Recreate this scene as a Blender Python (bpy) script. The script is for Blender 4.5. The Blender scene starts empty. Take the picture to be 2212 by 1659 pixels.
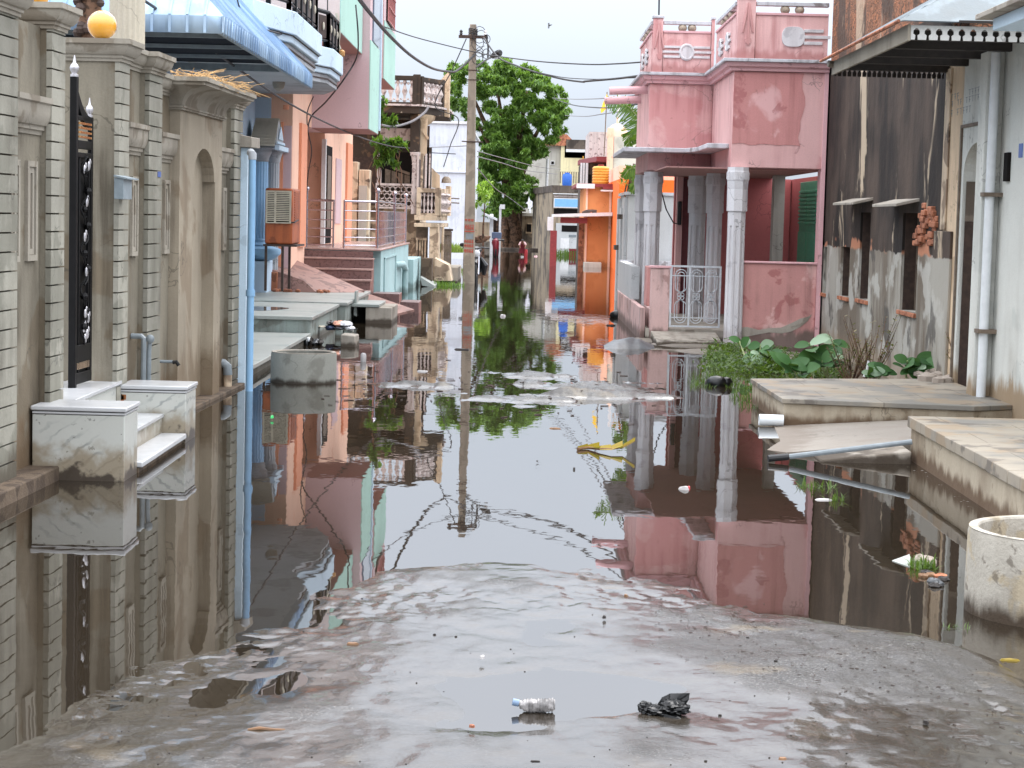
import bpy, bmesh, math, random
from mathutils import Vector, Matrix, noise
random.seed(7)
rnd = random.uniform
S = bpy.context.scene
COL = S.collection
PI = math.pi
# ------------------------------------------------------------------ camera
F, VX, VY, ROLL, H, CX, CY = 4300., 1125., 468., 0.0253, 1.75, 1106., 829.5

def _basis():
    cr, sr = math.cos(ROLL), math.sin(ROLL)
    dx, dy = VX - CX, VY - CY
    u = dx * sr - dy * cr
    r = dx * cr + dy * sr
    th = math.atan2(u, F)
    ps = math.atan2(r, math.hypot(F, u))
    f = Vector((-math.sin(ps) * math.cos(th), math.cos(ps) * math.cos(th), -math.sin(th)))
    rt = Vector((math.cos(ps), math.sin(ps), 0))
    up = rt.cross(f)
    return f, cr * rt + sr * up, -sr * rt + cr * up
FW, RT, UP = _basis()
CAMP = Vector((0, 0, H))
ZM = {'R1': (0, 0, 2.37), 'R2': (0, 600, 2.37), 'B5': (0, 1100, 2.37), 'R3': (700, 0, 2.7657), 'R4': (700, 500, 2.7657),
      'R5': (1250, 0, 2.7657), 'R6': (1250, 400, 2.7657), 'R7': (1800, 0, 2.7657), 'R8': (1800, 500, 2.7657),
      'Q1': (2400, 0, 2.7655), 'Q2': (2400, 550, 2.7655), 'Q3': (2100, 900, 2.0739), 'Q4': (2100, 1500, 2.0843),
      'C1': (1400, 540, 4.424), 'C2': (1560, 380, 5.53), 'C3': (1120, 200, 5.53), 'C4': (1000, 420, 3.455),
      'C5': (150, 180, 4.3667), 'C6': (1900, 480, 2.911), 'C7': (880, 940, 5.2667), 'C8': (700, 320, 5.53), 'W8': (800, 1000, 1.58)}
KK = 2212 / 3061.

def D(z, x, y):                      # survey sheet reading -> sighting
    a, b, s = ZM[z]
    return ((a + x / s) * KK, (b + y / s) * KK)

def ray(p):
    return FW + (p[0] - CX) / F * RT - (p[1] - CY) / F * UP

def atY(p, Y):
    d = ray(p); t = Y / d.y
    return CAMP + d * t

def atZ(p, z=0.):
    d = ray(p); t = (z - H) / d.z
    return CAMP + d * t

def atX(p, X):
    d = ray(p); t = X / d.x
    return CAMP + d * t

class Frame:
    """a wall's own axes: x out of the wall, y along it"""
    def __init__(s, ox, oy, a):
        s.o = Vector((ox, oy, 0)); s.c, s.s = math.cos(a), math.sin(a)
    def w(s, p):
        return Vector((s.o.x + s.c * p[0] - s.s * p[1], s.o.y + s.s * p[0] + s.c * p[1], p[2]))
    def l(s, p):
        q = Vector(p) - s.o
        return Vector((s.c * q.x + s.s * q.y, -s.s * q.x + s.c * q.y, p[2]))
    def _r(s, p):
        o = s.l(CAMP); d = s.l(CAMP + ray(p)) - o
        return o, d
    def atx(s, p, x):
        o, d = s._r(p); t = (x - o.x) / d.x
        return o + d * t
    def aty(s, p, y):
        o, d = s._r(p); t = (y - o.y) / d.y
        return o + d * t

# ------------------------------------------------------------------ mesh building
class MB:
    def __init__(s, fr=None):
        s.v = []; s.f = []; s.fr = fr
    def av(s, p):
        p = s.fr.w(p) if s.fr else Vector(p)
        s.v.append(p); return len(s.v) - 1
    def face(s, pts):
        s.f.append([s.av(p) for p in pts]); return s
    def box(s, x0, x1, y0, y1, z0, z1):
        if x0 > x1: x0, x1 = x1, x0
        if y0 > y1: y0, y1 = y1, y0
        if z0 > z1: z0, z1 = z1, z0
        i = [s.av(p) for p in ((x0, y0, z0), (x1, y0, z0), (x1, y1, z0), (x0, y1, z0), (x0, y0, z1), (x1, y0, z1), (x1, y1, z1), (x0, y1, z1))]
        for q in ((0, 3, 2, 1), (4, 5, 6, 7), (0, 1, 5, 4), (1, 2, 6, 5), (2, 3, 7, 6), (3, 0, 4, 7)):
            s.f.append([i[k] for k in q])
        return s
    def hexa(s, a, b):
        """solid between two 4-point loops"""
        i = [s.av(p) for p in list(a) + list(b)]
        for q in ((0, 3, 2, 1), (4, 5, 6, 7), (0, 1, 5, 4), (1, 2, 6, 5), (2, 3, 7, 6), (3, 0, 4, 7)):
            s.f.append([i[k] for k in q])
        return s
    def prism(s, pts, ax, a0, a1):
        def mk(p, a):
            return (a, p[0], p[1]) if ax == 'x' else (p[0], a, p[1]) if ax == 'y' else (p[0], p[1], a)
        n = len(pts)
        A = [s.av(mk(p, a0)) for p in pts]; B = [s.av(mk(p, a1)) for p in pts]
        s.f.append(A[::-1]); s.f.append(B)
        for k in range(n):
            s.f.append([A[k], A[(k + 1) % n], B[(k + 1) % n], B[k]])
        return s
    def tube(s, path, r, n=8, cap=True):
        path = [Vector(p) for p in path]
        R = r if isinstance(r, (list, tuple)) else [r] * len(path)
        rings = []; prev = None
        for k, p in enumerate(path):
            t = (path[min(k + 1, len(path) - 1)] - path[max(k - 1, 0)])
            if t.length < 1e-9: t = Vector((0, 0, 1))
            t.normalize()
            if prev is None:
                a = Vector((0, 0, 1)) if abs(t.z) < .9 else Vector((1, 0, 0))
                u = t.cross(a).normalized()
            else:
                u = prev - t * prev.dot(t)
                u = u.normalized() if u.length > 1e-6 else t.orthogonal().normalized()
            prev = u; w = t.cross(u)
            rings.append([s.av(p + (u * math.cos(2 * PI * j / n) + w * math.sin(2 * PI * j / n)) * R[k]) for j in range(n)])
        for a, b in zip(rings, rings[1:]):
            for j in range(n):
                s.f.append([a[j], a[(j + 1) % n], b[(j + 1) % n], b[j]])
        if cap:
            s.f.append(rings[0][::-1]); s.f.append(rings[-1])
        return s
    def lathe(s, prof, c, n=20, cap=True):
        rings = [[s.av((c[0] + r * math.cos(2 * PI * j / n), c[1] + r * math.sin(2 * PI * j / n), c[2] + z)) for j in range(n)] for r, z in prof]
        for a, b in zip(rings, rings[1:]):
            for j in range(n):
                s.f.append([a[j], a[(j + 1) % n], b[(j + 1) % n], b[j]])
        if cap:
            s.f.append(rings[0][::-1]); s.f.append(rings[-1])
        return s
    def ball(s, c, r, n=12, sq=(1, 1, 1)):
        m = n // 2
        rings = []
        for i in range(m + 1):
            t = PI * (i + .02) / (m + .04) - PI / 2
            rings.append([s.av((c[0] + sq[0] * r * math.cos(t) * math.cos(2 * PI * j / n), c[1] + sq[1] * r * math.cos(t) * math.sin(2 * PI * j / n), c[2] + sq[2] * r * math.sin(t))) for j in range(n)])
        for a, b in zip(rings, rings[1:]):
            for j in range(n):
                s.f.append([a[j], a[(j + 1) % n], b[(j + 1) % n], b[j]])
        s.f.append(rings[0][::-1]); s.f.append(rings[-1])
        return s
    def sweep(s, prof, path, closed=False):
        """profile [(out, z)] carried along plan path [(x, y)], out = right-hand side of the path"""
        n = len(path); rings = []
        for k in range(n):
            p = Vector(path[k])
            a = Vector(path[k - 1]) if (k > 0 or closed) else None
            b = Vector(path[(k + 1) % n]) if (k < n - 1 or closed) else None
            d1 = (p - a).normalized() if a is not None else None
            d2 = (b - p).normalized() if b is not None else None
            if d1 is None: d1 = d2
            if d2 is None: d2 = d1
            n1 = Vector((d1.y, -d1.x)); n2 = Vector((d2.y, -d2.x))
            m = (n1 + n2)
            m = m / max(.3, m.dot(n1)) if m.length > 1e-6 else n1
            rings.append([s.av((p.x + m.x * o, p.y + m.y * o, z)) for o, z in prof])
        L = len(prof)
        rr = rings + ([rings[0]] if closed else [])
        for a, b in zip(rr, rr[1:]):
            for j in range(L):
                s.f.append([a[j], b[j], b[(j + 1) % L], a[(j + 1) % L]])
        if not closed:
            s.f.append(rings[0]); s.f.append(rings[-1][::-1])
        return s
    def build(s, name, mat, parent=None, bevel=0, smooth=35):
        off = WO.get(parent.name, Vector()) if parent else Vector()
        loc = Vector()
        if parent is None and s.v:
            xs = [p.x for p in s.v]; ys = [p.y for p in s.v]; zs = [p.z for p in s.v]
            loc = Vector(((min(xs) + max(xs)) / 2, (min(ys) + max(ys)) / 2, min(zs)))
            off = loc
        me = bpy.data.meshes.new(name)
        me.from_pydata([tuple(p - off) for p in s.v], [], s.f)
        bm = bmesh.new(); bm.from_mesh(me)
        bmesh.ops.recalc_face_normals(bm, faces=bm.faces)
        bm.to_mesh(me); bm.free()
        me.polygons.foreach_set('use_smooth', [True] * len(me.polygons))
        me.set_sharp_from_angle(angle=math.radians(smooth))
        o = bpy.data.objects.new(name, me)
        me.materials.append(mat)
        COL.objects.link(o)
        if parent:
            o.parent = parent; WO[o.name] = off
        else:
            o.location = loc; WO[o.name] = loc
        if bevel:
            b = o.modifiers.new('b', 'BEVEL'); b.width = bevel; b.segments = 2; b.limit_method = 'ANGLE'
        return o
WO = {}

def thing(name, label, cat, loc, group=None):
    o = bpy.data.objects.new(name, None); COL.objects.link(o)
    o.location = loc; o.empty_display_size = .2
    WO[o.name] = Vector(loc)
    return tag(o, label, cat, group)

def tag(o, label, cat, group=None, kind=None):
    if label: o['label'] = label
    if cat: o['category'] = cat
    if group: o['group'] = group
    if kind: o['kind'] = kind
    return o

def copy_tree(o, parent=None):
    c = o.copy(); COL.objects.link(c)
    if parent: c.parent = parent
    WO[c.name] = WO.get(o.name, Vector()).copy()
    for ch in list(o.children): copy_tree(ch, c)
    return c

def catenary(a, b, sag, n=16):
    a, b = Vector(a), Vector(b)
    return [a.lerp(b, k / n) - Vector((0, 0, sag * 4 * (k / n) * (1 - k / n))) for k in range(n + 1)]

# ------------------------------------------------------------------ materials
def lin(r, g, b, k=1.):
    f = lambda c: (c / 255 / 12.92 if c <= 10.3 else ((c / 255 + .055) / 1.055) ** 2.4)
    return (f(r) * k, f(g) * k, f(b) * k, 1)

class NT:
    def __init__(s, name):
        s.m = bpy.data.materials.new(name); s.m.use_nodes = True
        s.t = s.m.node_tree; s.t.nodes.clear()
        s.out = s.n('ShaderNodeOutputMaterial')
        s.pos = s.n('ShaderNodeNewGeometry').outputs['Position']
    def n(s, ty, ins=None, **kw):
        nd = s.t.nodes.new(ty)
        for k, v in kw.items(): setattr(nd, k, v)
        for k, v in (ins or {}).items():
            if hasattr(v, 'is_output') or isinstance(v, bpy.types.NodeSocket): s.t.links.new(v, nd.inputs[k])
            else: nd.inputs[k].default_value = v
        return nd
    def scaled(s, sc, src=None):
        return s.n('ShaderNodeVectorMath', {0: src or s.pos, 1: sc}, operation='MULTIPLY').outputs[0]
    def noise(s, scale, detail=4, sc=None, rough=.55, dist=0., off=0.):
        v = s.scaled(sc) if sc else s.pos
        if off: v = s.n('ShaderNodeVectorMath', {0: v, 1: (off, off * 1.7, off * .6)}, operation='ADD').outputs[0]
        return s.n('ShaderNodeTexNoise', {'Vector': v, 'Scale': scale, 'Detail': detail, 'Roughness': rough, 'Distortion': dist}).outputs['Fac']
    def ramp(s, fac, a, b, lo=0., hi=1.):
        return s.n('ShaderNodeMapRange', {0: fac, 1: a, 2: b, 3: lo, 4: hi}, interpolation_type='SMOOTHSTEP').outputs[0]
    def math(s, op, a, b=0.):
        return s.n('ShaderNodeMath', {0: a, 1: b}, operation=op).outputs[0]
    def mix(s, fac, a, b, mode='MIX'):
        return s.n('ShaderNodeMix', {0: fac, 6: a, 7: b}, data_type='RGBA', blend_type=mode).outputs[2]
    def z(s):
        return s.n('ShaderNodeSeparateXYZ', {0: s.pos}).outputs[2]
    def bump(s, hgt, dist=.02, st=.5, nrm=None):
        ins = {'Height': hgt, 'Distance': dist, 'Strength': st}
        if nrm: ins['Normal'] = nrm
        return s.n('ShaderNodeBump', ins).outputs[0]
    def bsdf(s, col, rough=.8, nrm=None, metal=0., spec=.5, **kw):
        ins = {'Base Color': col, 'Roughness': rough, 'Metallic': metal, 'Specular IOR Level': spec}
        if nrm: ins['Normal'] = nrm
        ins.update(kw)
        b = s.n('ShaderNodeBsdfPrincipled', ins)
        s.t.links.new(b.outputs[0], s.out.inputs[0])
        return s.m
_seed = [0]

def plaster(name, col, var=.18, patch=None, streak=None, grime=None, top=None, bump=.35, rough=.85, fine=60., spec=.3, extra=None):
    """painted or bare plaster: blotches, rain streaks, splash line near the water, soot from the top edge"""
    t = NT(name); _seed[0] += 3.1; o = _seed[0]
    c = t.mix(t.ramp(t.noise(.9, 5, off=o), .3, .7), tuple(x * (1 - var) for x in col[:3]) + (1,), tuple(min(1, x * (1 + var)) for x in col[:3]) + (1,))
    f = t.noise(fine, 3, off=o)
    c = t.mix(t.ramp(f, .3, .75, 0, .22), c, tuple(x * .62 for x in col[:3]) + (1,))
    if patch:                        # (colour, amount, scale, threshold)
        for pc in (patch if isinstance(patch, list) else [patch]):
            pcol, am, sc, th = pc
            c = t.mix(t.ramp(t.noise(sc, 6, off=o + 5 + sc, dist=.4), th, th + .06, 0, am), c, pcol)
    if streak:                       # (colour, amount)
        n1 = t.noise(1., 5, sc=(8, 2.6, .5), off=o + 9, rough=.62)
        n2 = t.noise(1.3, 3, off=o + 2)
        c = t.mix(t.math('MULTIPLY', t.ramp(n1, .42, .72, 0, streak[1]), t.ramp(n2, .3, .62)), c, streak[0])
    vs = t.n('ShaderNodeVectorMath', {0: t.pos, 1: t.n('ShaderNodeTexNoise', {'Vector': t.pos, 'Scale': 2.5, 'Detail': 4.}).outputs['Color']}, operation='ADD').outputs[0]
    ve = t.n('ShaderNodeTexVoronoi', {'Vector': vs, 'Scale': 1.1}, feature='DISTANCE_TO_EDGE').outputs['Distance']
    ck = t.math('MULTIPLY', t.ramp(ve, .012, .003), t.ramp(t.noise(1.1, 3, off=o + 7), .52, .6, 0, .55))
    c = t.mix(ck, c, tuple(x * .3 for x in col[:3]) + (1,))
    if grime:                        # (colour, z0, z1, amount)
        gz = t.n('ShaderNodeMapRange', {0: t.z(), 1: grime[2], 2: grime[1], 3: 0., 4: 1.}).outputs[0]
        gn = t.noise(1., 5, sc=(7, 7, 2.2), off=o + 4)
        g = t.ramp(t.math('ADD', gz, t.math('MULTIPLY', t.math('SUBTRACT', gn, .5), 1.1)), .35, .75, 0, grime[3])
        c = t.mix(g, c, grime[0])
    if top:
        gz = t.n('ShaderNodeMapRange', {0: t.z(), 1: top[1], 2: top[2], 3: 0., 4: 1.}).outputs[0]
        gn = t.noise(1., 5, sc=(8, 8, .9), off=o + 6)
        g = t.ramp(t.math('ADD', gz, t.math('MULTIPLY', t.math('SUBTRACT', gn, .5), 1.4)), .4, .75, 0, top[3])
        c = t.mix(g, c, top[0])
    if extra: c = extra(t, c)
    hgt = t.math('ADD', t.math('MULTIPLY', f, .4), t.noise(9, 6, off=o))
    return t.bsdf(c, rough, t.bump(hgt, .012, bump), spec=spec)

def plain(name, col, rough=.5, metal=0., var=.12, bump=0., spec=.5, sc=14., **kw):
    t = NT(name); _seed[0] += 2.3
    n = t.noise(sc, 5, off=_seed[0])
    c = t.mix(t.ramp(n, .3, .72), tuple(x * (1 - var) for x in col[:3]) + (1,), tuple(min(1, x * (1 + var)) for x in col[:3]) + (1,))
    return t.bsdf(c, rough, t.bump(n, .01, bump) if bump else None, metal, spec, **kw)
M = {}
BLACKISH = lin(48, 44, 40)
DIRT = lin(92, 78, 62)
M['wallgrey'] = plaster('grey cement render', lin(134, 127, 112), .18, (lin(112, 100, 82), .85, 1.5, .5), (lin(70, 62, 50), .85), (lin(104, 84, 62), .05, .75, .8), bump=.45)
M['niche'] = plaster('pale cement render', lin(162, 151, 133), .15, (lin(134, 118, 98), .75, 1.1, .54), (lin(92, 80, 66), .6), (lin(110, 92, 70), .1, .9, .7))
M['rustic'] = plaster('grey green rusticated render', lin(152, 149, 137), .2, (lin(128, 126, 114), .8, 1.8, .5), (lin(84, 78, 66), .75), (lin(80, 72, 60), .0, .5, .8))
M['capgrey'] = plaster('cornice cement', lin(160, 153, 140), .12, (lin(112, 100, 84), .6, 3., .55), (lin(88, 76, 60), .45))
M['wornbrick'] = plaster('worn footing', lin(94, 80, 66), .25, (lin(70, 58, 48), .8, 5, .5), bump=1.)
M['black'] = plain('black gate paint', lin(14, 13, 14), .5, .0, .3, spec=.25)
M['silver'] = plain('silver paint', lin(205, 202, 205), .3, .6)
M['goldpanel'] = plain('gold panel', lin(190, 140, 84), .5, .2, .35, sc=40)
M['tanpanel'] = plain('tan slat panel', lin(196, 172, 146), .6)
def marble():
    t = NT('white veined marble')
    v = t.scaled((1, 1, -1.3))
    w = t.n('ShaderNodeTexWave', {'Vector': t.n('ShaderNodeVectorRotate', {'Vector': v, 'Angle': .8, 'Axis': (0, 1, 0)}, rotation_type='AXIS_ANGLE').outputs[0], 'Scale': 3.2, 'Distortion': 5., 'Detail': 5., 'Detail Scale': 2.2}).outputs['Fac']
    c = t.mix(t.math('MULTIPLY', t.ramp(w, .8, 1., 0, .6), t.ramp(t.noise(3, 4, off=6), .4, .62)), lin(186, 187, 180), lin(112, 118, 118))
    c = t.mix(t.ramp(t.noise(2.5, 5), .5, .75, 0, .5), c, lin(165, 168, 162))
    c = t.mix(t.ramp(t.noise(26, 4), .64, .7, 0, .55), c, lin(70, 66, 60))
    gz = t.n('ShaderNodeMapRange', {0: t.z(), 1: .36, 2: .02, 3: 0., 4: 1.}).outputs[0]
    g = t.math('ADD', gz, t.math('MULTIPLY', t.math('SUBTRACT', t.noise(7, 6), .5), 1.2))
    c = t.mix(t.ramp(g, .3, .75, 0, .8), c, lin(132, 116, 90))
    c = t.mix(t.ramp(g, .82, .96, 0, .9), c, lin(52, 42, 34))
    return t.bsdf(c, .32, t.bump(t.noise(30, 3), .004, .2))
M['marble'] = marble()
M['marbletop'] = plain('white marble slab', lin(184, 185, 186), .25, 0, .06, sc=5)
M['rust'] = plain('rust stain', lin(150, 92, 50), .8)
M['pvc'] = plain('grey pvc pipe', lin(128, 136, 140), .4)
M['pvcwhite'] = plain('white pvc pipe', lin(222, 226, 228), .35, var=.05)
M['bluepaint'] = plaster('sky blue paint', lin(150, 192, 226), .06, (lin(126, 164, 196), .5, 2, .6), grime=(lin(120, 120, 116), 0., .3, .6), bump=.12, rough=.5, spec=.5)
M['bluepipe'] = plain('sky blue pipe paint', lin(142, 186, 222), .4, var=.07, sc=4)
M['bluelight'] = plaster('pale blue white paint', lin(206, 226, 240), .05, (lin(170, 188, 200), .5, 3, .62), bump=.15)
M['bluewall'] = plaster('pale blue wall', lin(196, 216, 234), .05, bump=.15)
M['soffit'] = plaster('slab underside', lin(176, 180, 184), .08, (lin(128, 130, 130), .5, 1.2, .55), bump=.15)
M['tarp'] = plain('dark blue tarpaulin', lin(14, 22, 34), .8, var=.2, sc=2, spec=.1)
def awning():
    t = NT('corrugated blue sheet')
    c = t.mix(t.ramp(t.noise(1.2, 5), .4, .65), lin(140, 168, 200), lin(174, 198, 220))
    c = t.mix(t.ramp(t.noise(1., 4, sc=(6, 6, 1.2)), .5, .7, 0, .5), c, lin(128, 148, 166))
    c = t.mix(t.ramp(t.noise(3.3, 4, off=3), .66, .72, 0, .5), c, lin(196, 164, 140))
    return t.bsdf(c, .75, spec=.25)
M['awning'] = awning()
M['cream'] = plaster('cream flutes', lin(206, 198, 180), .08, streak=(lin(130, 120, 104), .4))
M['bark'] = plaster('brown bark', lin(120, 92, 74), .3, (lin(60, 48, 40), .8, 7, .5), bump=1., fine=30)
M['straw'] = plain('dry straw', lin(196, 160, 112), .9, var=.25)
M['peach'] = plaster('peach paint', lin(250, 204, 178), .05, (lin(226, 150, 118), .4, 1.6, .6), streak=(lin(206, 150, 124), .25), bump=.15)
M['orangetrim'] = plaster('orange trim paint', lin(240, 164, 130), .05, bump=.15)
M['mauve'] = plaster('mauve paint', lin(212, 184, 186), .04, bump=.15)
M['mintgreen'] = plaster('mint green paint', lin(176, 212, 198), .04, bump=.12)
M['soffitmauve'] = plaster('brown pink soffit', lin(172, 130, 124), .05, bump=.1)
M['teal'] = plaster('teal paint', lin(164, 190, 190), .07, (lin(136, 164, 164), .5, 2.2, .6), grime=(lin(96, 110, 104), .0, .25, .7), bump=.15)
M['granite'] = plaster('maroon granite', lin(122, 94, 90), .12, (lin(82, 60, 58), .7, 22, .55), bump=.1, rough=.35, fine=120, spec=.5)
M['graniteedge'] = plain('polished granite edge', lin(178, 150, 142), .25)
M['steel'] = plain('stainless steel', lin(190, 184, 192), .2, 1., .08)
M['slab'] = plaster('grey kota stone', lin(160, 163, 157), .08, [(lin(128, 138, 134), .6, 1.4, .52), (lin(120, 108, 92), .5, 2.6, .64)], bump=.2, rough=.45, spec=.5)
M['slabside'] = plaster('stone plinth side', lin(150, 160, 154), .1, (lin(110, 112, 104), .7, 2.2, .52), (lin(96, 88, 74), .5), (lin(80, 70, 58), 0, .16, .8))
M['tilered'] = plaster('red brown paving tiles', lin(150, 116, 106), .15, (lin(104, 78, 72), .7, 5, .52), bump=.4, rough=.6)
M['orangebox'] = plaster('rusty orange metal', lin(176, 96, 58), .1, (lin(128, 68, 44), .7, 4, .55), streak=(lin(100, 56, 40), .6), bump=.2, rough=.5)
M['louvre'] = plain('cream louvre', lin(190, 178, 156), .6)
M['dark'] = plain('dark opening', lin(30, 27, 26), .9, spec=.1)
M['darkbrown'] = plain('dark timber', lin(66, 50, 42), .7, var=.3)
M['doorwood'] = plain('weathered door', lin(112, 98, 84), .7, var=.25)
M['oldcream'] = plaster('weathered cream plaster', lin(222, 200, 172), .12, [(lin(120, 100, 84), .75, 2.2, .52), (lin(70, 58, 50), .8, 3.1, .62)], (lin(60, 50, 44), .75), bump=.5)
M['oldblack'] = plaster('blackened plaster', lin(70, 60, 52), .3, [(lin(120, 96, 74), .7, 2.6, .57), (lin(196, 180, 160), .7, 4.1, .66)], bump=.6)
M['oldpale'] = plaster('pale carved panel', lin(216, 202, 196), .1, (lin(120, 96, 92), .7, 9, .56), (lin(80, 66, 60), .4))
M['whitewall'] = plaster('white rendered wall', lin(224, 228, 236), .04, (lin(196, 202, 212), .6, .8, .55), (lin(170, 172, 178), .5), bump=.2)
M['conc'] = plaster('weathered concrete', lin(168, 160, 148), .14, (lin(122, 112, 100), .7, 2.2, .54), (lin(96, 86, 74), .5), (lin(66, 56, 46), 0, .14, .9), bump=.6)
M['pole'] = plaster('concrete pole', lin(156, 146, 132), .1, (lin(120, 112, 100), .6, 3, .52), (lin(92, 84, 74), .4), bump=.4)
M['redpaint'] = plain('red lettering paint', lin(176, 78, 62), .8)
M['ring'] = plaster('concrete ring', lin(142, 142, 134), .1, (lin(106, 104, 96), .6, 2.2, .55), grime=(lin(56, 48, 40), -.02, .10, .95), bump=.4)
def ringwhite():
    return plaster('limewashed ring', lin(176, 170, 158), .1, [(lin(168, 154, 128), .8, 4, .5), (lin(96, 88, 78), .7, 9, .6)], (lin(100, 90, 74), .85), (lin(60, 48, 36), -.03, .22, .97), bump=.8)
M['ringwhite'] = ringwhite()
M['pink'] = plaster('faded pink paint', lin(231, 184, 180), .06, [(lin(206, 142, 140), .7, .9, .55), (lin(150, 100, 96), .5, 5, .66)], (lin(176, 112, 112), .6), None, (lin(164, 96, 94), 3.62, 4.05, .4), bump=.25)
M['pinkdark'] = plaster('patchy deep pink', lin(208, 146, 142), .08, [(lin(231, 184, 182), .85, 1.1, .57), (lin(168, 100, 100), .6, 2.6, .58)], (lin(150, 92, 90), .5), bump=.3)
M['pinkwall'] = plaster('stained pink low wall', lin(211, 154, 148), .1, [(lin(230, 188, 182), .7, 1.7, .58), (lin(166, 100, 98), .7, 2.3, .56)], (lin(112, 84, 78), .5), (lin(96, 88, 80), .05, .42, .85), bump=.45)
M['pinklow'] = plaster('pale pink plinth', lin(218, 184, 178), .1, (lin(150, 112, 104), .6, 2.5, .55), (lin(92, 74, 68), .7), (lin(92, 78, 70), 0, .3, .8))
M['pinkpar'] = plaster('pink parapet paint', lin(231, 186, 182), .06, [(lin(208, 146, 144), .7, 1.3, .55)], (lin(170, 104, 104), .6), (lin(170, 112, 108), 4.02, 4.3, .7), bump=.3)
M['pinktrim'] = plaster('pale pink trim', lin(226, 178, 180), .06, (lin(160, 120, 116), .6, 6, .6), bump=.3)
M['ledge'] = plaster('pale grey ledge', lin(206, 206, 210), .08, (lin(120, 110, 106), .7, 4, .58), (lin(90, 80, 76), .6), bump=.4)
M['colwhite'] = plaster('white column paint', lin(222, 219, 220), .06, (lin(170, 166, 170), .5, 3, .58), (lin(150, 138, 138), .35), (lin(140, 120, 112), 0, .5, .5), bump=.2)
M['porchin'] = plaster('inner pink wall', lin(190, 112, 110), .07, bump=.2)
M['greenwood'] = plain('green shutter', lin(70, 160, 126), .5, var=.15)
M['gatewhite'] = plain('pale grey iron paint', lin(200, 204, 208), .45)
M['potbrown'] = plain('stone ball', lin(170, 154, 136), .8, var=.2)
def darkwall():
    def ex(t, c):
        # soot above, bare grey render below about 1.35 m, flaked brick between
        z = t.z()
        n = t.noise(2.2, 4, sc=(1, 1, .5)); n2 = t.noise(1., 5, sc=(9, 1.5, .35), off=8, rough=.6)
        lim = t.math('ADD', z, t.math('MULTIPLY', t.math('SUBTRACT', n, .5), .18))
        up = t.mix(t.ramp(t.math('ADD', t.math('MULTIPLY', n2, .55), t.math('MULTIPLY', t.noise(.8, 4, off=3), .5)), .38, .62), lin(84, 71, 62), lin(40, 35, 32))
        up = t.mix(t.ramp(t.noise(1., 6, sc=(4, .9, .4), off=21, dist=.8, rough=.65), .57, .62, 0, .8), up, lin(206, 186, 160))
        low = t.mix(t.ramp(t.noise(1., 5, sc=(6, 1.3, .4), off=4), .4, .6), lin(172, 167, 156), lin(116, 105, 92))
        low = t.mix(t.ramp(t.noise(2.4, 5, sc=(1.5, .5, .6), off=14), .54, .6, 0, .75), low, lin(190, 187, 178))
        low = t.mix(t.ramp(t.noise(3.4, 5, sc=(2, .45, .4), off=17), .56, .62, 0, .8), low, lin(84, 79, 74))
        band = t.math('MULTIPLY', t.ramp(lim, 1.42, 1.46), t.ramp(lim, 1.6, 1.54))
        res = t.mix(t.ramp(lim, 1.44, 1.46), low, up)
        res = t.mix(t.math('MULTIPLY', band, t.ramp(t.noise(1.6, 3, sc=(1, .7, 1), off=31), .5, .54)), res, lin(190, 130, 100))
        g = t.math('ADD', t.n('ShaderNodeMapRange', {0: z, 1: .6, 2: .1, 3: 0., 4: 1.}).outputs[0], t.math('MULTIPLY', t.math('SUBTRACT', n2, .5), 1.))
        return t.mix(t.ramp(g, .4, .9, 0, .6), res, lin(150, 128, 104))
    return plaster('sooty old wall', lin(120, 110, 100), .1, bump=.6, extra=ex)
M['darkwall'] = darkwall()
def brick():
    t = NT('exposed eroded brick')
    s = t.n('ShaderNodeSeparateXYZ', {0: t.pos})
    v = t.n('ShaderNodeCombineXYZ', {0: s.outputs[1], 1: s.outputs[2], 2: 0.}).outputs[0]
    v = t.n('ShaderNodeVectorMath', {0: v, 1: t.n('ShaderNodeTexNoise', {'Vector': t.pos, 'Scale': 3., 'Detail': 3.}).outputs['Color']}, operation='ADD').outputs[0]
    b = t.n('ShaderNodeTexBrick', {'Vector': v, 'Color1': lin(190, 124, 88), 'Color2': lin(150, 104, 78), 'Mortar': lin(84, 66, 54), 'Scale': 3.3, 'Mortar Size': .03, 'Brick Width': .75, 'Row Height': .2})
    c = t.mix(t.ramp(t.noise(1., 5, sc=(4, 1., .5)), .5, .6, 0, .9), b.outputs[0], lin(84, 68, 58))
    c = t.mix(t.ramp(t.noise(1., 5, sc=(7, 1.3, .6), off=5), .58, .64, 0, .8), c, lin(204, 176, 150))
    return t.bsdf(c, .95, t.bump(t.math('ADD', t.noise(8, 6), t.math('MULTIPLY', b.outputs[1], -.6)), .05, .9))
M['brick'] = brick()
M['brickbit'] = plaster('flaked brick', lin(186, 122, 92), .25, (lin(120, 76, 58), .8, 7, .5), bump=1.)
M['whitehouse'] = plaster('whitewashed wall', lin(216, 217, 210), .08, [(lin(184, 188, 182), .5, 1.4, .55), (lin(214, 190, 164), .5, 1.1, .62)], (lin(150, 142, 128), .4), (lin(150, 126, 96), .22, .62, .9), bump=.3)
M['peachwash'] = plaster('peach limewash', lin(226, 200, 168), .1, (lin(176, 150, 122), .7, 2, .57), (lin(110, 92, 76), .6), bump=.4)
M['graydoor'] = plaster('grey brown door recess', lin(128, 116, 104), .14, (lin(84, 74, 66), .6, 1.8, .55), (lin(60, 52, 46), .5))
M['zinc'] = plaster('zinc roof sheet', lin(112, 124, 130), .1, (lin(84, 94, 98), .7, 1.1, .52), (lin(90, 94, 94), .5), rough=.5, bump=.2)
M['fasciawood'] = plaster('grey fascia board', lin(150, 142, 128), .1, streak=(lin(96, 88, 76), .6))
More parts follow.
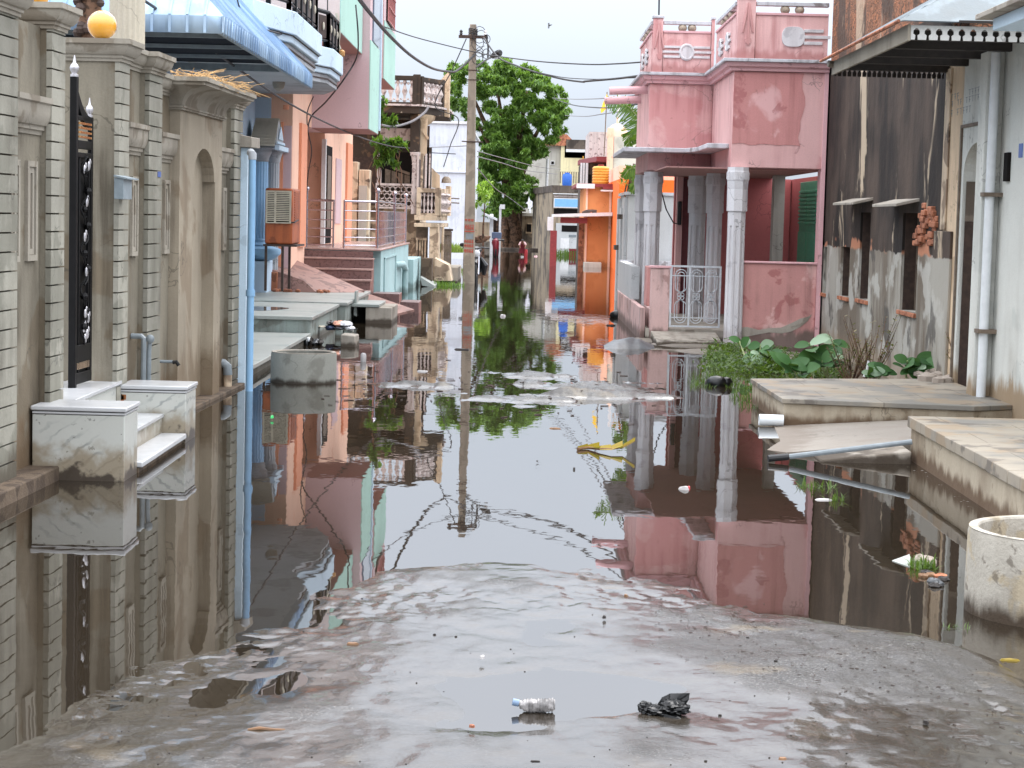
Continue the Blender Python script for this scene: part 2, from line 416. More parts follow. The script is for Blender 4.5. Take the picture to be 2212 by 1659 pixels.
M['valance'] = plaster('white carved valance', lin(200, 200, 196), .08, (lin(196, 160, 140), .7, 2.4, .6))
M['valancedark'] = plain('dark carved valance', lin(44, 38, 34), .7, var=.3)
def flag():
    t = NT('sandstone flags')
    c = t.mix(t.ramp(t.noise(1.4, 4), .42, .58), lin(154, 144, 128), lin(126, 122, 114))
    c = t.mix(t.ramp(t.noise(2.1, 5, off=7), .53, .6, 0, .7), c, lin(152, 132, 106))
    c = t.mix(t.ramp(t.noise(3.1, 5, off=17), .57, .63, 0, .7), c, lin(92, 84, 76))
    b = t.n('ShaderNodeTexBrick', {'Vector': t.pos, 'Color1': (1, 1, 1, 1), 'Color2': (.86, .86, .86, 1), 'Mortar': (.62, .6, .58, 1), 'Scale': 1., 'Mortar Size': .006, 'Brick Width': .9, 'Row Height': .6})
    c = t.mix(1., c, b.outputs[0], 'MULTIPLY')
    return t.bsdf(c, .6, t.bump(t.math('ADD', t.noise(14, 5), b.outputs[1]), .01, .4))
M['flag'] = flag()
M['plinth'] = plaster('stained cream plinth', lin(178, 166, 146), .1, [(lin(150, 136, 116), .6, 2.4, .55), (lin(100, 86, 70), .5, 6, .64)], (lin(104, 86, 66), .55), (lin(92, 70, 50), .0, .2, .9), bump=.5)
M['ramp'] = plaster('cement ramp', lin(146, 138, 128), .1, (lin(136, 126, 116), .6, 2.6, .54), bump=.7, grime=(lin(116, 104, 92), 0, .06, .7), rough=.6)
M['orangeface'] = plaster('orange brown wall', lin(222, 146, 92), .05, (lin(200, 122, 74), .4, 1, .58), grime=(lin(140, 88, 56), 0, .4, .5), bump=.15)
M['orangehot'] = plaster('bright orange wall', lin(252, 116, 44), .04, bump=.1)
M['maroon'] = plain('maroon paint', lin(138, 52, 54), .6)
M['tankyellow'] = plain('yellow water tank plastic', lin(222, 158, 58), .4, var=.06)
M['bluedrum'] = plain('blue plastic', lin(50, 106, 196), .4)
M['bluesign'] = plain('faded blue sign board', lin(132, 188, 232), .5, var=.06)
M['whitepaint'] = plain('white paint', lin(228, 228, 228), .5, var=.06)
M['creamhouse'] = plaster('cream yellow wall', lin(240, 228, 184), .04, streak=(lin(200, 186, 150), .4), bump=.15)
M['greyhouse'] = plaster('grey wall', lin(192, 188, 178), .06, (lin(160, 154, 144), .5, 1, .55), (lin(120, 112, 102), .5), bump=.2)
M['stainhouse'] = plaster('rain stained wall', lin(168, 152, 130), .1, (lin(86, 80, 76), .8, .8, .5), (lin(58, 54, 52), .85), bump=.3)
M['stainparapet'] = plaster('black parapet', lin(92, 82, 74), .2, (lin(56, 50, 46), .8, 2, .5), (lin(150, 136, 120), .3))
M['greywall'] = plaster('pale grey wall', lin(200, 202, 202), .05, streak=(lin(160, 160, 158), .4), bump=.2)
M['globe'] = None
def globe():
    t = NT('amber glass globe')
    return t.bsdf(lin(236, 172, 56), .12, spec=.6, **{'Coat Weight': 1., 'Coat Roughness': .03, 'Transmission Weight': .0, 'Subsurface Weight': .3, 'Subsurface Radius': (.1, .06, .02)})
M['globe'] = globe()
def leafmat(name, a, b, tr=.35, rough=.5):
    t = NT(name)
    info = t.n('ShaderNodeNewGeometry').outputs['Random Per Island']
    c = t.mix(info, a, b)
    d = t.n('ShaderNodeBsdfPrincipled', {'Base Color': c, 'Roughness': rough, 'Specular IOR Level': .3})
    e = t.n('ShaderNodeBsdfTranslucent', {'Color': t.mix(.5, c, lin(150, 190, 50))})
    m = t.n('ShaderNodeMixShader', {0: tr, 1: d.outputs[0], 2: e.outputs[0]})
    t.t.links.new(m.outputs[0], t.out.inputs[0])
    return t.m
M['neem'] = leafmat('neem leaves', lin(66, 100, 44), lin(130, 162, 84))
M['lime'] = leafmat('bright young leaves', lin(150, 190, 70), lin(196, 224, 110))
M['creeper'] = leafmat('creeper leaves', lin(40, 70, 32), lin(104, 140, 60))
M['banana'] = leafmat('banana leaf', lin(52, 92, 34), lin(104, 132, 50), .3)
M['calotropis'] = leafmat('thick round leaves', lin(30, 70, 30), lin(72, 112, 60), .12, .6)
M['palecal'] = leafmat('pale leaf undersides', lin(120, 150, 118), lin(160, 182, 152), .2)
M['grass'] = leafmat('wet grass', lin(36, 62, 26), lin(84, 106, 46), .25)
M['dryplant'] = leafmat('dry stems', lin(96, 78, 54), lin(130, 118, 76), .2)
M['yellowleaf'] = leafmat('yellow dead leaf', lin(120, 98, 26), lin(170, 146, 48), .2)
M['stem'] = plain('pale stem', lin(150, 160, 110), .6)
M['bottle'] = plain('crushed clear plastic bottle', lin(138, 134, 132), .2, var=.5, sc=30, bump=.6)
M['bottlecap'] = plain('faded blue cap', lin(120, 142, 168), .4)
M['bag'] = plain('black polythene', lin(6, 6, 7), .28, var=.3, sc=30, bump=.4, spec=.35)
M['plasticgrey'] = plain('grey plastic sheet', lin(80, 82, 84), .4, var=.25, sc=8, bump=.5)
M['twig'] = plain('wet twig', lin(120, 88, 60), .7, var=.3)
M['stone'] = plaster('rubble stone', lin(170, 158, 146), .15, (lin(110, 98, 88), .6, 6, .55), bump=.7)
M['litterwhite'] = plain('dull white litter', lin(176, 172, 170), .6)
M['litterred'] = plain('red wrapper', lin(196, 60, 66), .5)
M['litterblue'] = plain('blue wrapper', lin(90, 120, 186), .5)
M['litterdark'] = plain('dark scrap', lin(40, 34, 30), .7)
M['littergreen'] = plain('bright green ball', lin(70, 196, 110), .4)
M['skin'] = plain('brown skin', lin(150, 104, 80), .6)
M['redcloth'] = plain('red cloth', lin(112, 26, 38), .8)
M['pinkcloth'] = plain('pale pink cloth', lin(232, 190, 190), .8)
M['hair'] = plain('black hair', lin(22, 18, 18), .6)
M['bikeblack'] = plain('black bike plastic', lin(24, 24, 26), .35)
M['bikechrome'] = plain('chrome', lin(190, 190, 196), .15, 1.)
M['tyre'] = plain('rubber', lin(26, 25, 25), .8)
M['bikered'] = plain('dark red metal', lin(126, 26, 40), .35)
M['wire'] = plain('black cable', lin(40, 38, 40), .6)
M['wiregrey'] = plain('grey cable', lin(120, 116, 118), .6)
M['lampglass'] = plain('lamp lens', lin(206, 208, 210), .2)
M['saffron'] = plain('yellow flag cloth', lin(252, 206, 70), .8)
M['whitecloth'] = plain('white cloth', lin(232, 232, 236), .8)
M['mud'] = plaster('mud heap', lin(120, 112, 102), .15, bump=1., rough=.5)
M['mailbox'] = plain('grey blue sheet metal', lin(138, 150, 156), .5)
M['plate'] = plain('blue house plate', lin(74, 104, 170), .4)
M['bulbwhite'] = M['lampglass']
# ------------------------------------------------------------------ ground, water, sky
edge = [(-300, 1700), (0, 1605), (130, 1550), (330, 1450), (480, 1398), (620, 1358), (740, 1314), (830, 1292), (1100, 1290), (1330, 1276), (1450, 1300), (1530, 1326), (1640, 1372), (1760, 1408), (1900, 1445), (2100, 1510), (2300, 1600), (2600, 1750)]
EW = [atZ(p) for p in edge]
EW.sort(key=lambda p: p.x)

def yedge(x):
    if x <= EW[0].x: return EW[0].y - .35 * (EW[0].x - x)
    for a, b in zip(EW, EW[1:]):
        if a.x <= x <= b.x:
            return a.y + (b.y - a.y) * (x - a.x) / max(1e-6, b.x - a.x)
    return EW[-1].y - .6 * (x - EW[-1].x)

def bumpf(x, y, c, rx, ry):
    d = ((x - c.x) / rx) ** 2 + ((y - c.y) / ry) ** 2
    return math.exp(-d)
P1 = atZ((1215, 1500)); P2 = atZ((520, 1490)); P3 = atZ((1060, 1225)); P4 = atZ((1120, 960)); P5 = atZ((2050, 1420)); P6 = atZ((640, 1480)); P7 = atZ((1080, 1570)); P8 = atZ((1120, 840))
RHT = atZ((1690, 955)); P9 = atZ((1560, 1400)); P10 = atZ((1800, 1530))

def gz(x, y):
    e = yedge(x) - y
    if y > 60:
        return -.16
    if e > 0: b = .013 * (1 - math.exp(-e / 1.5)) + .0005
    else: b = .0005 + max(-.13, .012 * e if e > -.6 else .06 * (e + .6) - .0072)
    v = Vector((x * 1.1, y * .8, 3.3))
    n = noise.fractal(v * 1.6, 1., 2., 4) * .008 + noise.fractal(Vector((x * 3.5, y * 2.2, 9.1)), 1., 2., 4) * .006
    if y < 13: n += noise.fractal(Vector((x * 11, y * 6, 1.7)), .9, 2., 5) * .0024
    b += n
    if -.9 < e < 1.2: b += noise.fractal(Vector((x * 9, y * 5, 4.2)), .6, 2., 6) * .0075 * math.exp(-((e - .1) / .5) ** 2)
    b -= .034 * bumpf(x, y, P1, .42, .33) + .010 * bumpf(x, y, P2, .17, .3) + .009 * bumpf(x, y, P6, .16, .22) + .015 * bumpf(x, y, P7, .2, .12)
    b += .055 * bumpf(x, y, P3, .6, .8) * .35
    if 13 < y < 26:
        s = noise.fractal(Vector((x * .8, y * 1.6, 5.5)), .8, 2., 6)
        b += max(0, bumpf(x, y, P8, 2.0, 2.7)) * (.156 + s * .14)
        b += bumpf(x, y, P4, .55, .55) * (.10 + s * .07)
        b += bumpf(x, y, RHT, .5, 1.3) * .10
    b += bumpf(x, y, P5, .8, .7) * .06
    return b
xs = []
x = -3.5
while x < 3.5: xs.append(x); x += .018 if abs(x) < 2.4 else .04
for k in range(1, 9): xs.append(3.5 + k * .8); xs.insert(0, -3.5 - k * .8)
for k in (20, 50, 140, 400): xs.append(k); xs.insert(0, -k)
ys = [-60, -20, 0, 3]
y = 4.6
while y < 40: ys.append(y); y *= 1.0022 if y < 12 else 1.0042
while y < 150: ys.append(y); y *= 1.03
ys += [200, 320, 600, 1200]
g = MB()
vv = [(X, Y, gz(X, Y) if abs(X) < 8 and Y > 3 else -.16) for Y in ys for X in xs]
ff = [(j * len(xs) + i, j * len(xs) + i + 1, (j + 1) * len(xs) + i + 1, (j + 1) * len(xs) + i) for j in range(len(ys) - 1) for i in range(len(xs) - 1)]
def groundmat():
    t = NT('wet muddy concrete road')
    n1 = t.noise(1.3, 6, off=2); n2 = t.noise(28, 5, off=5, rough=.7); n3 = t.noise(5, 5, off=8)
    c = t.mix(t.ramp(n1, .35, .65), lin(66, 63, 59), lin(46, 43, 39))
    c = t.mix(t.ramp(n3, .5, .68, 0, .6), c, lin(62, 55, 47))
    c = t.mix(t.ramp(n2, .48, .7, 0, .8), c, lin(38, 35, 32))
    c = t.mix(t.ramp(t.noise(110, 3, off=3), .56, .66, 0, .8), c, lin(128, 126, 122))
    c = t.mix(t.ramp(t.noise(75, 4, off=13), .54, .62, 0, .85), c, lin(26, 24, 23))
    c = t.mix(t.ramp(t.noise(.7, 5, off=23), .5, .62, 0, .6), c, lin(40, 35, 29))
    c = t.mix(t.ramp(t.noise(1.7, 4, off=41), .6, .68, 0, .55), c, lin(108, 94, 70))
    # below the flood: silt
    d = t.n('ShaderNodeMapRange', {0: t.z(), 1: -.003, 2: -.035, 3: 0., 4: 1.}).outputs[0]
    c = t.mix(d, c, t.mix(n1, lin(100, 80, 56), lin(128, 104, 72)))
    # capillary film: the first centimetre above the water stays soaked, smooth and dark
    wz = t.n('ShaderNodeMapRange', {0: t.z(), 1: .027, 2: .006, 3: 0., 4: 1.}).outputs[0]
    wet = t.ramp(t.math('ADD', wz, t.math('MULTIPLY', t.math('SUBTRACT', t.noise(4, 5, off=31), .5), 1.3)), .2, .9)
    dry = t.math('SUBTRACT', 1., wet)
    c = t.mix(t.math('MULTIPLY', wet, .75), c, t.mix(n3, lin(44, 38, 31), lin(66, 58, 48)))
    r = t.math('ADD', .1, t.math('MULTIPLY', dry, t.ramp(t.noise(3.1, 6, off=12), .35, .65, .1, .3)))
    h = t.math('ADD', t.math('MULTIPLY', n2, .8), t.math('MULTIPLY', t.noise(70, 3), .5))
    b1 = t.n('ShaderNodeBump', {'Height': h, 'Distance': .016, 'Strength': t.math('ADD', .12, t.math('MULTIPLY', dry, .6))}).outputs[0]
    b2 = t.n('ShaderNodeBump', {'Height': t.math('ADD', t.math('MULTIPLY', n3, .5), t.math('MULTIPLY', n2, .4)), 'Distance': .005, 'Strength': t.math('ADD', .04, t.math('MULTIPLY', dry, .5))}).outputs[0]
    return t.bsdf(c, r, b1, spec=.22, **{'Coat Weight': t.math('ADD', .2, t.math('MULTIPLY', wet, .24)), 'Coat Roughness': t.math('ADD', .02, t.math('MULTIPLY', dry, .2)), 'Coat IOR': 1.5, 'Coat Normal': b2})
me = bpy.data.meshes.new('ground'); me.from_pydata(vv, [], ff); me.polygons.foreach_set('use_smooth', [True] * len(me.polygons))
me.materials.append(groundmat())
o = bpy.data.objects.new('ground', me); COL.objects.link(o)
tag(o, 'wet grey muddy road bed rising out of the flood in the foreground', None, kind='structure')

def watermat():
    t = NT('still brown flood water')
    w1 = t.noise(1., 3, sc=(2.2, 1.1, 1), off=3); w2 = t.noise(1., 2, sc=(7, 4., 1), off=9)
    far = t.n('ShaderNodeMapRange', {0: t.n('ShaderNodeSeparateXYZ', {0: t.pos}).outputs[1], 1: 8., 2: 30., 3: .35, 4: 1.}).outputs[0]
    h = t.math('MULTIPLY', t.math('ADD', w1, t.math('MULTIPLY', w2, .35)), far)
    nrm = t.bump(h, .0032, .55)
    gl = t.n('ShaderNodeBsdfGlossy', {'Color': (.97, .97, .97, 1), 'Roughness': .012, 'Normal': nrm})
    tr = t.n('ShaderNodeBsdfTransparent', {'Color': lin(196, 176, 146)})
    df = t.n('ShaderNodeBsdfDiffuse', {'Color': lin(56, 48, 38)})
    b = t.n('ShaderNodeMixShader', {0: .55, 1: tr.outputs[0], 2: df.outputs[0]})
    fr = t.n('ShaderNodeFresnel', {'IOR': 2.3, 'Normal': nrm})
    m = t.n('ShaderNodeMixShader', {0: fr.outputs[0], 1: b.outputs[0], 2: gl.outputs[0]})
    t.t.links.new(m.outputs[0], t.out.inputs[0])
    return t.m
w = MB().face([(-14, -4, 0), (14, -4, 0), (14, 135, 0), (-14, 135, 0)]).build('flood_water', watermat())
tag(w, 'still brown flood water mirroring the street from wall to wall', None, kind='structure')

# ------------------------------------------------------------------ grey compound wall (left)
FR = Frame(-3.07, 11.32, -math.atan(.0355))
def fx(z, x, y, v=0.):              # (along, height) of a survey reading on the wall's plane v
    p = FR.atx(D(z, x, y), v); return p.y, p.z
yA = fx('R1', 127, 1000)[0]; yB0 = fx('R1', 365, 1000)[0]; yB1 = fx('R1', 460, 1000)[0]
yC0 = fx('R1', 845, 1000)[0]; yC1 = fx('R1', 915, 1000)[0]; yD0 = fx('R1', 1055, 1000)[0]; yD1 = fx('R1', 1148, 1000)[0]
yN0 = fx('R1', 1265, 1000)[0]; yN1 = fx('R1', 1565, 1000)[0]; yE0 = fx('R1', 1660, 1000)[0]; yE1 = fx('R1', 1720, 1000)[0]
print('wall', [round(q, 2) for q in (yA, yB0, yB1, yC0, yC1, yD0, yD1, yN0, yN1, yE0, yE1)])
zcapA = fx('R1', 150, 90, .1)[1]; zcapB = fx('R1', 460, 235)[1]; zcapC = fx('R1', 860, 440)[1]; zcapD = fx('R1', 1100, 530)[1]; zcapE = fx('R1', 1690, 775)[1]
print('caps', [round(q, 2) for q in (zcapA, zcapB, zcapC, zcapD, zcapE)])
wall = thing('compound_wall', 'grey cement compound wall with rusticated piers, arched niche and cornices behind the white marble steps', 'wall', FR.w((0, 12 - 11.3, 0)))
PD = .075                              # pier stands proud of the panel
ZT = 2.78
CAPH = .30
capprof = lambda z: [(-.02, z), (.012, z), (.014, z + .022), (.026, z + .026), (.026, z + .045), (.04, z + .05), (.062, z + .075), (.072, z + .105), (.074, z + .118), (.09, z + .124), (.09, z + .16), (-.02, z + .16)]
def pier(y0, y1, ztop, back=-.45, first=0):
    o = MB(FR).box(back, -.036, y0 + .004, y1 - .004, -.2, ztop).build('pier', M['wallgrey'], wall)
    m = MB(FR)
    step = .1155; z = -.15 + first
    while z < ztop - .01:
        z1 = min(z + step - .0105, ztop)
        m.box(-.0365, 0, y0, y1, z, z1); z += step
    m.build('rustic_facing', M['rustic'], o)
    c = MB(FR)
    path = [(back, y0), (0, y0), (0, y1), (back, y1)]
    c.sweep(capprof(ztop), path)
    c.box(back, 0, y0, y1, ztop + .001, ztop + .155)
    c.build('cap', M['capgrey'], o, 0, 24)
    return o
pier(9.4 - 11.3, yA, zcapA)
pier(yB0, yB1, zcapB)
pier(yC0, yC1, zcapC, -.5)
pier(yD0, yD1, zcapD)
pier(yE0, yE1, zcapE)
mould = lambda z: [(-.01, z), (.012, z), (.015, z + .025), (.03, z + .03), (.03, z + .055), (.045, z + .06), (.06, z + .09), (.068, z + .13), (.07, z + .19), (.085, z + .20), (.085, z + .235), (-.01, z + .235)]
def panel(y0, y1, ztop, zm, slits, capz):
    m = MB(FR).box(-.45, -PD, y0, y1, -.2, ztop)
    o = m.build('panel', M['wallgrey'], wall)
    MB(FR).sweep([(a - PD, z) for a, z in mould(zm)], [(0, y0), (0, y1)]).build('moulding', M['capgrey'], o, 0, 24)
    if capz: MB(FR).sweep([(a - PD, z) for a, z in capprof(capz)], [(0, y0), (0, y1)]).build('cap', M['capgrey'], o, 0, 24)
    for (s0, s1, z0, z1) in slits:
        f = MB(FR)
        w = (s1 - s0) * .22
        for k, (g, dp) in enumerate(((0, .022), (w, .012))):
            a, b, c, d = s0 + g, s1 - g, z0 + g * .8, z1 - g * .8
            t = w * .75
            f.box(-PD, -PD + dp, a, a + t, c, d); f.box(-PD, -PD + dp, b - t, b, c, d)
            f.box(-PD, -PD + dp, a + t, b - t, c, c + t); f.box(-PD, -PD + dp, a + t, b - t, d - t, d)
        so = f.build('slit_frame', M['capgrey'], o)
        MB(FR).box(-PD, -PD + .004, s0 + 2 * w, s1 - 2 * w, z0 + 2 * w, z1 - 2 * w).build('slit', M['doorwood'], so)
zm = fx('R1', 250, 955, -PD)[1]
sA = [(fx('R1', 175, 1300, -PD)[0], fx('R1', 245, 1300, -PD)[0], fx('R2', 210, 425, -PD)[1], fx('R1', 210, 1140, -PD)[1])]
w_ = sA[0][1] - sA[0][0]
sA.append((sA[0][0] - 1.75 * w_, sA[0][0] - .75 * w_, sA[0][2], sA[0][3]))
panel(yA, yB0, zcapB + .01, zm, sA, 0)
zm2 = fx('R1', 990, 1105, -PD)[1]
sC = [(fx('R1', 922, 1300, -PD)[0], fx('R1', 965, 1300, -PD)[0], fx('R2', 945, 390, -PD)[1], fx('R1', 945, 1250, -PD)[1])]
panel(yC1, yD0, zcapD, zm2, sC, zcapD)
sD = [(fx('R1', 1152, 1300, -PD)[0], fx('R1', 1190, 1300, -PD)[0], fx('R2', 1165, 375, -PD)[1], fx('R1', 1170, 1275, -PD)[1])]
panel(yD1, yN0 + .02, zcapD - .1, fx('R1', 1200, 1155, -PD)[1], sD, zcapD - .12)
sE = [(fx('R1', 1567, 1400, -PD)[0], fx('R1', 1592, 1400, -PD)[0], fx('R2', 1580, 350, -PD)[1], fx('R1', 1585, 1330, -PD)[1])]
panel(yN1 - .02, yE0, zcapE, fx('R1', 1610, 1232, -PD)[1], sE, zcapE)
# niche bay
zN = fx('R1', 1270, 775, .01)[1]; zS = fx('R1', 1500, 1290, .01)[1]
a0 = fx('R1', 1363, 1300, .01)[0]; a1 = fx('R1', 1522, 1300, .01)[0]
zap = fx('R1', 1430, 1050, .01)[1]
m = MB(FR)
bx0, bx1 = -.5, .012
m.box(bx0, bx1, yN0, a0, -.2, zN); m.box(bx0, bx1, a1, yN1, -.2, zN); m.box(bx0, -.10, a0, a1, -.2, zN)
# arch head (shouldered: the arch is narrower than the jambs on the far side)
am = (a0 + a1) / 2; ra = (a1 - a0) / 2 * .92; rz = zap - zS
n = 14
arc = [(am - ra * math.cos(PI * k / n), zS + rz * math.sin(PI * k / n)) for k in range(n + 1)]
for k in range(n):
    (p0, q0), (p1, q1) = arc[k], arc[k + 1]
    m.hexa([(-.10, p0, q0), (bx1, p0, q0), (bx1, p1, q1), (-.10, p1, q1)], [(-.10, p0, zN), (bx1, p0, zN), (bx1, p1, zN), (-.10, p1, zN)])
m.box(-.10, bx1, a0, arc[0][0], zS, zN); m.box(-.10, bx1, arc[-1][0], a1, zS, zN)
nb = m.build('niche_bay', M['niche'], wall)
c = MB(FR)
zc = zN
prof = [(-.02, zc), (.025, zc), (.025, zc + .015), (.038, zc + .018), (.038, zc + .034), (.02, zc + .038)]
for k in range(9):
    t = k / 8 * PI / 2
    prof.append((.02 + .20 * (1 - math.cos(t)), zc + .038 + .155 * math.sin(t)))
ztopN = zc + .19
prof += [(.25, ztopN + .005), (.25, ztopN + .03), (.27, ztopN + .034), (.27, ztopN + .07), (-.02, ztopN + .07)]
c.sweep(prof, [(-.5, yN0), (bx1, yN0), (bx1, yN1), (-.5, yN1)])
c.box(-.5, bx1, yN0, yN1, zN + .001, ztopN + .065)
c.build('cornice', M['capgrey'], nb, 0, 24)
# footing ledge
m = MB(FR)
m.box(-.4, .07, yC1 + .02, yE1, -.2, .035)
m.box(-.4, .12, 8.5 - 11.3, yB0 - .1, -.2, .09)
m.build('footing', M['wornbrick'], wall, .01)
# straw on the niche cornice
m = MB(FR)
for k in range(260):
    yy = rnd(yN0 + .15, yN1 + .0); xx = rnd(-.1, .25); L = rnd(.1, .3); a = rnd(0, 2 * PI); e = rnd(-.25, .5)
    z0 = ztopN + .075 + rnd(0, .05)
    d = Vector((math.cos(a) * math.cos(e), math.sin(a) * math.cos(e), math.sin(e))) * L
    if z0 + d.z < ztopN + .07 and xx + d.x < .26: d.z = abs(d.z)
    m.tube([(xx, yy, z0), (xx + d.x * .5, yy + d.y * .5, z0 + d.z * .55), (xx + d.x, yy + d.y, z0 + d.z - .02)], .0025, 4, False)
tag(m.build('straw_nest', M['straw']), 'tuft of dry straw lying on the cornice of the arched niche', 'straw')
# gate
gate = thing('iron_gate', 'tall black iron gate with silver finials and gold name panel between grey piers', 'gate', FR.w((-.2, yC0 - .5, 0)))
zg0 = FR.atx(D('R2', 540, 1345), -.1).z
gv = -.155
gy0 = FR.atx(D('R1', 556, 1000), gv).y; gy1 = FR.atx(D('R1', 662, 1000), gv).y
pw = .07
pX = FR.aty(D('R1', 505, 1000), gy0).x
ztp = FR.aty(D('R1', 535, 545), gy0).z; zsm = FR.atx(D('R1', 645, 830), gv).z
print('gate', gy0, gy1, pX, zg0, ztp, zsm)
MB(FR).box(pX, gv, gy0 - .05, gy0, zg0 - .04, ztp).build('post', M['black'], gate, .004)
fin = [(.012, 0), (.034, 0), (.034, .02), (.02, .03), (.036, .06), (.04, .085), (.03, .11), (.014, .13), (.012, .15), (.004, .2)]
pf = FR.w(((pX + gv) / 2, gy0 - .025, ztp))
MB().lathe([(r * .85, z * .75) for r, z in fin], pf, 12).build('finial', M['silver'], gate)
pf = FR.w((gv - .02, gy1 - .04, zsm))
MB().lathe([(r * .7, z * .7) for r, z in fin], pf, 12).build('finial', M['silver'], gate)
zz = lambda z, y: FR.atx(D(z, 620, y), gv).z
m = MB(FR)
t = .03
m.box(gv - t, gv, gy0, gy1, zg0 + .02, zg0 + .1); m.box(gv - t, gv, gy1 - .05, gy1, zg0 + .1, zsm)
for (za, zb) in ((zz('R1', 1060), zz('R1', 1000)), (zz('R1', 860), zz('R1', 830)), (zz('R2', 1130), zz('R2', 1010)), (zz('R1', 1120), zz('R1', 1085))):
    m.box(gv - t, gv, gy0, gy1 - .05, za, zb)
m.box(gv - t, gv - t + .006, gy0, gy1 - .05, zg0 + .1, zz('R1', 1085))
# swooping top rail
pts = [(gy0 + (gy1 - gy0 - .05) * s, (ztp - .1) + (zsm - .0 - (ztp - .1)) * (1 - (1 - s) ** 2.2)) for s in [k / 12 for k in range(13)]]
for (p, q), (p2, q2) in zip(pts, pts[1:]):
    m.hexa([(gv - t, p, q - .09), (gv, p, q - .09), (gv, p2, q2 - .09), (gv - t, p2, q2 - .09)], [(gv - t, p, q), (gv, p, q), (gv, p2, q2), (gv - t, p2, q2)])
# vertical inner bars
for s in (.18, .82): m.box(gv - t, gv - .006, gy0 + (gy1 - gy0) * s - .012, gy0 + (gy1 - gy0) * s + .012, zg0 + .1, zz('R1', 1085))
leaf = m.build('gate_leaf', M['black'], gate, .003)
o = MB(FR)
za, zb = zz('R1', 995), zz('R1', 868)
for k in range(4):
    h = (zb - za) / 4
    o.box(gv - .01, gv + .002, gy0 + .02, gy1 - .055, za + k * h + .012, za + (k + 1) * h - .006)
np_ = o.build('name_panel', M['goldpanel'], gate)
# lettering: rows of small raised strokes
o = MB(FR)
for k in range(4):
    h = (zb - za) / 4; yy = gy0 + .05
    while yy < gy1 - .09:
        wdt = rnd(.015, .04)
        o.box(gv + .002, gv + .004, yy, yy + wdt * .7, za + k * h + .022 + rnd(0, .008), za + (k + 1) * h - .02)
        yy += wdt
o.build('lettering', M['rust'], np_)
o = MB(FR)
za, zb = zg0 + .12, zz('R2', 1135)
for k in range(7):
    h = (zb - za) / 7
    o.box(gv - .015, gv - .002, gy0 + .02, gy1 - .055, za + k * h + .006, za + (k + 1) * h)
o.build('slat_panel', M['tanpanel'], gate)
o = MB(FR)
zlo, zhi = zz('R2', 990), zz('R1', 1135)
ym = (gy0 + gy1) / 2
for k in range(9):                 # twisted vine ornament
    zc = zlo + (zhi - zlo) * (k + .5) / 9
    s = 1 if k % 2 else -1
    o.tube([(gv - .005 + .012 * math.sin(j * .8), ym + s * .07 * math.sin(j / 10 * PI), zc - .1 + j * .02) for j in range(11)], .008, 6)
    o.ball((gv + .006, ym + s * .045, zc + rnd(-.04, .04)), rnd(.018, .03), 8)
o.build('vine_ornament', M['black'], leaf)
o = MB(FR)
for (dz, dy) in ((zhi - .04, .07), (zhi - .07, -.05), (zlo + .05, .06), (zlo + .1, -.04), (zlo + .02, 0.), (zlo + .16, .08), (zhi - .3, .02), (zhi - .55, -.03), (zhi - .8, .02), (zhi - 1.1, .0)):
    o.ball((gv + .004, ym + dy, dz), .03, 8, (.4, .9, 1.2))
    o.ball((gv + .004, ym + dy + .035, dz + .03), .02, 8, (.4, .9, 1.2))
o.build('silver_leaves', M['silver'], leaf)
# interior behind the gate: threshold and jamb are the pier sides; a floor slab inside
tag(MB(FR).box(-3.2, -.1, yB1 + .002, yC0 - .002, -.2, zg0 - .006).build('entrance_slab', M['marbletop'], None, .004), 'white marble threshold slab under the black gate', 'threshold')
# globe lamps
def globe_lamp(c, r, label):
    t = thing('globe_lamp', label, 'lamp', (c[0], c[1], c[2] - r - .05), 'amber globe lamps on the wall piers')
    MB().lathe([(.05, 0), (.05, .05), (.04, .07)], (c[0], c[1], c[2] - r - .05), 14).build('base', M['black'], t)
    MB().ball(c, r, 24).build('globe', M['globe'], t)
gc = FR.aty(D('R1', 723, 178), (yC0 + yC1) / 2 - .05)
globe_lamp(FR.w((gc.x, gc.y, gc.z)), .108, 'amber glass globe lamp on the grey pier right of the gate')
gb = FR.aty(D('R1', 236, -58), yB0 + .16)
print('globe2', gb, zcapB)
globe_lamp(FR.w((gb.x, gb.y, gb.z)), .108, 'amber glass globe lamp on the pier left of the gate, cut by the frame top')
# letter box and blue house plate
t = thing('letter_box', 'grey sheet metal letter box fixed on the pier beside the gate', 'letter box', FR.w((0, yC1, 1.5)))
q0 = FR.atx(D('R1', 875, 1240), .07); q1 = FR.atx(D('R1', 960, 1415), .07)
bz0, bz1 = q1.z, q0.z
by0, by1 = q0.y, FR.atx(D('R1', 935, 1300), .07).y
MB(FR).box(.001, .07, by0, by1, bz0, bz1 - .02).build('box', M['mailbox'], t, .003)
MB(FR).prism([(0.001, bz1), (.10, bz1 - .02), (.10, bz1 - .03), (.001, bz1 - .015)], 'y', by0 - .01, by1 + .09).build('lid', M['mailbox'], t)
q0 = FR.atx(D('R1', 1118, 1215), .002); q1 = FR.atx(D('R1', 1137, 1255), .002)
tag(MB(FR).box(.0005, .006, q0.y, q1.y, q1.z, q0.z).build('house_plate', M['plate']), 'small blue house number plate on the rusticated pier', 'plate')
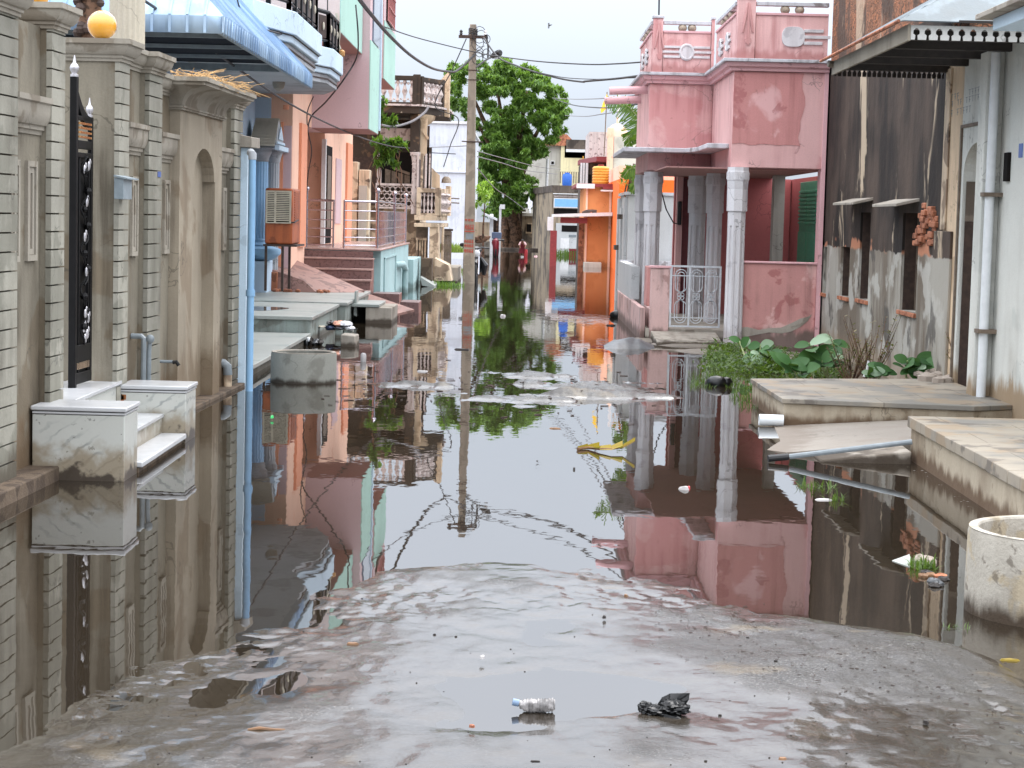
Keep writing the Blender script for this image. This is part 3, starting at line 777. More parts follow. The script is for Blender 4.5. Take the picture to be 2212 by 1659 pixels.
# pipes by the wall
t = thing('water_pipe', 'grey pvc water pipe with an elbow rising beside the marble steps', 'pipe', FR.w((.1, yC1 + .3, 0)))
py = FR.aty(D('R2', 1020, 1100), yC1 + .42)
yq = yC1 + .42
zt = FR.aty(D('R2', 1000, 960), yq).z
xr = FR.aty(D('R2', 1018, 1100), yq).x; xl = FR.aty(D('R2', 930, 960), yq).x
MB(FR).tube([(xr - .005, yq, -.1), (xr, yq, zt - .05), (xr, yq, zt - .02), (xr - .02, yq, zt), (xl, yq, zt)], .022, 10).build('pipe', M['pvc'], t)
MB(FR).tube([(xr + .035, yq + .03, -.1), (xr + .035, yq + .03, zt - .12), (xr + .04, yq + .03, zt - .04)], .018, 10).build('pipe', M['pvc'], t)
MB(FR).ball((xr + .045, yq + .02, zt - .02), .035, 10).build('tap_valve', M['pvc'], t)
t = thing('wall_tap', 'short grey tap sticking out of the wall past the water pipe', 'tap', FR.w((0, yD1, .5)))
q = FR.atx(D('R2', 1140, 1138), .0); 
MB(FR).tube([(-.05, yD1 + .03, q.z), (.10, yD1 + .03, q.z)], .013, 8).build('spout', M['pvc'], t)
MB(FR).tube([(.10, yD1 + .03, q.z - .005), (.13, yD1 + .03, q.z), (.15, yD1 + .03, q.z - .03)], .016, 8).build('valve', M['tyre'], t)
t = thing('drain_elbow', 'grey pvc drain elbow at the foot of the last pier of the grey wall', 'pipe', FR.w((.1, yE0, 0)))
yq = yE0 - .08
q = FR.aty(D('R2', 1600, 1190), yq)
MB(FR).tube([(q.x - .1, yq, q.z + .06), (q.x - .02, yq, q.z + .05), (q.x + .015, yq, q.z + .02), (q.x + .02, yq, q.z - .06)], .045, 12).build('elbow', M['pvc'], t)
MB(FR).tube([(q.x + .02, yq, q.z - .06), (q.x + .02, yq, -.15)], .04, 12).build('pipe', M['oldcream'], t)

# marble steps
c1 = atZ(D('B5', 975, 820)); print('marble base corner', c1)
def marble_block(nm, label, x0, x1, y0, y1, zt):
    t = thing(nm, label, 'parapet', (x1, y0, 0), 'marble parapets beside the gate steps')
    MB().box(x0, x1, y0, y1, -.2, zt - .055).build('block', M['marble'], t, .004)
    MB().box(x0 - .01, x1 + .015, y0 - .015, y1 + .015, zt - .03, zt).build('coping', M['marbletop'], t, .008)
    MB().box(x0, x1 + .006, y0 - .006, y1 + .006, zt - .05, zt - .036).build('band', M['marbletop'], t, .003)
    MB().box(x0, x1 - .006, y0 + .004, y1 - .004, zt - .06, zt - .029).build('joint', M['litterdark'], t)
yb = atY(D('R2', 990, 1480), 12.8)
f0 = 12.6
X1 = atY(D('B5', 880, 500), f0).x; zt1 = atY(D('R2', 885, 1500), f0).z
b0 = atX(D('B5', 975, 400), X1).y
X0 = atY(D('B5', 228, 500), f0).x
marble_block('marble_parapet', 'nearer white marble parapet block beside the gate steps, stained black at the water', X0, X1, f0, b0, zt1 + .03)
f1 = 14.78
X1b = atY(D('B5', 1315, 300), f1).x; b1 = atX(D('B5', 1385, 300), X1b).y
X0b = atY(D('B5', 845, 300), f1).x; zt2 = atY(D('B5', 1315, 150), f1).z
print('blocks', X0, X1, f0, b0, zt1, X0b, X1b, f1, b1, zt2)
marble_block('marble_parapet', 'farther white marble parapet block beyond the gate steps, rust stained at its corner', X0b, X1b, f1, b1, zt2 + .02)
rs = MB()
for (xa_, xb_, za_, zb_) in ((.0, .022, .10, zt2 - .05), (.022, .034, .2, zt2 - .06), (.01, .05, zt2 - .09, zt2 - .052)): rs.box(X0b + xa_, X0b + xb_, f1 - .0025, f1 - .0005, za_, zb_)
rs.build('rust_stain', M['rust'], bpy.data.objects['marble_parapet.001'])
t = thing('marble_steps', 'white marble steps down from the gate between the two parapets', 'steps', (X1 - .2, 13.9, 0))
zp = zg0
MB().box(X0 - .25, atX(D('R2', 840, 1320), X0b).x, b0 + .003, f1 - .003, -.2, zp - .03).build('riser', M['marble'], t)
zst = atY(D('B5', 1105, 345), f1 - .25).z
xs1 = atY(D('B5', 1105, 380), f1 - .25).x
MB().box(X0 - .25, X0b + .02, b0 + .003, f1 - .003, zp - .028, zp + .0).build('landing', M['marbletop'], t, .005)
MB().box(X0b, xs1, b0 + .003, f1 - .003, -.2, zst - .03).build('riser', M['marble'], t)
MB().box(X0b - .02, xs1 + .015, b0 + .003, f1 - .003, zst - .028, zst).build('tread', M['marbletop'], t, .005)
zs2 = .075
xs2 = X1b + .0
MB().box(xs1, xs2 - .02, b0 + .003, f1 + .15, -.2, zs2 - .045).build('riser', M['wornbrick'], t)
MB().box(xs1 - .02, xs2 + .01, b0 + .003, f1 - .003, zs2 - .04, zs2).build('tread', M['marbletop'], t, .01)
# ------------------------------------------------------------------ blue house with awning (left, past the grey wall)
bh = thing('blue_house', 'pale blue house with a corrugated awning, a white balcony and a small tiled porch roof', 'house', (-4.65, 27, 0))
WX = -4.65
MB().box(-9, WX, 20.4, 34.75, -.2, 7.5).build('wall', M['bluewall'], bh)
MB().box(-8, -2.95, 19.95, 20.38, -.2, 2.42).build('front_wall', M['bluewall'], bh, .005)
MB().box(WX - .01, -4.375, 34.751, 34.795, -.2, 3.7).build('end_wall', M['bluewall'], bh)
# pilaster and ledge by the pipe
MB().box(-2.949, -2.70, 19.72, 19.94, -.2, 2.36).build('pilaster', M['bluelight'], bh, .006)
q = atY(D('C8', 335, 700), 19.7)
MB().hexa([(-3.0, 19.66, 2.361), (-2.66, 19.66, 2.361), (-2.62, 19.98, 2.361), (-3.0, 19.98, 2.361)], [(-3.0, 19.66, 2.52), (-2.66, 19.66, 2.46), (-2.62, 19.98, 2.46), (-3.0, 19.98, 2.52)]).build('ledge', M['conc'], bh, .004)
# downpipe
pb = atZ((538, 845))
dp = MB()
zt = atY(D('C8', 300, 870), pb.y).z
dp.tube([(pb.x, pb.y, -.2), (pb.x, pb.y, zt)], .036, 14)
o = dp.build('downpipe', M['bluepipe'], bh)
MB().tube([(pb.x, pb.y, zt + .001), (pb.x, pb.y, zt + .05), (pb.x - .03, pb.y + .1, zt + .07)], .04, 12).build('pipe_collar', M['soffit'], o)
MB().tube([(pb.x, pb.y, .92), (pb.x, pb.y, .98)], .045, 14).build('pipe_collar', M['bluepipe'], o)
# pavilion roof and its columns
PY0, PY1 = 33.45, 34.74
gx1 = atY(D('C8', 690, 640), PY0).x; gx0 = atY(D('C8', 245, 640), PY0).x
ze = atY(D('C8', 690, 680), PY0).z; zr = atY(D('C8', 790, 190), (PY0 + PY1) / 2).z
ym = (PY0 + PY1) / 2
rx0 = gx0 + .03
print('pavilion', gx0, gx1, ze, zr)
r = MB()
r.hexa([(gx0, PY0, ze), (gx1, PY0, ze), (gx1, PY1, ze), (gx0, PY1, ze)], [(rx0, ym - .04, zr), (gx1 - .04, ym - .04, zr), (gx1 - .04, ym + .04, zr), (rx0, ym + .04, zr)])
pr = r.build('porch_roof', M['soffit'], bh)
r = MB()
for k in range(9):                 # tile courses on the slope
    a, b = k / 9, (k + 1) / 9
    for sgn in (0, 1):
        yy = lambda t: (PY0 + (ym - .04 - PY0) * t) if sgn == 0 else (PY1 - (PY1 - ym - .04) * t)
        o_ = -.018 if sgn == 0 else .018
        xl = lambda t: gx0 + .03 * t
        za, zb = ze + .04 + (zr - ze - .04) * a, ze + .04 + (zr - ze - .04) * b
        r.hexa([(xl(a), yy(a) + o_ * 2.2, za - .005), (gx1 - .02, yy(a) + o_ * 2.2, za - .005), (gx1 - .02, yy(a), za), (xl(a), yy(a), za)],
               [(xl(b), yy(b) + o_ * .6, zb - .004), (gx1 - .03, yy(b) + o_ * .6, zb - .004), (gx1 - .03, yy(b), zb), (xl(b), yy(b), zb)])
r.build('tiles', M['cream'], pr)
r = MB()
r.box(gx1 - .02, gx1 + .06, PY0 - .02, PY1 + .02, ze - .03, ze + .05)
r.prism([(PY0 + .32, ze + .16), (PY1 - .32, ze + .16), (ym, zr - .14)], 'x', gx1 - .01, gx1 + .012)
r.prism([(PY0 + .1, ze + .08), (PY1 - .1, ze + .08), (PY1 - .2, ze + .12), (PY0 + .2, ze + .12)], 'x', gx1 - .01, gx1 + .02)
r.build('gable_trim', M['bluelight'], pr, .004)
def porch_col(px, Y, r0, zt, mat, zb=.45):
    x = atY((px, 400), Y).x
    m = MB()
    n = 24
    rr = lambda j: r0 * (1 - .12 * (j % 2))
    for za, zc, k in ((zb, zt - .22, 1),):
        A = [(x + rr(j) * math.cos(2 * PI * j / n), Y + rr(j) * math.sin(2 * PI * j / n)) for j in range(n)]
        m.prism(A, 'z', za, zc)
    o = m.build('column', mat, bh)
    MB().lathe([(r0 * 1.0, zt - .22), (r0 * 1.15, zt - .2), (r0 * 1.15, zt - .16), (r0 * 1.5, zt - .07), (r0 * 1.6, zt - .06), (r0 * 1.6, zt)], (x, Y, 0), 20).build('capital', M['soffit'], o)
    return x
cx1 = porch_col(566, 33.8, .10, ze - .002, M['bluepaint'])
cx2 = porch_col(592, 34.4, .09, ze - .002, M['soffit'])
# bowl pedestal
zb = atY(D('R4', 272, 590), 33.8).z; zb2 = atY(D('R4', 272, 765), 33.8).z
rb = .335
bx = atY(D('R4', 222, 600), 33.8).x
MB().lathe([(.1, zb), (.12, zb - .02), (.12, zb - .06), (.19, zb - .1), (.19, zb - .13), (rb, zb - .17), (rb * 1.03, zb - .22), (rb, zb - .26), (rb * .7, zb2 + .02), (rb * .3, zb2 - .03)], (bx, 33.8, 0), 26).build('pedestal_bowl', M['bluepaint'], bh)
MB().box(-5.6, bx + .14, 33.5, 34.6, -.2, zb2 - .02).build('pedestal', M['bluewall'], bh, .01)
# dark doorway behind the columns
MB().box(WX - .3, WX + .004, 22.5, 24.6, .4, 2.5).build('doorway', M['dark'], bh)
MB().box(WX, WX + .05, 26.6, 29.5, .5, 2.9).build('window', M['bluelight'], bh)
# awning
ax, az = -2.74, 3.32
AY0, AY1 = 18.2, 26.0
XW = -6.0
aw = MB(); rb = MB()
YS = [AY0 + (AY1 - AY0) * k / 46 for k in range(47)]
hb = lambda y_: max(0., min(1, (AY1 - y_) / .75, (y_ - AY0) / .75))
SK = .17
def apt(y_, u): return (ax - .72 * u, y_, az + SK + .78 * u)
for a, b in zip(YS, YS[1:]):
    m_ = (a + b) / 2
    for (p, q, zp, zq) in ((a, m_, .03, 0), (m_, b, 0, .03)):     # toothed hem
        aw.face([(ax, p, az + zp), (ax, q, az + zq), (ax, q, az + SK), (ax, p, az + SK)])
    aw.face([apt(a, 0), apt(b, 0), apt(b, hb(b)), apt(a, hb(a))])
    rb.box(ax - .004, ax + .012, a - .011, a + .011, az + .02, az + SK)
    u1 = hb(a)
    if u1 > .02:
        p0, p1 = apt(a, 0), apt(a, u1)
        rb.hexa([(p0[0], a - .011, p0[2]), (p0[0] + .013, a - .009, p0[2] + .01), (p0[0] + .013, a + .009, p0[2] + .01), (p0[0], a + .011, p0[2])],
                [(p1[0], a - .011, p1[2]), (p1[0] + .013, a - .009, p1[2] + .01), (p1[0] + .013, a + .009, p1[2] + .01), (p1[0], a + .011, p1[2])])
XS = [ax - .16 * k for k in range(21)]
for k, (a, b) in enumerate(zip(XS, XS[1:])):
    u = lambda x_: min(1., (ax - x_) / .72)
    hp = lambda x_, t: (x_, AY0 + .75 * t, az + SK + .78 * t)
    aw.face([(a, AY0, az + .01), (b, AY0, az + .01), (b, AY0, az + SK), (a, AY0, az + SK)])
    aw.face([hp(a, 0), hp(b, 0), hp(b, u(b)), hp(a, u(a))])
    if k:
        rb.box(a - .012, a + .012, AY0 - .012, AY0 + .004, az + .015, az + SK)
        p0, p1 = hp(a, 0), hp(a, u(a))
        rb.hexa([(a - .012, p0[1], p0[2]), (a - .01, p0[1] - .012, p0[2] + .008), (a + .01, p0[1] - .012, p0[2] + .008), (a + .012, p0[1], p0[2])],
                [(a - .012, p1[1], p1[2]), (a - .01, p1[1] - .012, p1[2] + .008), (a + .01, p1[1] - .012, p1[2] + .008), (a + .012, p1[1], p1[2])])
aw_o = aw.build('awning', M['awning'], bh, 0, 2)
bm_ = bmesh.new(); bm_.from_mesh(aw_o.data); bmesh.ops.remove_doubles(bm_, verts=bm_.verts, dist=.002); bmesh.ops.recalc_face_normals(bm_, faces=bm_.faces); bm_.to_mesh(aw_o.data); bm_.free()
aw_o.data.set_sharp_from_angle(angle=.03)
tag(rb.build('awning_ribs', M['awning'], aw_o), None, None, kind='stuff')
sol = aw_o.modifiers.new('s', 'SOLIDIFY'); sol.thickness = .006
t_ = MB().box(XW, ax - .05, AY0 + .06, 23.4, az + .13, az + .15).build('awning_lining', M['tarp'], aw_o)
t_ = MB()
for yy in (19.6, 20.9, 22.2): t_.box(XW, ax - .05, yy, yy + .04, az + .09, az + .128)
t_.box(ax - .10, ax - .02, AY0 + .02, AY1 - .05, az + .04, az + .12); t_.box(XW, ax - .12, AY0 + .02, AY0 + .08, az + .04, az + .12); t_.box(XW, ax - .12, 23.4, 23.46, az + .04, az + .12)
t_.build('awning_frame', M['mailbox'], aw_o)
# balcony
pl = [(WX, 24.4), (-3.3, 24.4), (-2.95, 25.9), (-2.95, 29.2), (-3.28, 30.2), (-3.28, 30.65), (-3.0, 31.6), (-3.0, 33.2), (-3.34, 34.7), (WX, 34.7)]
def inset(P, d):
    out = []
    for i, p in enumerate(P):
        out.append((p[0] - (d if p[0] > WX + .1 else 0), p[1] + (d if i == 1 else -d if i == len(P) - 2 else 0)))
    return out
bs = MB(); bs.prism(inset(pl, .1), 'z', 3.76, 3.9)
bo = bs.build('balcony', M['soffit'], bh, .006)
m = MB(); m.prism(inset(pl, .05), 'z', 3.901, 4.0); m.prism(pl, 'z', 4.001, 4.3); m.build('fascia', M['bluelight'], bo, .012)
m = MB(); m.prism(inset(pl, .085), 'z', 3.82, 3.84); m.prism(inset(pl, .035), 'z', 3.99, 3.9995); m.build('fascia_groove', M['darkbrown'], bo)
# ceiling fan boss under the slab
MB().lathe([(.02, 3.62), (.08, 3.66), (.1, 3.72), (.1, 3.76)], (-3.85, 31.5, 0), 14).build('ceiling_boss', M['conc'], bo)
rl = MB(); gd = MB(); pn = MB()
rp = inset(pl, .1)[1:-1]
for (a, b) in zip(rp, rp[1:]):
    a, b = Vector(a), Vector(b); L = (b - a).length; d = (b - a) / L
    rl.tube([(a.x, a.y, 4.86), (b.x, b.y, 4.86)], .035, 8); rl.tube([(a.x, a.y, 4.42), (b.x, b.y, 4.42)], .02, 6)
    k = max(1, round(L / .62))
    for i in range(k + 1):
        p = a + d * (L * i / k)
        rl.box(p.x - .03, p.x + .03, p.y - .03, p.y + .03, 4.301, 4.85)
        if i < k:
            c = a + d * (L * (i + .5) / k); hw = L / k * .3
            p0, p1 = c - d * hw, c + d * hw; nrm = Vector((d.y, -d.x)) * .012
            pn.hexa([(p0.x, p0.y, 4.46), (p1.x, p1.y, 4.46), (p1.x + nrm.x, p1.y + nrm.y, 4.46), (p0.x + nrm.x, p0.y + nrm.y, 4.46)], [(p0.x, p0.y, 4.8), (p1.x, p1.y, 4.8), (p1.x + nrm.x, p1.y + nrm.y, 4.8), (p0.x + nrm.x, p0.y + nrm.y, 4.8)])
            gd.ball((c.x + nrm.x * 2, c.y + nrm.y * 2, 4.63), .055, 8, (.35, .75, 1.2))
ro = rl.build('railing', M['black'], bh)
tag(pn.build('railing_panels', M['darkbrown'], ro), None, None, kind='stuff'); tag(gd.build('medallions', M['cream'], ro), None, None, kind='stuff')
MB().box(WX, WX + .02, 24.5, 34.6, 4.3, 7.4).build('upper_wall', M['bluelight'], bh)

# fluted column and trunk behind the grey wall
cw = thing('fluted_column', 'cream fluted column standing behind the grey wall and globe lamp', 'column', (-4., 17.2, 0))
q0 = atY(D('R1', 825, 150), 17.2).x; q1 = atY(D('R1', 1027, 150), 17.2).x
xc, rc = (q0 + q1) / 2 - .03, (q1 - q0) / 2 + .03
n = 40
MB().prism([(xc + rc * (1 - .09 * (j % 2)) * math.cos(2 * PI * j / n), 17.2 + rc * (1 - .09 * (j % 2)) * math.sin(2 * PI * j / n)) for j in range(n)], 'z', -.2, 3.9).build('shaft', M['cream'], cw)
MB().lathe([(rc, 3.9), (rc * 1.2, 3.95), (rc * 1.2, 4.1), (rc * 1.5, 4.2), (rc * 1.5, 4.3)], (xc, 17.2, 0), 24).build('capital', M['cream'], cw)
tk = thing('tree_trunk', 'brown rough tree trunk behind the globe lamp, left of the fluted column', 'tree', (-4.2, 16.9, 0))
q0 = atY(D('R1', 590, 150), 16.5).x; q1 = atY(D('R1', 745, 150), 16.5).x
m = MB()
path = [((q0 + q1) / 2 + .04 * math.sin(k * 1.3), 16.5 + .03 * math.cos(k), -.2 + k * .4) for k in range(13)]
m.tube(path, [(q1 - q0) / 2 * (1.05 + .08 * math.sin(k * 2.1)) for k in range(13)], 14)
m.build('trunk', M['bark'], tk)
m = MB()
for k in range(14):
    a = rnd(-2.6, -.5); zz_ = rnd(2.6, 3.6)
    m.ball((path[0][0] + math.cos(a) * .15, 16.5 + math.sin(a) * .15, zz_), rnd(.02, .05), 8)
m.build('knots', M['darkbrown'], tk)
m = MB()
for k in range(5):
    a = rnd(0, 6.28)
    m.tube([path[-1], (path[-1][0] + math.cos(a) * .6, 16.5 + math.sin(a) * .4, 5.3), (path[-1][0] + math.cos(a) * 1.4, 16.5 + math.sin(a) * .9, 6.2)], [.1, .06, .03], 7)
m.build('branches', M['bark'], tk)

# ------------------------------------------------------------------ peach house with mauve bays
ph = thing('peach_house', 'peach house with mauve and mint green bays above granite steps and a steel railing', 'house', (-4, 40, 0))
PX = -4.0
m = MB()
m.box(-9, PX, 34.8, 37.0, -.2, 3.33); m.box(-9, -4.75, 37.0, 40.5, -.2, 3.33); m.box(-9, PX, 40.5, 47.2, -.2, 3.33); m.box(-9, PX - .002, 34.8, 47.2, 3.331, 9)
m.build('wall', M['peach'], ph)
def strip(name, za, xa, xb, mat, z0, z1, pr=.04, x=PX):
    ya = atX(D(za, xa, 900), x).y; yb_ = atX(D(za, xb, 900), x).y
    return MB().box(x - .02, x + pr, ya, yb_, z0, z1).build(name, mat, ph)
strip('trim', 'R3', 540, 588, M['orangetrim'], 1.1, 3.32, .05)
strip('trim', 'R3', 930, 970, M['orangetrim'], 1.1, 3.32, .05)
strip('trim', 'R3', 680, 738, M['orangetrim'], 1.1, 3.32, .02, -4.75)  # deeper orange stands in for the darker shade inside the recess
strip('door', 'R3', 745, 815, M['dark'], 1.1, 3.1, .01)
strip('door_leaf', 'R3', 772, 800, M['doorwood'], 1.4, 2.9, .03)
strip('door_frame', 'R3', 738, 746, M['whitepaint'], 1.1, 3.2, .06)
strip('door_panel', 'R3', 846, 892, M['mauve'], 1.5, 2.9, .02)
# pinkish doorway by the cooler
dx0 = atY(D('R3', 408, 1200), 34.78).x; dx1 = atY(D('R3', 474, 1200), 34.78).x
MB().box(dx0, dx1, 34.76, 34.799, .4, atY(D('R3', 440, 1040), 34.78).z).build('doorway', M['mauve'], ph)
MB().box(dx0 - .07, dx0 - .002, 34.74, 34.799, .4, atY(D('R3', 440, 1035), 34.78).z + .05).build('door_frame', M['orangetrim'], ph)
MB().tube([(PX + .05, atX(D('R3', 405, 850), PX).y, atX(D('R3', 405, 905), PX).z), (PX + .05, atX(D('R3', 405, 850), PX).y, 3.5)], .05, 10).build('spout', M['orangetrim'], ph)
def bay(y0, y1, z0, xo, z1=9., zg=None, front=M['mauve']):
    o = MB().box(-8.5, xo, y0, y1, z0, z1).build('bay', front, ph)
    zg = zg or z0 + 1.
    MB().box(xo + .001, xo + .02, y0, y1, z0 + .001, zg).build('green_panel', M['mintgreen'], o)
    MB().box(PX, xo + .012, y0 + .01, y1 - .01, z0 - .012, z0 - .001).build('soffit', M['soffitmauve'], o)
    return o
M['beige'] = plaster('beige wall paint', lin(222, 202, 194), .04, bump=.12)
b1 = bay(33.43, 37.9, 4.73, -3.09, 9., 5.75, M['beige'])
b2 = bay(37.93, 40.3, 3.33, -2.93, 9., 5.0)
b3 = bay(41.9, 45.5, 4.55, -2.95, 9., 5.75, M['mauve'])
def grill(y0, y1, z0, z1, x, mat, par, nv=6, nh=5):
    g = MB()
    for k in range(nv + 1): g.box(x, x + .02, y0 + (y1 - y0) * k / nv - .012, y0 + (y1 - y0) * k / nv + .012, z0, z1)
    for k in range(nh + 1): g.box(x + .021, x + .035, y0, y1, z0 + (z1 - z0) * k / nh - .012, z0 + (z1 - z0) * k / nh + .012)
    o = g.build('window_grill', mat, par)
    MB().box(x - .01, x - .003, y0, y1, z0, z1).build('window', M['doorwood'] if mat is not M['redpaint'] else M['whitepaint'], o)
grill(34.4, 37.2, 5.8, 7.3, -3.06, M['oldpale'], b1)
grill(42.5, 44.6, 5.8, 7.6, -2.91, plain('faded red grill', lin(196, 126, 122), .6), b3, 7, 6)
grill(33.6, 33.61, 0, .01, -5, M['oldpale'], b1, 1, 1) if False else None
MB().box(-2.93, -2.9, 38.5, 40.1, 5.02, 8.9).build('window', plain('smoky glass', lin(110, 124, 142), .08, 0, .3, sc=3), b2)
MB().box(-2.95, -2.88, 40.32, 40.5, 3.4, 9).build('pilaster', M['bluelight'], b2)
# tassel hanging at the first bay
t = thing('hanging_tassel', 'cream tassel hanging from the corner of the mint green window box', 'tassel', atY(D('R3', 850, 100), 33.4))
m = MB()
q = atY(D('R3', 850, 110), 33.38); q2 = atY(D('R3', 868, 430), 33.38)
for k in range(5):
    m.tube([(q.x + rnd(-.02, .02), 33.36, q.z), (q.x + rnd(-.05, .05), 33.36, (q.z + q2.z) / 2), (q2.x + rnd(-.06, .06), 33.36, q2.z + rnd(0, .12))], [.012, .02, .016], 5)
tt = m.build('cords', M['cream'], t)
m = MB()
for k in range(2): m.lathe([(.01, 0), (.05, -.03), (.05, -.1), (.03, -.12)], (q2.x - .07 + k * .12, 33.36, q2.z + .04), 8)
m.build('bells', M['goldpanel'], t)
# landing, steps, teal plinth
LZ = 1.08
m = MB(); m.box(-8, -2.90, 37.3, 47, -.2, LZ - .04); m.box(-2.9, -2.63, 37.8, 47, -.2, LZ - .04)
lo = m.build('plinth', M['teal'], ph, .004)
MB().box(-8, -2.60, 37.27, 47.02, LZ - .038, LZ).build('landing', M['graniteedge'], ph, .01)
sx0, sx1 = -4.05, -2.72
n = 5
for k in range(n):
    zt = LZ - .19 * (k + 1) + .02; y0 = 37.26 - .28 * (k + 1)
    wl = sx0 - (.35 if k > 1 else 0)
    MB().box(wl, sx1, y0, 37.26 - .28 * k - (0 if k else 0), -.2, zt - .035).build('step', M['granite'], ph, .003)
    MB().box(wl, sx1 + .01, y0 - .02, 37.26 - .28 * k - .004, zt - .033, zt).build('step_nosing', M['graniteedge'], ph, .004)
MB().box(-4.4, sx1 - .02, 37.262, 37.28, .8, LZ - .05).build('riser', M['granite'], ph)
# raised panel, pipe, low wing
fxx = lambda z, x, y: atX(D(z, x, y), -2.63)
a = fxx('C4', 510, 1210); b = fxx('C4', 622, 1560)
f = MB(); f.box(-2.629, -2.61, a.y, b.y, b.z, b.z + .03); f.box(-2.629, -2.61, a.y, b.y, a.z - .03, a.z); f.box(-2.629, -2.6, a.y, a.y + .12, b.z, a.z); f.box(-2.629, -2.6, b.y - .12, b.y, b.z, a.z)
f.build('panel_frame', M['teal'], lo, .004)
a = fxx('C4', 640, 1285); b = fxx('C4', 690, 1300)
MB().tube([(-2.66, a.y, a.z), (-2.58, a.y + .1, a.z + .01), (-2.55, (a.y + b.y) / 2, a.z), (-2.54, b.y, a.z - .12), (-2.54, b.y, -.2)], .07, 12).build('drain_pipe', M['teal'], lo)
a = atX(D('C4', 838, 1185), -2.52)
MB().box(-3.4, -2.50, 47.05, 50.5, -.2, .68).build('low_wing', M['teal'], lo, .01)
# steel railing
rail = thing('steel_railing', 'stainless steel railing with ball topped posts round the granite landing', 'railing', (-3.2, 38, LZ))
def rseg(p, q, balls=(0, 0), hts=(.88, .70, .52, .36, .2), post0=True, post1=True, r=.022):
    m = MB(); p, q = Vector(p), Vector(q)
    for h in hts: m.tube([(p.x, p.y, LZ + h), (q.x, q.y, LZ + h)], r if h > .8 else .011, 8)
    m.tube([(p.x, p.y, LZ + .05), (q.x, q.y, LZ + .05)], .014, 8)
    for e, bl in ((p, balls[0]), (q, balls[1])):
        m.tube([(e.x, e.y, LZ), (e.x, e.y, LZ + (1.04 if bl else .9))], .03 if bl else .02, 10)
    m.build('rail_section', M['steel'], rail)
    for e, bl in ((p, balls[0]), (q, balls[1])):
        if bl: MB().ball((e.x, e.y, LZ + 1.09), .055, 12).build('ball_finial', M['steel'], rail)
Yr = 37.5
X_ = lambda z: atY(D('R4', z, 450), Yr).x
rseg((X_(595), Yr), (X_(820), Yr), (1, 0))
rseg((X_(908), Yr), (-2.72, Yr + .35), (0, 1))
rseg((-2.72, Yr + .35), (-2.70, 42.6), (0, 1)); rseg((-2.70, 42.6), (-2.70, 46.8), (0, 1))
m = MB()
for k in range(1, 22):
    y_ = Yr + .35 + (46.8 - Yr - .35) * k / 22
    MB().tube([(-2.705, y_, LZ + .05), (-2.705, y_, LZ + .7)], .012, 6).build('baluster', M['steel'], rail)

# ------------------------------------------------------------------ air cooler on its stand
YC = 32.4
q0 = atY(D('R4', 258, 170), YC); q1 = atY(D('R4', 478, 640), YC); q2 = atY(D('R4', 540, 640), YC)
ac = thing('air_cooler', 'rusty orange air cooler with cream louvres on an iron stand', 'air cooler', ((q0.x + q1.x) / 2, YC, .4))
cx0, cx1, cz0, cz1 = q0.x, q1.x, q1.z, q0.z
body = MB().box(cx0, cx1, YC, YC + 1.1, cz0, cz1).build('body', M['orangebox'], ac, .03)
gz0 = atY(D('R4', 300, 462), YC).z; gz1 = atY(D('R4', 300, 192), YC).z
gx0_, gx1_ = cx0 + .015, cx1 - .02
m = MB(); m.box(gx0_, gx1_, YC - .012, YC + .002, gz0, gz1); m.build('recess', M['dark'], body)
m = MB()
for k in range(16):
    z = gz0 + .04 + (gz1 - gz0 - .08) * k / 15.5
    m.box(gx0_ + .02, gx1_ - .02, YC - .035, YC - .014, z, z + .018)
m.box(gx0_, gx0_ + .025, YC - .04, YC - .0121, gz0, gz1); m.box(gx1_ - .03, gx1_, YC - .04, YC - .0121, gz0, gz1); xm = gx0_ + (gx1_ - gx0_) * .37
m.box(xm - .015, xm + .015, YC - .042, YC - .0121, gz0, gz1); m.box(gx0_ + .025, gx1_ - .03, YC - .04, YC - .0121, gz1 - .03, gz1); m.box(gx0_ + .025, gx1_ - .03, YC - .04, YC - .0121, gz0, gz0 + .02)
m.build('louvres', M['louvre'], body)
m = MB()
for k in range(13):
    z = gz0 + (gz1 - gz0) * k / 13
    m.box(cx1 + .0005, cx1 + .012, YC + .25, YC + .95, z + .01, z + .03)
m.build('side_louvres', M['orangebox'], body)
MB().tube([((cx0 + cx1) / 2, YC - .02, cz0 + .35), (cx1 + .03, YC + .0, cz0 + .36), (cx1 + .04, YC + .5, cz0 + .4)], .012, 6).build('cable', M['wire'], body)
xf = atY(D('R4', 395, 900), YC).x; zf = atY(D('R4', 395, 1025), YC).z
s = MB(); s.box(xf - .02, xf + .02, YC + .02, YC + .06, zf, cz0 - .035); s.box(xf - .02, xf + .02, YC + 1.0, YC + 1.04, zf, cz0 - .035); s.box(cx0 - .02, cx1 + .08, YC - .03, YC + 1.13, cz0 - .034, cz0 - .002); s.box(cx0, cx0 + .04, YC + .02, YC + .06, zf, cz0 - .035)
s.build('stand', M['darkbrown'], ac)
print('cooler', cx0, cx1, cz0, cz1, zf)

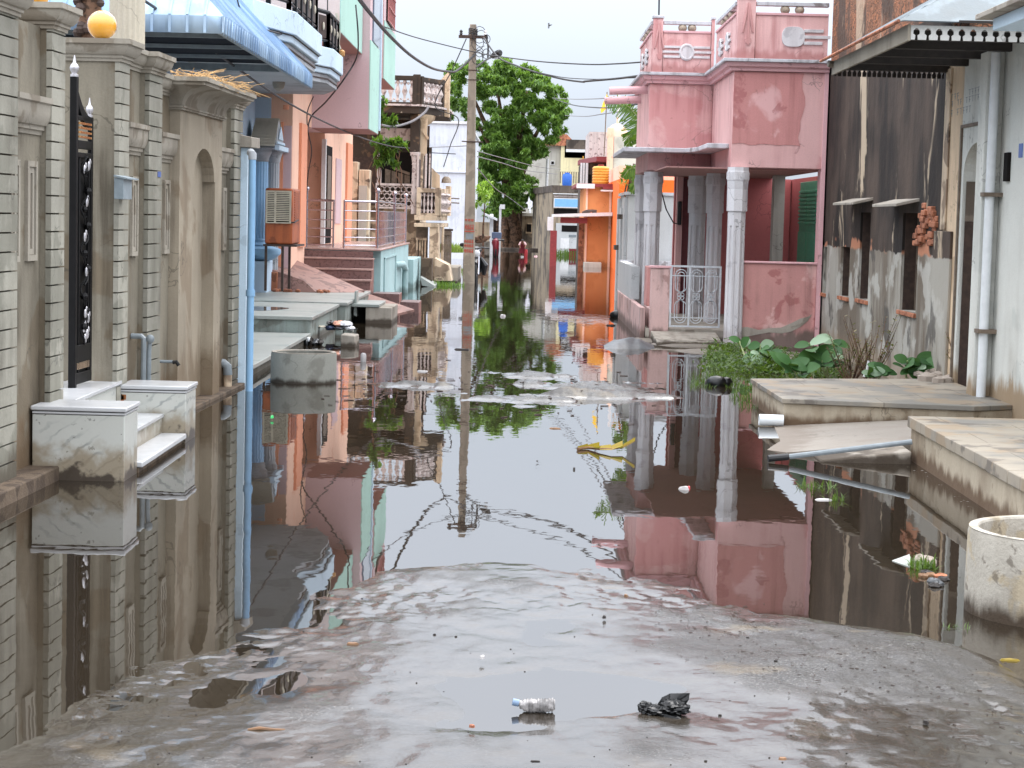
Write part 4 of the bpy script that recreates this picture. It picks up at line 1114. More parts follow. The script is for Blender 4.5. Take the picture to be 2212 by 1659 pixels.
# ------------------------------------------------------------------ stone platforms left
def platform(label, x0, x1, y0, y1, zt, strip_=True):
    t = thing('stone_platform', label, 'platform', (x1, y0, 0), 'stepped stone platforms before the peach house')
    MB().box(x0, x1, y0, y1, -.2, zt - .05).build('side', M['slabside'], t, .004)
    MB().box(x0, x1 + .035, y0 - .035, y1 + (.0), zt - .048, zt).build('top_slab', M['slab'], t, .006)
    return t
z1 = atY(D('R4', 622, 1370), 26.6).z; z2 = atY(D('R4', 630, 1235), 26.6).z
xc2 = atY(D('R4', 628, 1235), 26.6).x
y3 = 30.6
xc3 = atY(D('R4', 920, 1120), y3).x; z3 = atY(D('R4', 920, 1118), y3).z
print('platforms', z1, z2, z3, xc2, xc3)
p1 = platform('lowest grey stone platform beside the blue drain pipe', WX + .01, xc2 - .02, 20.45, 26.58, max(z1, .1))
p2 = platform('middle grey stone platform with a puddle on top', WX + .01, xc2, 26.6, y3 - .02, z2)
p3 = platform('highest grey stone platform under the air cooler stand', -4.9, xc3, y3, 35.3, z3)
MB().box(WX + .2, xc2 - .16, 21.3, 26.5, z1 + .0005, z1 + .004).build('edge_band', M['slabside'], p1) if False else None
m = MB()
for k in range(24): pass
m.prism([(xc2 - 1.05 + .5 * math.cos(a) * (1 + .15 * math.sin(3 * a)), 28.4 + .75 * math.sin(a) * (1 + .2 * math.cos(2 * a))) for a in [2 * PI * k / 24 for k in range(24)]], 'z', z2 + .0005, z2 + .004)
pm = NT('puddle film'); pm.bsdf(lin(120, 116, 108), .03, spec=.9)
tag(m.build('puddle', pm.m), 'thin rain puddle lying on the middle stone platform', None, kind='structure')
# tiled ramp in front of the steps
t = thing('tiled_ramp', 'broken red brown tiled ramp sloping down before the granite steps', 'ramp', (-3.6, 35, .4))
a = atY(D('R4', 300, 850), 35.6); b = atY(D('R4', 515, 825), 35.85); c = atY(D('R4', 1075, 1025), 34.6); d = atY(D('R4', 640, 1005), 33.2)
z0 = z3 + .002
MB().hexa([(a.x, 34.2, z0), (d.x, 34.0, z0), (c.x, 34.6, z0), (b.x, 35.84, z0)], [(a.x, 34.3, z0 + .42), (d.x - .25, 34.2, z0 + .2), (c.x, 34.75, z0 + .03), (b.x, 35.84, z0 + .5)]).build('ramp', M['tilered'], t)
MB().box(a.x, a.x + .3, 34.15, 34.28, z0, z0 + .33).build('broken_edge', M['brickbit'], t, .02)
m = MB()
for k in range(26): m.ball((rnd(a.x, d.x + .2), rnd(33.9, 34.2), z0 + .02), rnd(.02, .06), 6, (1, 1, .7))
m.build('rubble', M['brickbit'], t)
# ------------------------------------------------------------------ left water side: rings, blocks, litter
def cring(name, label, cx, cy, r, z0, z1, wall_, mat, top, group=None, tilt=0.):
    t = thing(name, label, 'well ring', (cx, cy, z0), group)
    MB().lathe([(r - wall_, z1 - .004), (r - wall_, z0), (r, z0), (r * 1.004, z0 + (z1 - z0) * .4), (r * .995, z1 - .02), (r - .008, z1)], (cx, cy, 0), 48, False).build('wall', mat, t)
    MB().lathe([(r - .009, z1 - .002), (r - .006, z1 + .006), (r - wall_ + .006, z1 + .006), (r - wall_, z1 - .004)], (cx, cy, 0), 48, False).build('rim', top, t)
    MB().lathe([(r - wall_ - .001, z1 - .12), (.01, z1 - .13)], (cx, cy, 0), 32).build('fill', M['wornbrick'], t)
    return t
c = atZ((656, 830)); Yc = c.y + .33
xl = atY(D('R4', 305, 1560), Yc).x; xr_ = atY(D('R4', 848, 1560), Yc).x
zt = atY(D('R4', 570, 1545), Yc - .3).z
cring('well_ring', 'grey concrete well ring standing in the water before the stone platforms', (xl + xr_) / 2, Yc, (xr_ - xl) / 2, -.2, zt, .05, M['ring'], M['conc'])
# culvert, block, broken ramp
q0 = atZ(D('R4', 1085, 1290)); q1 = atZ(D('R4', 1320, 1280))
zc = atY(D('R4', 1200, 1160), q0.y).z
t = thing('concrete_culvert', 'concrete culvert box with a black opening beside the stone platforms', 'culvert', (q0.x, q0.y, 0))
xo = atY(D('R4', 975, 1200), q0.y).x
MB().box(q0.x, q1.x, q0.y, q0.y + 1.5, -.2, zc).build('wall', M['conc'], t, .01)
MB().box(xo - .06, q1.x - .2, q0.y - .02, q0.y + 1.5, zc + .001, zc + .05).build('cover_slab', M['slab'], t, .008)
MB().box(xo, q0.x - .002, q0.y + .4, q0.y + 1.5, -.2, zc).build('opening', M['dark'], t)
a = atY(D('R4', 1060, 1120), q0.y - .3); b = atY(D('R4', 1090, 1060), q0.y - .3)
MB().hexa([(xc3 + .04, q0.y + .1, .12), (xc3 + .09, q0.y + .1, .1), (xc3 + .09, q0.y + .5, .1), (xc3 + .04, q0.y + .5, .12)], [(xc3 + .05, q0.y + .1, .5), (xc3 + .075, q0.y + .1, .5), (xc3 + .075, q0.y + .5, .5), (xc3 + .05, q0.y + .5, .5)]).build('leaning_tile', M['slab'], t)
# second tiled ramp (outer)
t = thing('broken_ramp', 'broken reddish tiled ramp with a maroon block tilting toward the water', 'ramp', (-2.2, 35, 0))
A = atY(D('R4', 1135, 1045), 36.2); B = atY(D('R4', 1490, 1175), 33.4); C = atY(D('R4', 1330, 1215), 33.0)
MB().hexa([(A.x - .05, 36.2, A.z - .05), (A.x - .05, 34.4, A.z - .12), (C.x, C.y, C.z - .04), (B.x, B.y, B.z - .04)], [(A.x - .05, 36.2, A.z), (A.x - .05, 34.4, A.z - .07), (C.x, C.y, C.z), (B.x, B.y, B.z)]).build('ramp', M['tilered'], t)
MB().box(A.x, atY(D('R4', 1365, 1050), 36.4).x, 36.4, 37.2, -.2, atY(D('R4', 1300, 1045), 36.4).z).build('block', M['granite'], t, .01)
q = atZ(D('R4', 1525, 1210)); 
MB().box(atY(D('R4', 1370, 1150), q.y).x, q.x, q.y, q.y + .9, -.2, atY(D('R4', 1500, 1115), q.y).z).build('block', M['granite'], t, .01)
MB().hexa([(atY(D('R4', 1370, 1090), 37.).x, 36.9, .16), (-2.30, 36.9, .16), (-2.30, 37.6, .16), (-2.6, 37.6, .16)], [(atY(D('R4', 1370, 1090), 37.).x, 36.9, .2), (-2.30, 36.9, .2), (-2.30, 37.6, .2), (-2.6, 37.6, .2)]).build('slab', M['slab'], t)
q0 = atZ(D('R4', 878, 1482)); q1 = atZ(D('R4', 1028, 1482))
t = MB(); zt = atY(D('R4', 950, 1385), q0.y).z
t.hexa([(q0.x, q0.y, -.1), (q1.x - .03, q0.y - .04, -.1), (q1.x, q0.y + .28, -.1), (q0.x + .02, q0.y + .3, -.1)], [(q0.x, q0.y + .01, zt), (q1.x - .04, q0.y - .03, zt - .01), (q1.x - .01, q0.y + .26, zt), (q0.x + .02, q0.y + .28, zt + .01)])
tag(t.build('concrete_block', M['conc'], None, .015), 'rough grey concrete block lying in the water in front of the culvert', 'block')
q0 = atZ(D('C7', 640, 370)); zt = atY(D('C7', 700, 240), q0.y).z
x1 = atY(D('C7', 760, 300), q0.y).x; x2 = atY(D('C7', 900, 300), q0.y).x
tag(MB().box(q0.x, x1, q0.y, q0.y + .3, -.1, zt).box(x1 + .01, x2, q0.y + .05, q0.y + .4, -.1, zt - .02).build('brick_pile', M['slabside'], None, .015), 'low pile of grey stone pieces under the wet clothes heap', 'stones')
# heap of wet clothes
t = thing('clothes_heap', 'heap of wet white, peach and navy clothes on the stones beside the platform', 'clothes', (q0.x, q0.y + .1, zt))
def rag(cx, cy, cz, sx, sy, sz, mat, name, par, seed):
    m = MB(); n = 16; k = 8
    rr = random.Random(seed)
    ph = [rr.uniform(0, 6.28) for _ in range(6)]
    rings = []
    for i in range(k + 1):
        th = (i + .05) / (k + .1) * PI - PI / 2
        ring = []
        for j in range(n):
            a = 2 * PI * j / n
            d = 1 + .16 * math.sin(3 * a + ph[0]) + .12 * math.sin(5 * a + ph[1] + i) + .1 * math.sin(2 * i + ph[2])
            ring.append(m.av((cx + sx * d * math.cos(th) * math.cos(a), cy + sy * d * math.cos(th) * math.sin(a), cz + sz * (math.sin(th) * d + .15 * math.sin(4 * a + ph[3])))))
        rings.append(ring)
    for a, b in zip(rings, rings[1:]):
        for j in range(n): m.f.append([a[j], a[(j + 1) % n], b[(j + 1) % n], b[j]])
    m.f.append(rings[0][::-1]); m.f.append(rings[-1])
    return m.build(name, mat, par, 0, 60)
Q = lambda x, y: atY(D('C7', x, y), q0.y + .12)
def ragq(x, y, w, h, mat, name, seed):
    p = Q(x, y); s_ = q0.y / F / 7.288 / 1
    rag(p.x, p.y, p.z, w / 7.288 * q0.y / F, .14, h / 7.288 * q0.y / F, mat, name, t, seed)
ragq(570, 205, 100, 38, plain('navy cloth', lin(54, 66, 96), .8), 'navy_cloth', 1)
ragq(690, 150, 90, 45, plain('peach cloth', lin(224, 164, 140), .8), 'peach_cloth', 2)
ragq(800, 145, 100, 40, M['whitecloth'], 'white_cloth', 3)
ragq(560, 130, 60, 30, M['bag'], 'black_cloth', 4)
ragq(880, 215, 80, 30, M['whitecloth'], 'white_cloth', 5)
ragq(430, 190, 90, 12, M['cream'], 'cream_cloth', 6)
ragq(730, 205, 130, 22, plain('grey cloth', lin(120, 120, 128), .8), 'grey_cloth', 8)
q0b = atZ(D('C7', 240, 520))
t = thing('rubbish_bag', 'grey plastic rubbish bag heap beside the concrete well ring', 'bag', (q0b.x, q0b.y + .5, 0))
for k, (x, y, w, h, mt) in enumerate(((200, 440, 40, 70, M['plasticgrey']), (270, 450, 50, 75, M['litterdark']), (330, 440, 70, 50, M['plasticgrey']), (410, 440, 50, 40, M['litterdark']), (230, 400, 40, 40, M['pvcwhite']))):
    p = atY(D('C7', x, y), q0b.y + .5); f_ = q0b.y / F / 7.288
    rag(p.x, p.y, max(p.z, .03), w * f_, .1, h * f_, mt, 'plastic_bag' if k else 'plastic_bag', t, 20 + k)
p = atZ(D('C7', 1085, 740))
MBt = MB(); MBt.lathe([(.03, 0), (.035, .05), (.034, .1), (.02, .12)], (p.x, p.y, -.02), 12)
tag(MBt.build('paper_cup', M['litterwhite']), 'white paper cup floating near the concrete block', 'cup')

# ------------------------------------------------------------------ old carved house
oh = thing('old_carved_house', 'weathered old cream house with carved balconies and blackened plaster', 'house', (-3, 52, 0))
YO = 51.
def oX(z, x, Y=YO): return atY(D(z, x, 500), Y).x
def oZ(z, y, Y=YO): return atY((900, D(z, 0, y)[1]), Y).z
xw = -2.62
body = MB(); body.box(-8, -2.75, 52.6, 58, -.2, 4.0)
body.build('wall', M['oldcream'], oh)
MB().box(-8, -2.76, 52.4, 52.59, 3.2, 4.2).build('wall', M['oldblack'], oh)
MB().box(-5, -2.72, 52.3, 57, 1.95, 3.2).build('back_wall', M['darkbrown'], oh)
# top balcony: dark camera side, then chamfered street side
B0, B1 = oZ('C3', 690), oZ('C3', 150)
xa, xb = oX('C3', 300) - 1.2, oX('C3', 745)
xc_, yc_ = atY(D('C3', 1110, 400), 52.2).x, 52.2
xd = atY(D('C3', 1235, 400), 53.2).x
deck = [(xa, 51), (xb, 51), (xc_, yc_), (xd, 53.2), (xd, 55), (xa, 55)]
m = MB(); m.prism(deck, 'z', B0 - .12, B0 + .06)
bo = m.build('balcony', M['oldblack'], oh, .01)
m = MB(); m.prism([(p[0] + (.06 if i not in (0, 5) else 0), p[1] - (.06 if i < 3 else 0)) for i, p in enumerate(deck)], 'z', B0 + .061, B0 + .11); m.build('deck_edge', M['oldpale'], bo)
def balustrade(p, q, z0, z1, par, mat, railmat, nb, style=0, post=True):
    p, q = Vector((p[0], p[1])), Vector((q[0], q[1])); L = (q - p).length; d = (q - p) / L; n = Vector((d.y, -d.x))
    R = MB()
    def bar(a, b, za, zb, w):
        A, B = p + d * a, p + d * b
        R.hexa([(A.x - n.x * w, A.y - n.y * w, za), (B.x - n.x * w, B.y - n.y * w, za), (B.x + n.x * w, B.y + n.y * w, za), (A.x + n.x * w, A.y + n.y * w, za)],
               [(A.x - n.x * w, A.y - n.y * w, zb), (B.x - n.x * w, B.y - n.y * w, zb), (B.x + n.x * w, B.y + n.y * w, zb), (A.x + n.x * w, A.y + n.y * w, zb)])
    h = z1 - z0
    bar(0, L, z1 - h * .16, z1, .07); bar(0, L, z0, z0 + h * .08, .05)
    if post: bar(-.05, .06, z0, z1 + .02, .065); bar(L - .06, L + .05, z0, z1 + .02, .065)
    o = R.build('balustrade_rail', railmat, par, .006)
    Bm = MB()
    za, zb = z0 + h * .08, z1 - h * .16
    for i in range(nb):
        c = p + d * (L * (i + .5) / nb); r = L / nb * .42; H_ = zb - za
        if style == 0:
            pr = [(.35, 0), (.7, .08), (.35, .18), (.45, .3), (.95, .48), (.6, .66), (.35, .8), (.75, .9), (.5, 1.)]
        else:
            pr = [(.5, 0), (.9, .1), (.3, .25), (.8, .4), (.9, .5), (.8, .6), (.3, .75), (.9, .9), (.6, 1.)]
        Bm.lathe([(a * r, za + b * H_) for a, b in pr], (c.x, c.y, 0), 8)
        if i < nb - 1:
            c2 = p + d * (L * (i + 1) / nb)
            Bm.ball((c2.x, c2.y, za + H_ * .86), r * .5, 6); Bm.ball((c2.x, c2.y, za + H_ * .14), r * .4, 6)
    tag(Bm.build('balusters', mat, o), None, None, kind='stuff')
    return o
balustrade((xa, 51), (xb - .12, 51), B0 + .1, B1, bo, M['oldpale'], M['oldblack'], 10)
balustrade((xb + .02, 51.05), (xc_, yc_), B0 + .1, B1 - .02, bo, M['oldpale'], M['oldblack'], 5)
MB().box(xb - .17, xb + .015, 50.96, 51.1, B0 + .1, B1 + .04).build('post', M['oldblack'], bo, .01)
# carved end pillar
pz0, pz1 = B0 - .1, oZ('C3', 95, 53)
xe0, xe1 = atY(D('C3', 1060, 400), 52.6).x, atY(D('C3', 1238, 400), 52.6).x
m = MB()
m.prism([(xe0, pz0), (xe1, pz0), (xe1 - .01, pz0 + .5), (xe1, pz1 - .05), (xe1 - .05, pz1), (xe1 - .12, pz1 - .06), (xe0 + .05, pz1 - .2), (xe0, pz1 - .4)], 'y', 52.6, 53.2)
for k in range(5): m.ball((xe0 + .1 + .07 * (k % 2), 52.6, pz0 + .2 + k * .15), .06, 8, (1, .5, 1.2))
m.build('carved_pillar', M['peachwash'], bo, .01)
# curved corbel below
m = MB()
cz = B0 - .12
prof = [(.02, cz - .36), (.18, cz - .30), (.42, cz - .18), (.55, cz - .08), (.58, cz - .001)]
N_ = 14
rings = []
for j in range(N_ + 1):
    a = -PI / 2 + PI * j / N_
    rings.append([m.av((xb - .05 + r * 1.15 * max(0, math.cos(a)) * .62 + .0, 52.2 + r * 1.6 * math.sin(a), z)) for r, z in prof])
for a, b in zip(rings, rings[1:]):
    for k in range(len(prof) - 1): m.f.append([a[k], b[k], b[k + 1], a[k + 1]])
for k, col in ((0, 0),): pass
m.f.append([r[-1] for r in rings])
m.build('corbel', M['peachwash'], bo)
# upper storey column, dark pier, peach pilasters
z_m = oZ('C3', 1390)
MB().box(oX('C3', 590), oX('C3', 745), 51.3, 51.6, z_m, B0 - .13).build('pier', M['oldblack'], oh, .01)
MB().box(oX('C3', 750), oX('C3', 862), 51.5, 51.75, z_m - .1, B0 - .13).build('pilaster', M['peachwash'], oh, .01)
MB().box(oX('C3', 868), oX('C3', 900), 51.6, 51.8, z_m - 1.2, B0 - .4).build('post', M['darkbrown'], oh)
MB().hexa([(oX('C3', 775), 51.45, oZ('C3', 1050)), (oX('C3', 800), 51.45, oZ('C3', 1020)), (oX('C3', 800), 51.49, oZ('C3', 1020)), (oX('C3', 775), 51.49, oZ('C3', 1050))], [(oX('C3', 885), 51.45, oZ('C3', 1190)), (oX('C3', 895), 51.45, oZ('C3', 1150)), (oX('C3', 895), 51.49, oZ('C3', 1150)), (oX('C3', 885), 51.49, oZ('C3', 1190))]).build('brace', M['peachwash'], oh)
MB().box(oX('C3', 60), oX('C3', 580), 51.9, 52.1, oZ('C3', 1200), oZ('C3', 995)).build('carved_parapet', M['oldpale'], oh, .01)
# middle storey (to the landing): bay with planks, column, fretted panel
zc0, zc1 = oZ('C4', 480), oZ('C4', 110)
MB().box(oX('C4', 440), oX('C4', 790), 52.1, 52.28, oZ('C4', 450), oZ('C4', 110)).build('window', M['dark'], oh)
m = MB()
for k in range(4):
    xq = oX('C4', 490 + k * 68)
    m.hexa([(xq, 52.04, oZ('C4', 440)), (xq + .14, 52.04, oZ('C4', 440)), (xq + .14, 52.08, oZ('C4', 440)), (xq, 52.08, oZ('C4', 440))], [(xq, 52.04, oZ('C4', 290 + k * 18)), (xq + .14, 52.04, oZ('C4', 305 + k * 18)), (xq + .14, 52.08, oZ('C4', 305 + k * 18)), (xq, 52.08, oZ('C4', 290 + k * 18))])
m.hexa([(oX('C4', 590), 52.0, oZ('C4', 300)), (oX('C4', 750), 52.0, oZ('C4', 355)), (oX('C4', 750), 52.03, oZ('C4', 355)), (oX('C4', 590), 52.03, oZ('C4', 300))], [(oX('C4', 590), 52.0, oZ('C4', 270)), (oX('C4', 750), 52.0, oZ('C4', 325)), (oX('C4', 750), 52.03, oZ('C4', 325)), (oX('C4', 590), 52.03, oZ('C4', 270))])
tag(m.build('boarding', M['doorwood'], oh), None, None)
for xx in (415, 440):
    MB().box(oX('C4', xx), oX('C4', xx + 20), 51.7, 51.8, oZ('C4', 700), oZ('C4', 120 if xx < 430 else 290)).build('post', M['oldpale'], oh)
xq = oX('C4', 818)
MB().lathe([(.085, oZ('C4', 760)), (.075, oZ('C4', 300)), (.07, oZ('C4', 250)), (.09, oZ('C4', 245)), (.075, oZ('C4', 235)), (.1, oZ('C4', 160)), (.13, oZ('C4', 150)), (.14, oZ('C4', 115))], (xq, 51.4, 0), 16).build('column', M['oldpale'], oh)
# fretted parapet: ring lattice
fr = MB()
fx0, fx1, fz0, fz1 = oX('C4', 440), oX('C4', 785), oZ('C4', 690), oZ('C4', 470)
nx, nz = 6, 3
for i in range(nx):
    for j in range(nz):
        cx_, cz_ = fx0 + (fx1 - fx0) * (i + .5) / nx, fz0 + (fz1 - fz0) * (j + .5) / nz
        rr = min((fx1 - fx0) / nx, (fz1 - fz0) / nz) * .5
        fr.tube([(cx_ + rr * math.cos(2 * PI * k / 12), 51.62, cz_ + rr * math.sin(2 * PI * k / 12)) for k in range(13)], .018, 5, False)
fo = MB(); fo.box(fx0 - .05, fx1 + .03, 51.58, 51.66, fz1, fz1 + .06); fo.box(fx0 - .05, fx1 + .03, 51.58, 51.66, fz0 - .05, fz0)
fo.box(fx0 - .08, fx0 - .05, 51.57, 51.67, fz0 - .05, fz1 + .06); fo.box(fx1 + .03, fx1 + .06, 51.57, 51.67, fz0 - .05, fz1 + .06)
fo_ = fo.build('parapet_frame', M['oldpale'], oh)
tag(fr.build('fretwork', M['oldpale'], fo_), None, None, kind='stuff')
MB().box(fx0 - .04, fx1 + .02, 51.7, 51.75, fz0, fz1).build('shade', M['oldblack'], oh)
# lower street balcony box
lx0, lx1 = oX('C4', 870), oX('C4', 1065)
lz0, lz1 = oZ('C4', 770), oZ('C4', 490)
lx2 = atY(D('C4', 1155, 600), 53.4).x
m = MB(); m.prism([(lx0 - .1, 51), (lx1, 51), (lx2, 53), (lx2, 54.5), (lx0 - .1, 54.5)], 'z', lz0 - .13, lz0)
m.prism([(lx0 - .1, 50.95), (lx1 + .02, 50.95), (lx2 + .03, 53), (lx2 + .03, 54.5), (lx0 - .1, 54.5)], 'z', lz0 - .30, lz0 - .2)
lo_ = m.build('balcony', M['oldcream'], oh, .01)
balustrade((lx0, 51.06), (lx1, 51.06), lz0 + .001, lz1, lo_, M['oldpale'], M['oldcream'], 5, 1)
balustrade((lx1 + .02, 51.15), (lx2, 53), lz0 + .001, lz1, lo_, M['oldpale'], M['oldcream'], 4, 1)
MB().box(lx0, lx1, 51.2, 51.24, lz0, lz1 - .05).build('shade', M['darkbrown'], lo_)
# slender posts above it and ground floor frames
for xx, mt in ((850, 'oldpale'), (893, 'oldcream'), (933, 'oldpale'), (972, 'oldpale')):
    MB().tube([(oX('C4', xx), 51.3, lz1), (oX('C4', xx), 51.3, oZ('C4', 130))], .03 if xx < 960 else .02, 8).build('post', M[mt], oh)
MB().box(oX('C4', 905), oX('C4', 985), 51.6, 51.7, lz1, oZ('C4', 60)).build('door', M['oldblack'], oh)
m = MB(); m.prism([(oX('C4', 990), oZ('C4', 480)), (oX('C4', 1080), oZ('C4', 490)), (oX('C4', 1075), oZ('C4', 350)), (oX('C4', 1040), oZ('C4', 320)), (oX('C4', 990), oZ('C4', 270))], 'y', 51.5, 51.6)
m.build('shutter', M['peachwash'], oh)
# ground floor
m = MB(); m.box(oX('C4', 845), oX('C4', 965), 51.4, 51.6, .25, oZ('C4', 850))
m.build('door', M['doorwood'], oh)
m = MB()
for xx in (850, 880, 905, 935): m.box(oX('C4', xx), oX('C4', xx + 14), 51.36, 51.39, .25, oZ('C4', 1030))
m.box(oX('C4', 845), oX('C4', 955), 51.33, 51.359, oZ('C4', 1030), oZ('C4', 1005))
m.build('door_bars', M['oldcream'], oh)
MB().box(oX('C4', 990), oX('C4', 1085), 51.0, 52.5, -.2, oZ('C4', 860)).build('pier', M['oldcream'], oh, .02)
MB().box(oX('C4', 1092), oX('C4', 1120), 52.2, 52.5, -.2, oZ('C4', 850)).build('pier', M['oldcream'], oh, .02)
m = MB()
m.tube([(oX('C4', 970), 50.6, oZ('C4', 127)), (oX('C4', 1250), 50.6, oZ('C4', 134))], .012, 6); m.build('iron_bar', M['wire'], oh)
q = atY(D('C4', 1155, 400), 53); MB().lathe([(.13, 0), (.12, .1), (.06, .17)], (q.x, 53, q.z - .1), 12).build('lamp_shade', M['potbrown'], oh)
MB().box(oX('C4', 1120), oX('C4', 1165), 53, 54, lz0, oZ('C4', 450)).build('pilaster', M['peachwash'], oh)
# step blocks and ramp at its foot
t = thing('stone_steps', 'low dark stone steps and cement ramp at the foot of the old carved house', 'steps', (-2, 51, 0))
q0 = atZ(D('C4', 1080, 1470)); q1 = atZ(D('C4', 1275, 1470))
MB().box(-2.6, q1.x, q0.y + .3, q0.y + 3, -.2, atY(D('C4', 1150, 1310), q0.y).z).build('block', M['conc'], t, .02)
a = atY(D('C4', 1075, 1215), 50); b = atY(D('C4', 1215, 1290), 50)
MB().hexa([(a.x - .1, 50, .1), (b.x, 50, .1), (b.x, 51.5, .1), (a.x - .1, 51.5, .1)], [(a.x - .1, 50, a.z), (b.x - .1, 50, b.z), (b.x - .1, 51.5, b.z), (a.x - .1, 51.5, a.z)]).build('ramp', M['oldcream'], t)
MB().box(oX('C4', 912, 49), oX('C4', 1025, 49), 49, 49.5, -.2, atY(D('C4', 960, 1215), 49).z).build('block', M['wornbrick'], t, .02)
MB().hexa([(-2.35, 48.2, .03), (-2.05, 48.2, -.02), (-2.0, 49.6, -.02), (-2.35, 49.6, .03)], [(-2.4, 48.2, .24), (-2.05, 48.2, .03), (-2.0, 49.6, .03), (-2.4, 49.6, .24)]).build('plank', M['slab'], t)
# rubble pillars between the two houses
t = thing('gate_pillars', 'two weathered cream gate pillars with a grey door beside the peach house', 'pillars', (-3.6, 48, 0))
for (x0, x1, yt, mt) in ((172, 240, 235, 'oldcream'), (248, 362, 315, 'oldcream')):
    MB().box(oX('C4', x0, 48.2), oX('C4', x1, 48.2), 48.2, 48.7, -.2, oZ('C4', yt, 48.2)).build('pillar', M[mt], t, .02)
MB().box(oX('C4', 250, 48.1), oX('C4', 330, 48.1), 48.12, 48.19, 1.0, oZ('C4', 480, 48.1)).build('door', M['greyhouse'], t)
# small timber gate beyond
q0 = atY(D('C4', 1130, 940), 58); q1 = atY(D('C4', 1205, 940), 58)
t = thing('slat_gate', 'small grey slatted gate beyond the old carved house', 'gate', (q0.x, 58, .4))
m = MB()
for k in range(6):
    x_ = q0.x + (q1.x - q0.x) * k / 5; m.box(x_ - .02, x_ + .02, 58, 58.04, .3, q0.z)
m.box(q0.x, q1.x, 57.95, 57.995, q0.z - .1, q0.z + .02); m.build('slats', M['doorwood'], t)
MB().box(q0.x - .05, q1.x + .05, 57.94, 58.1, q0.z + .02, q0.z + .08).build('top_rail', M['darkbrown'], t)
# white house
q = atY(D('C3', 920, 930), 80); q1 = atY(D('C3', 1545, 945), 80)
wh = thing('white_house', 'tall plain white rendered wall of a house behind the utility pole', 'house', (q.x, 80, 0))
MB().box(-9, q1.x, 80, 100, -.2, q.z).build('wall', M['whitewall'], wh)
MB().box(-9, q1.x + .08, 79.92, 100.1, q.z + .001, q.z + .1).build('coping', M['whitepaint'], wh)
zz_ = atY(D('C4', 1100, 320), 79.9).z
MB().box(-9, q1.x + .05, 79.93, 79.999, zz_ - .03, zz_).build('string_course', M['whitewall'], wh)
for y_ in (595, 640):
    p = atY(D('C4', 1170, y_), 79.9); p2 = atY(D('C4', 1290, y_ + 8), 79.9)
    MB().tube([(p.x, 79.9, p.z), (p2.x, 79.2, p2.z)], .03, 6).build('spout', M['doorwood'], wh)
# ------------------------------------------------------------------ utility pole, lamp, cables
pb = atZ((1012, 612)); pt = atY((1022, 52), pb.y)
pole = thing('utility_pole', 'tall grey concrete utility pole with red painted lettering standing in the water', 'pole', (pb.x, pb.y, 0))
w0, w1 = .155, .085
m = MB()
m.hexa([(pb.x - w0, pb.y, -.2), (pb.x + w0, pb.y, -.2), (pb.x + w0, pb.y + .2, -.2), (pb.x - w0, pb.y + .2, -.2)], [(pt.x - w1, pt.y, pt.z), (pt.x + w1, pt.y, pt.z), (pt.x + w1, pt.y + .14, pt.z), (pt.x - w1, pt.y + .14, pt.z)])
po = m.build('shaft', M['pole'], pole, .02)
pxat = lambda z: pb.x + (pt.x - pb.x) * z / pt.z
def prow(y_): return atY(D('R5', 450, y_), pb.y).z
zc = prow(305)
MB().box(pt.x - .36, pt.x + .36, pb.y - .06, pb.y - .002, zc - .04, zc + .04).build('cross_arm', M['darkbrown'], pole, .004)
m = MB()
for k in range(4): m.tube([(pxat(6) + .11 * math.cos(a), pb.y + .07 + .12 * math.sin(a), prow(240 + 14 * k) + .02 * math.sin(a * 2)) for a in [2 * PI * j / 14 for j in range(15)]], .014, 5, False)
m.build('wire_binding', M['wire'], pole)
m = MB()
rr = random.Random(4)
for k in range(9):
    x0, z0 = pt.x + rr.uniform(.1, .42), zc + rr.uniform(-.55, .1); r = rr.uniform(.06, .2)
    m.tube([(x0 + r * math.cos(a), pb.y - .06 + .03 * math.sin(3 * a), z0 + r * 1.2 * math.sin(a)) for a in [2 * PI * j / 12 for j in range(rr.randint(9, 13))]], .009, 5, False)
m.tube([(pt.x + .34, pb.y - .05, zc + .05), (pt.x + .40, pb.y - .05, zc - .25), (pt.x + .40, pb.y - .05, zc - .55)], .025, 6)
m.build('cable_coils', M['wire'], pole)
for k, dx in enumerate((-.3, .32)):
    MB().lathe([(.02, 0), (.045, .03), (.03, .06), (.045, .09), (.02, .13)], (pt.x + dx, pb.y - .03, zc + .04), 10).build('insulator', M['whitepaint' if k else 'bikeblack'], pole)
m = MB()
for y_ in (580, 660, 1170): m.box(pxat(4) - .17, pxat(4) + .17, pb.y - .012, pb.y - .002, prow(y_) - .012, prow(y_) + .012)
p = atY(D('R5', 360, 1168), pb.y - .02)
m.tube([(p.x, pb.y - .02, p.z), (pxat(2) + .3, pb.y - .02, p.z - .01)], .018, 6)
m.build('clamps', M['darkbrown'], pole)
# red lettering: rows of brushed strokes
m = MB()
for (ya, yb_, n_) in ((705, 725, 3), (752, 800, 4), (880, 905, 4), (915, 940, 4), (955, 985, 4)):
    za, zb = atY(D('R6', 430, yb_), pb.y).z, atY(D('R6', 430, ya), pb.y).z
    for k in range(n_):
        x0 = pxat(1) - .12 + .24 * k / n_; w = .24 / n_ * .75; zm_ = (za + zb) / 2
        y0 = pb.y - .006
        m.box(x0, x0 + w, y0, y0 + .004, zb - .014, zb)                 # head stroke
        m.box(x0 + w * .6, x0 + w * .6 + .016, y0, y0 + .004, za, zb - .015)
        c_ = (x0 + w * .35, zm_)
        m.tube([(c_[0] + w * .3 * math.cos(a + k), y0 + .001, c_[1] + (zb - za) * .28 * math.sin(a + k)) for a in [0, .8, 1.6, 2.4, 3.2, 4.]], .009, 4)
m.box(pxat(1) - .13, pxat(1) + .13, pb.y - .006, pb.y - .002, atY(D('R6', 430, 812), pb.y).z, atY(D('R6', 430, 804), pb.y).z)
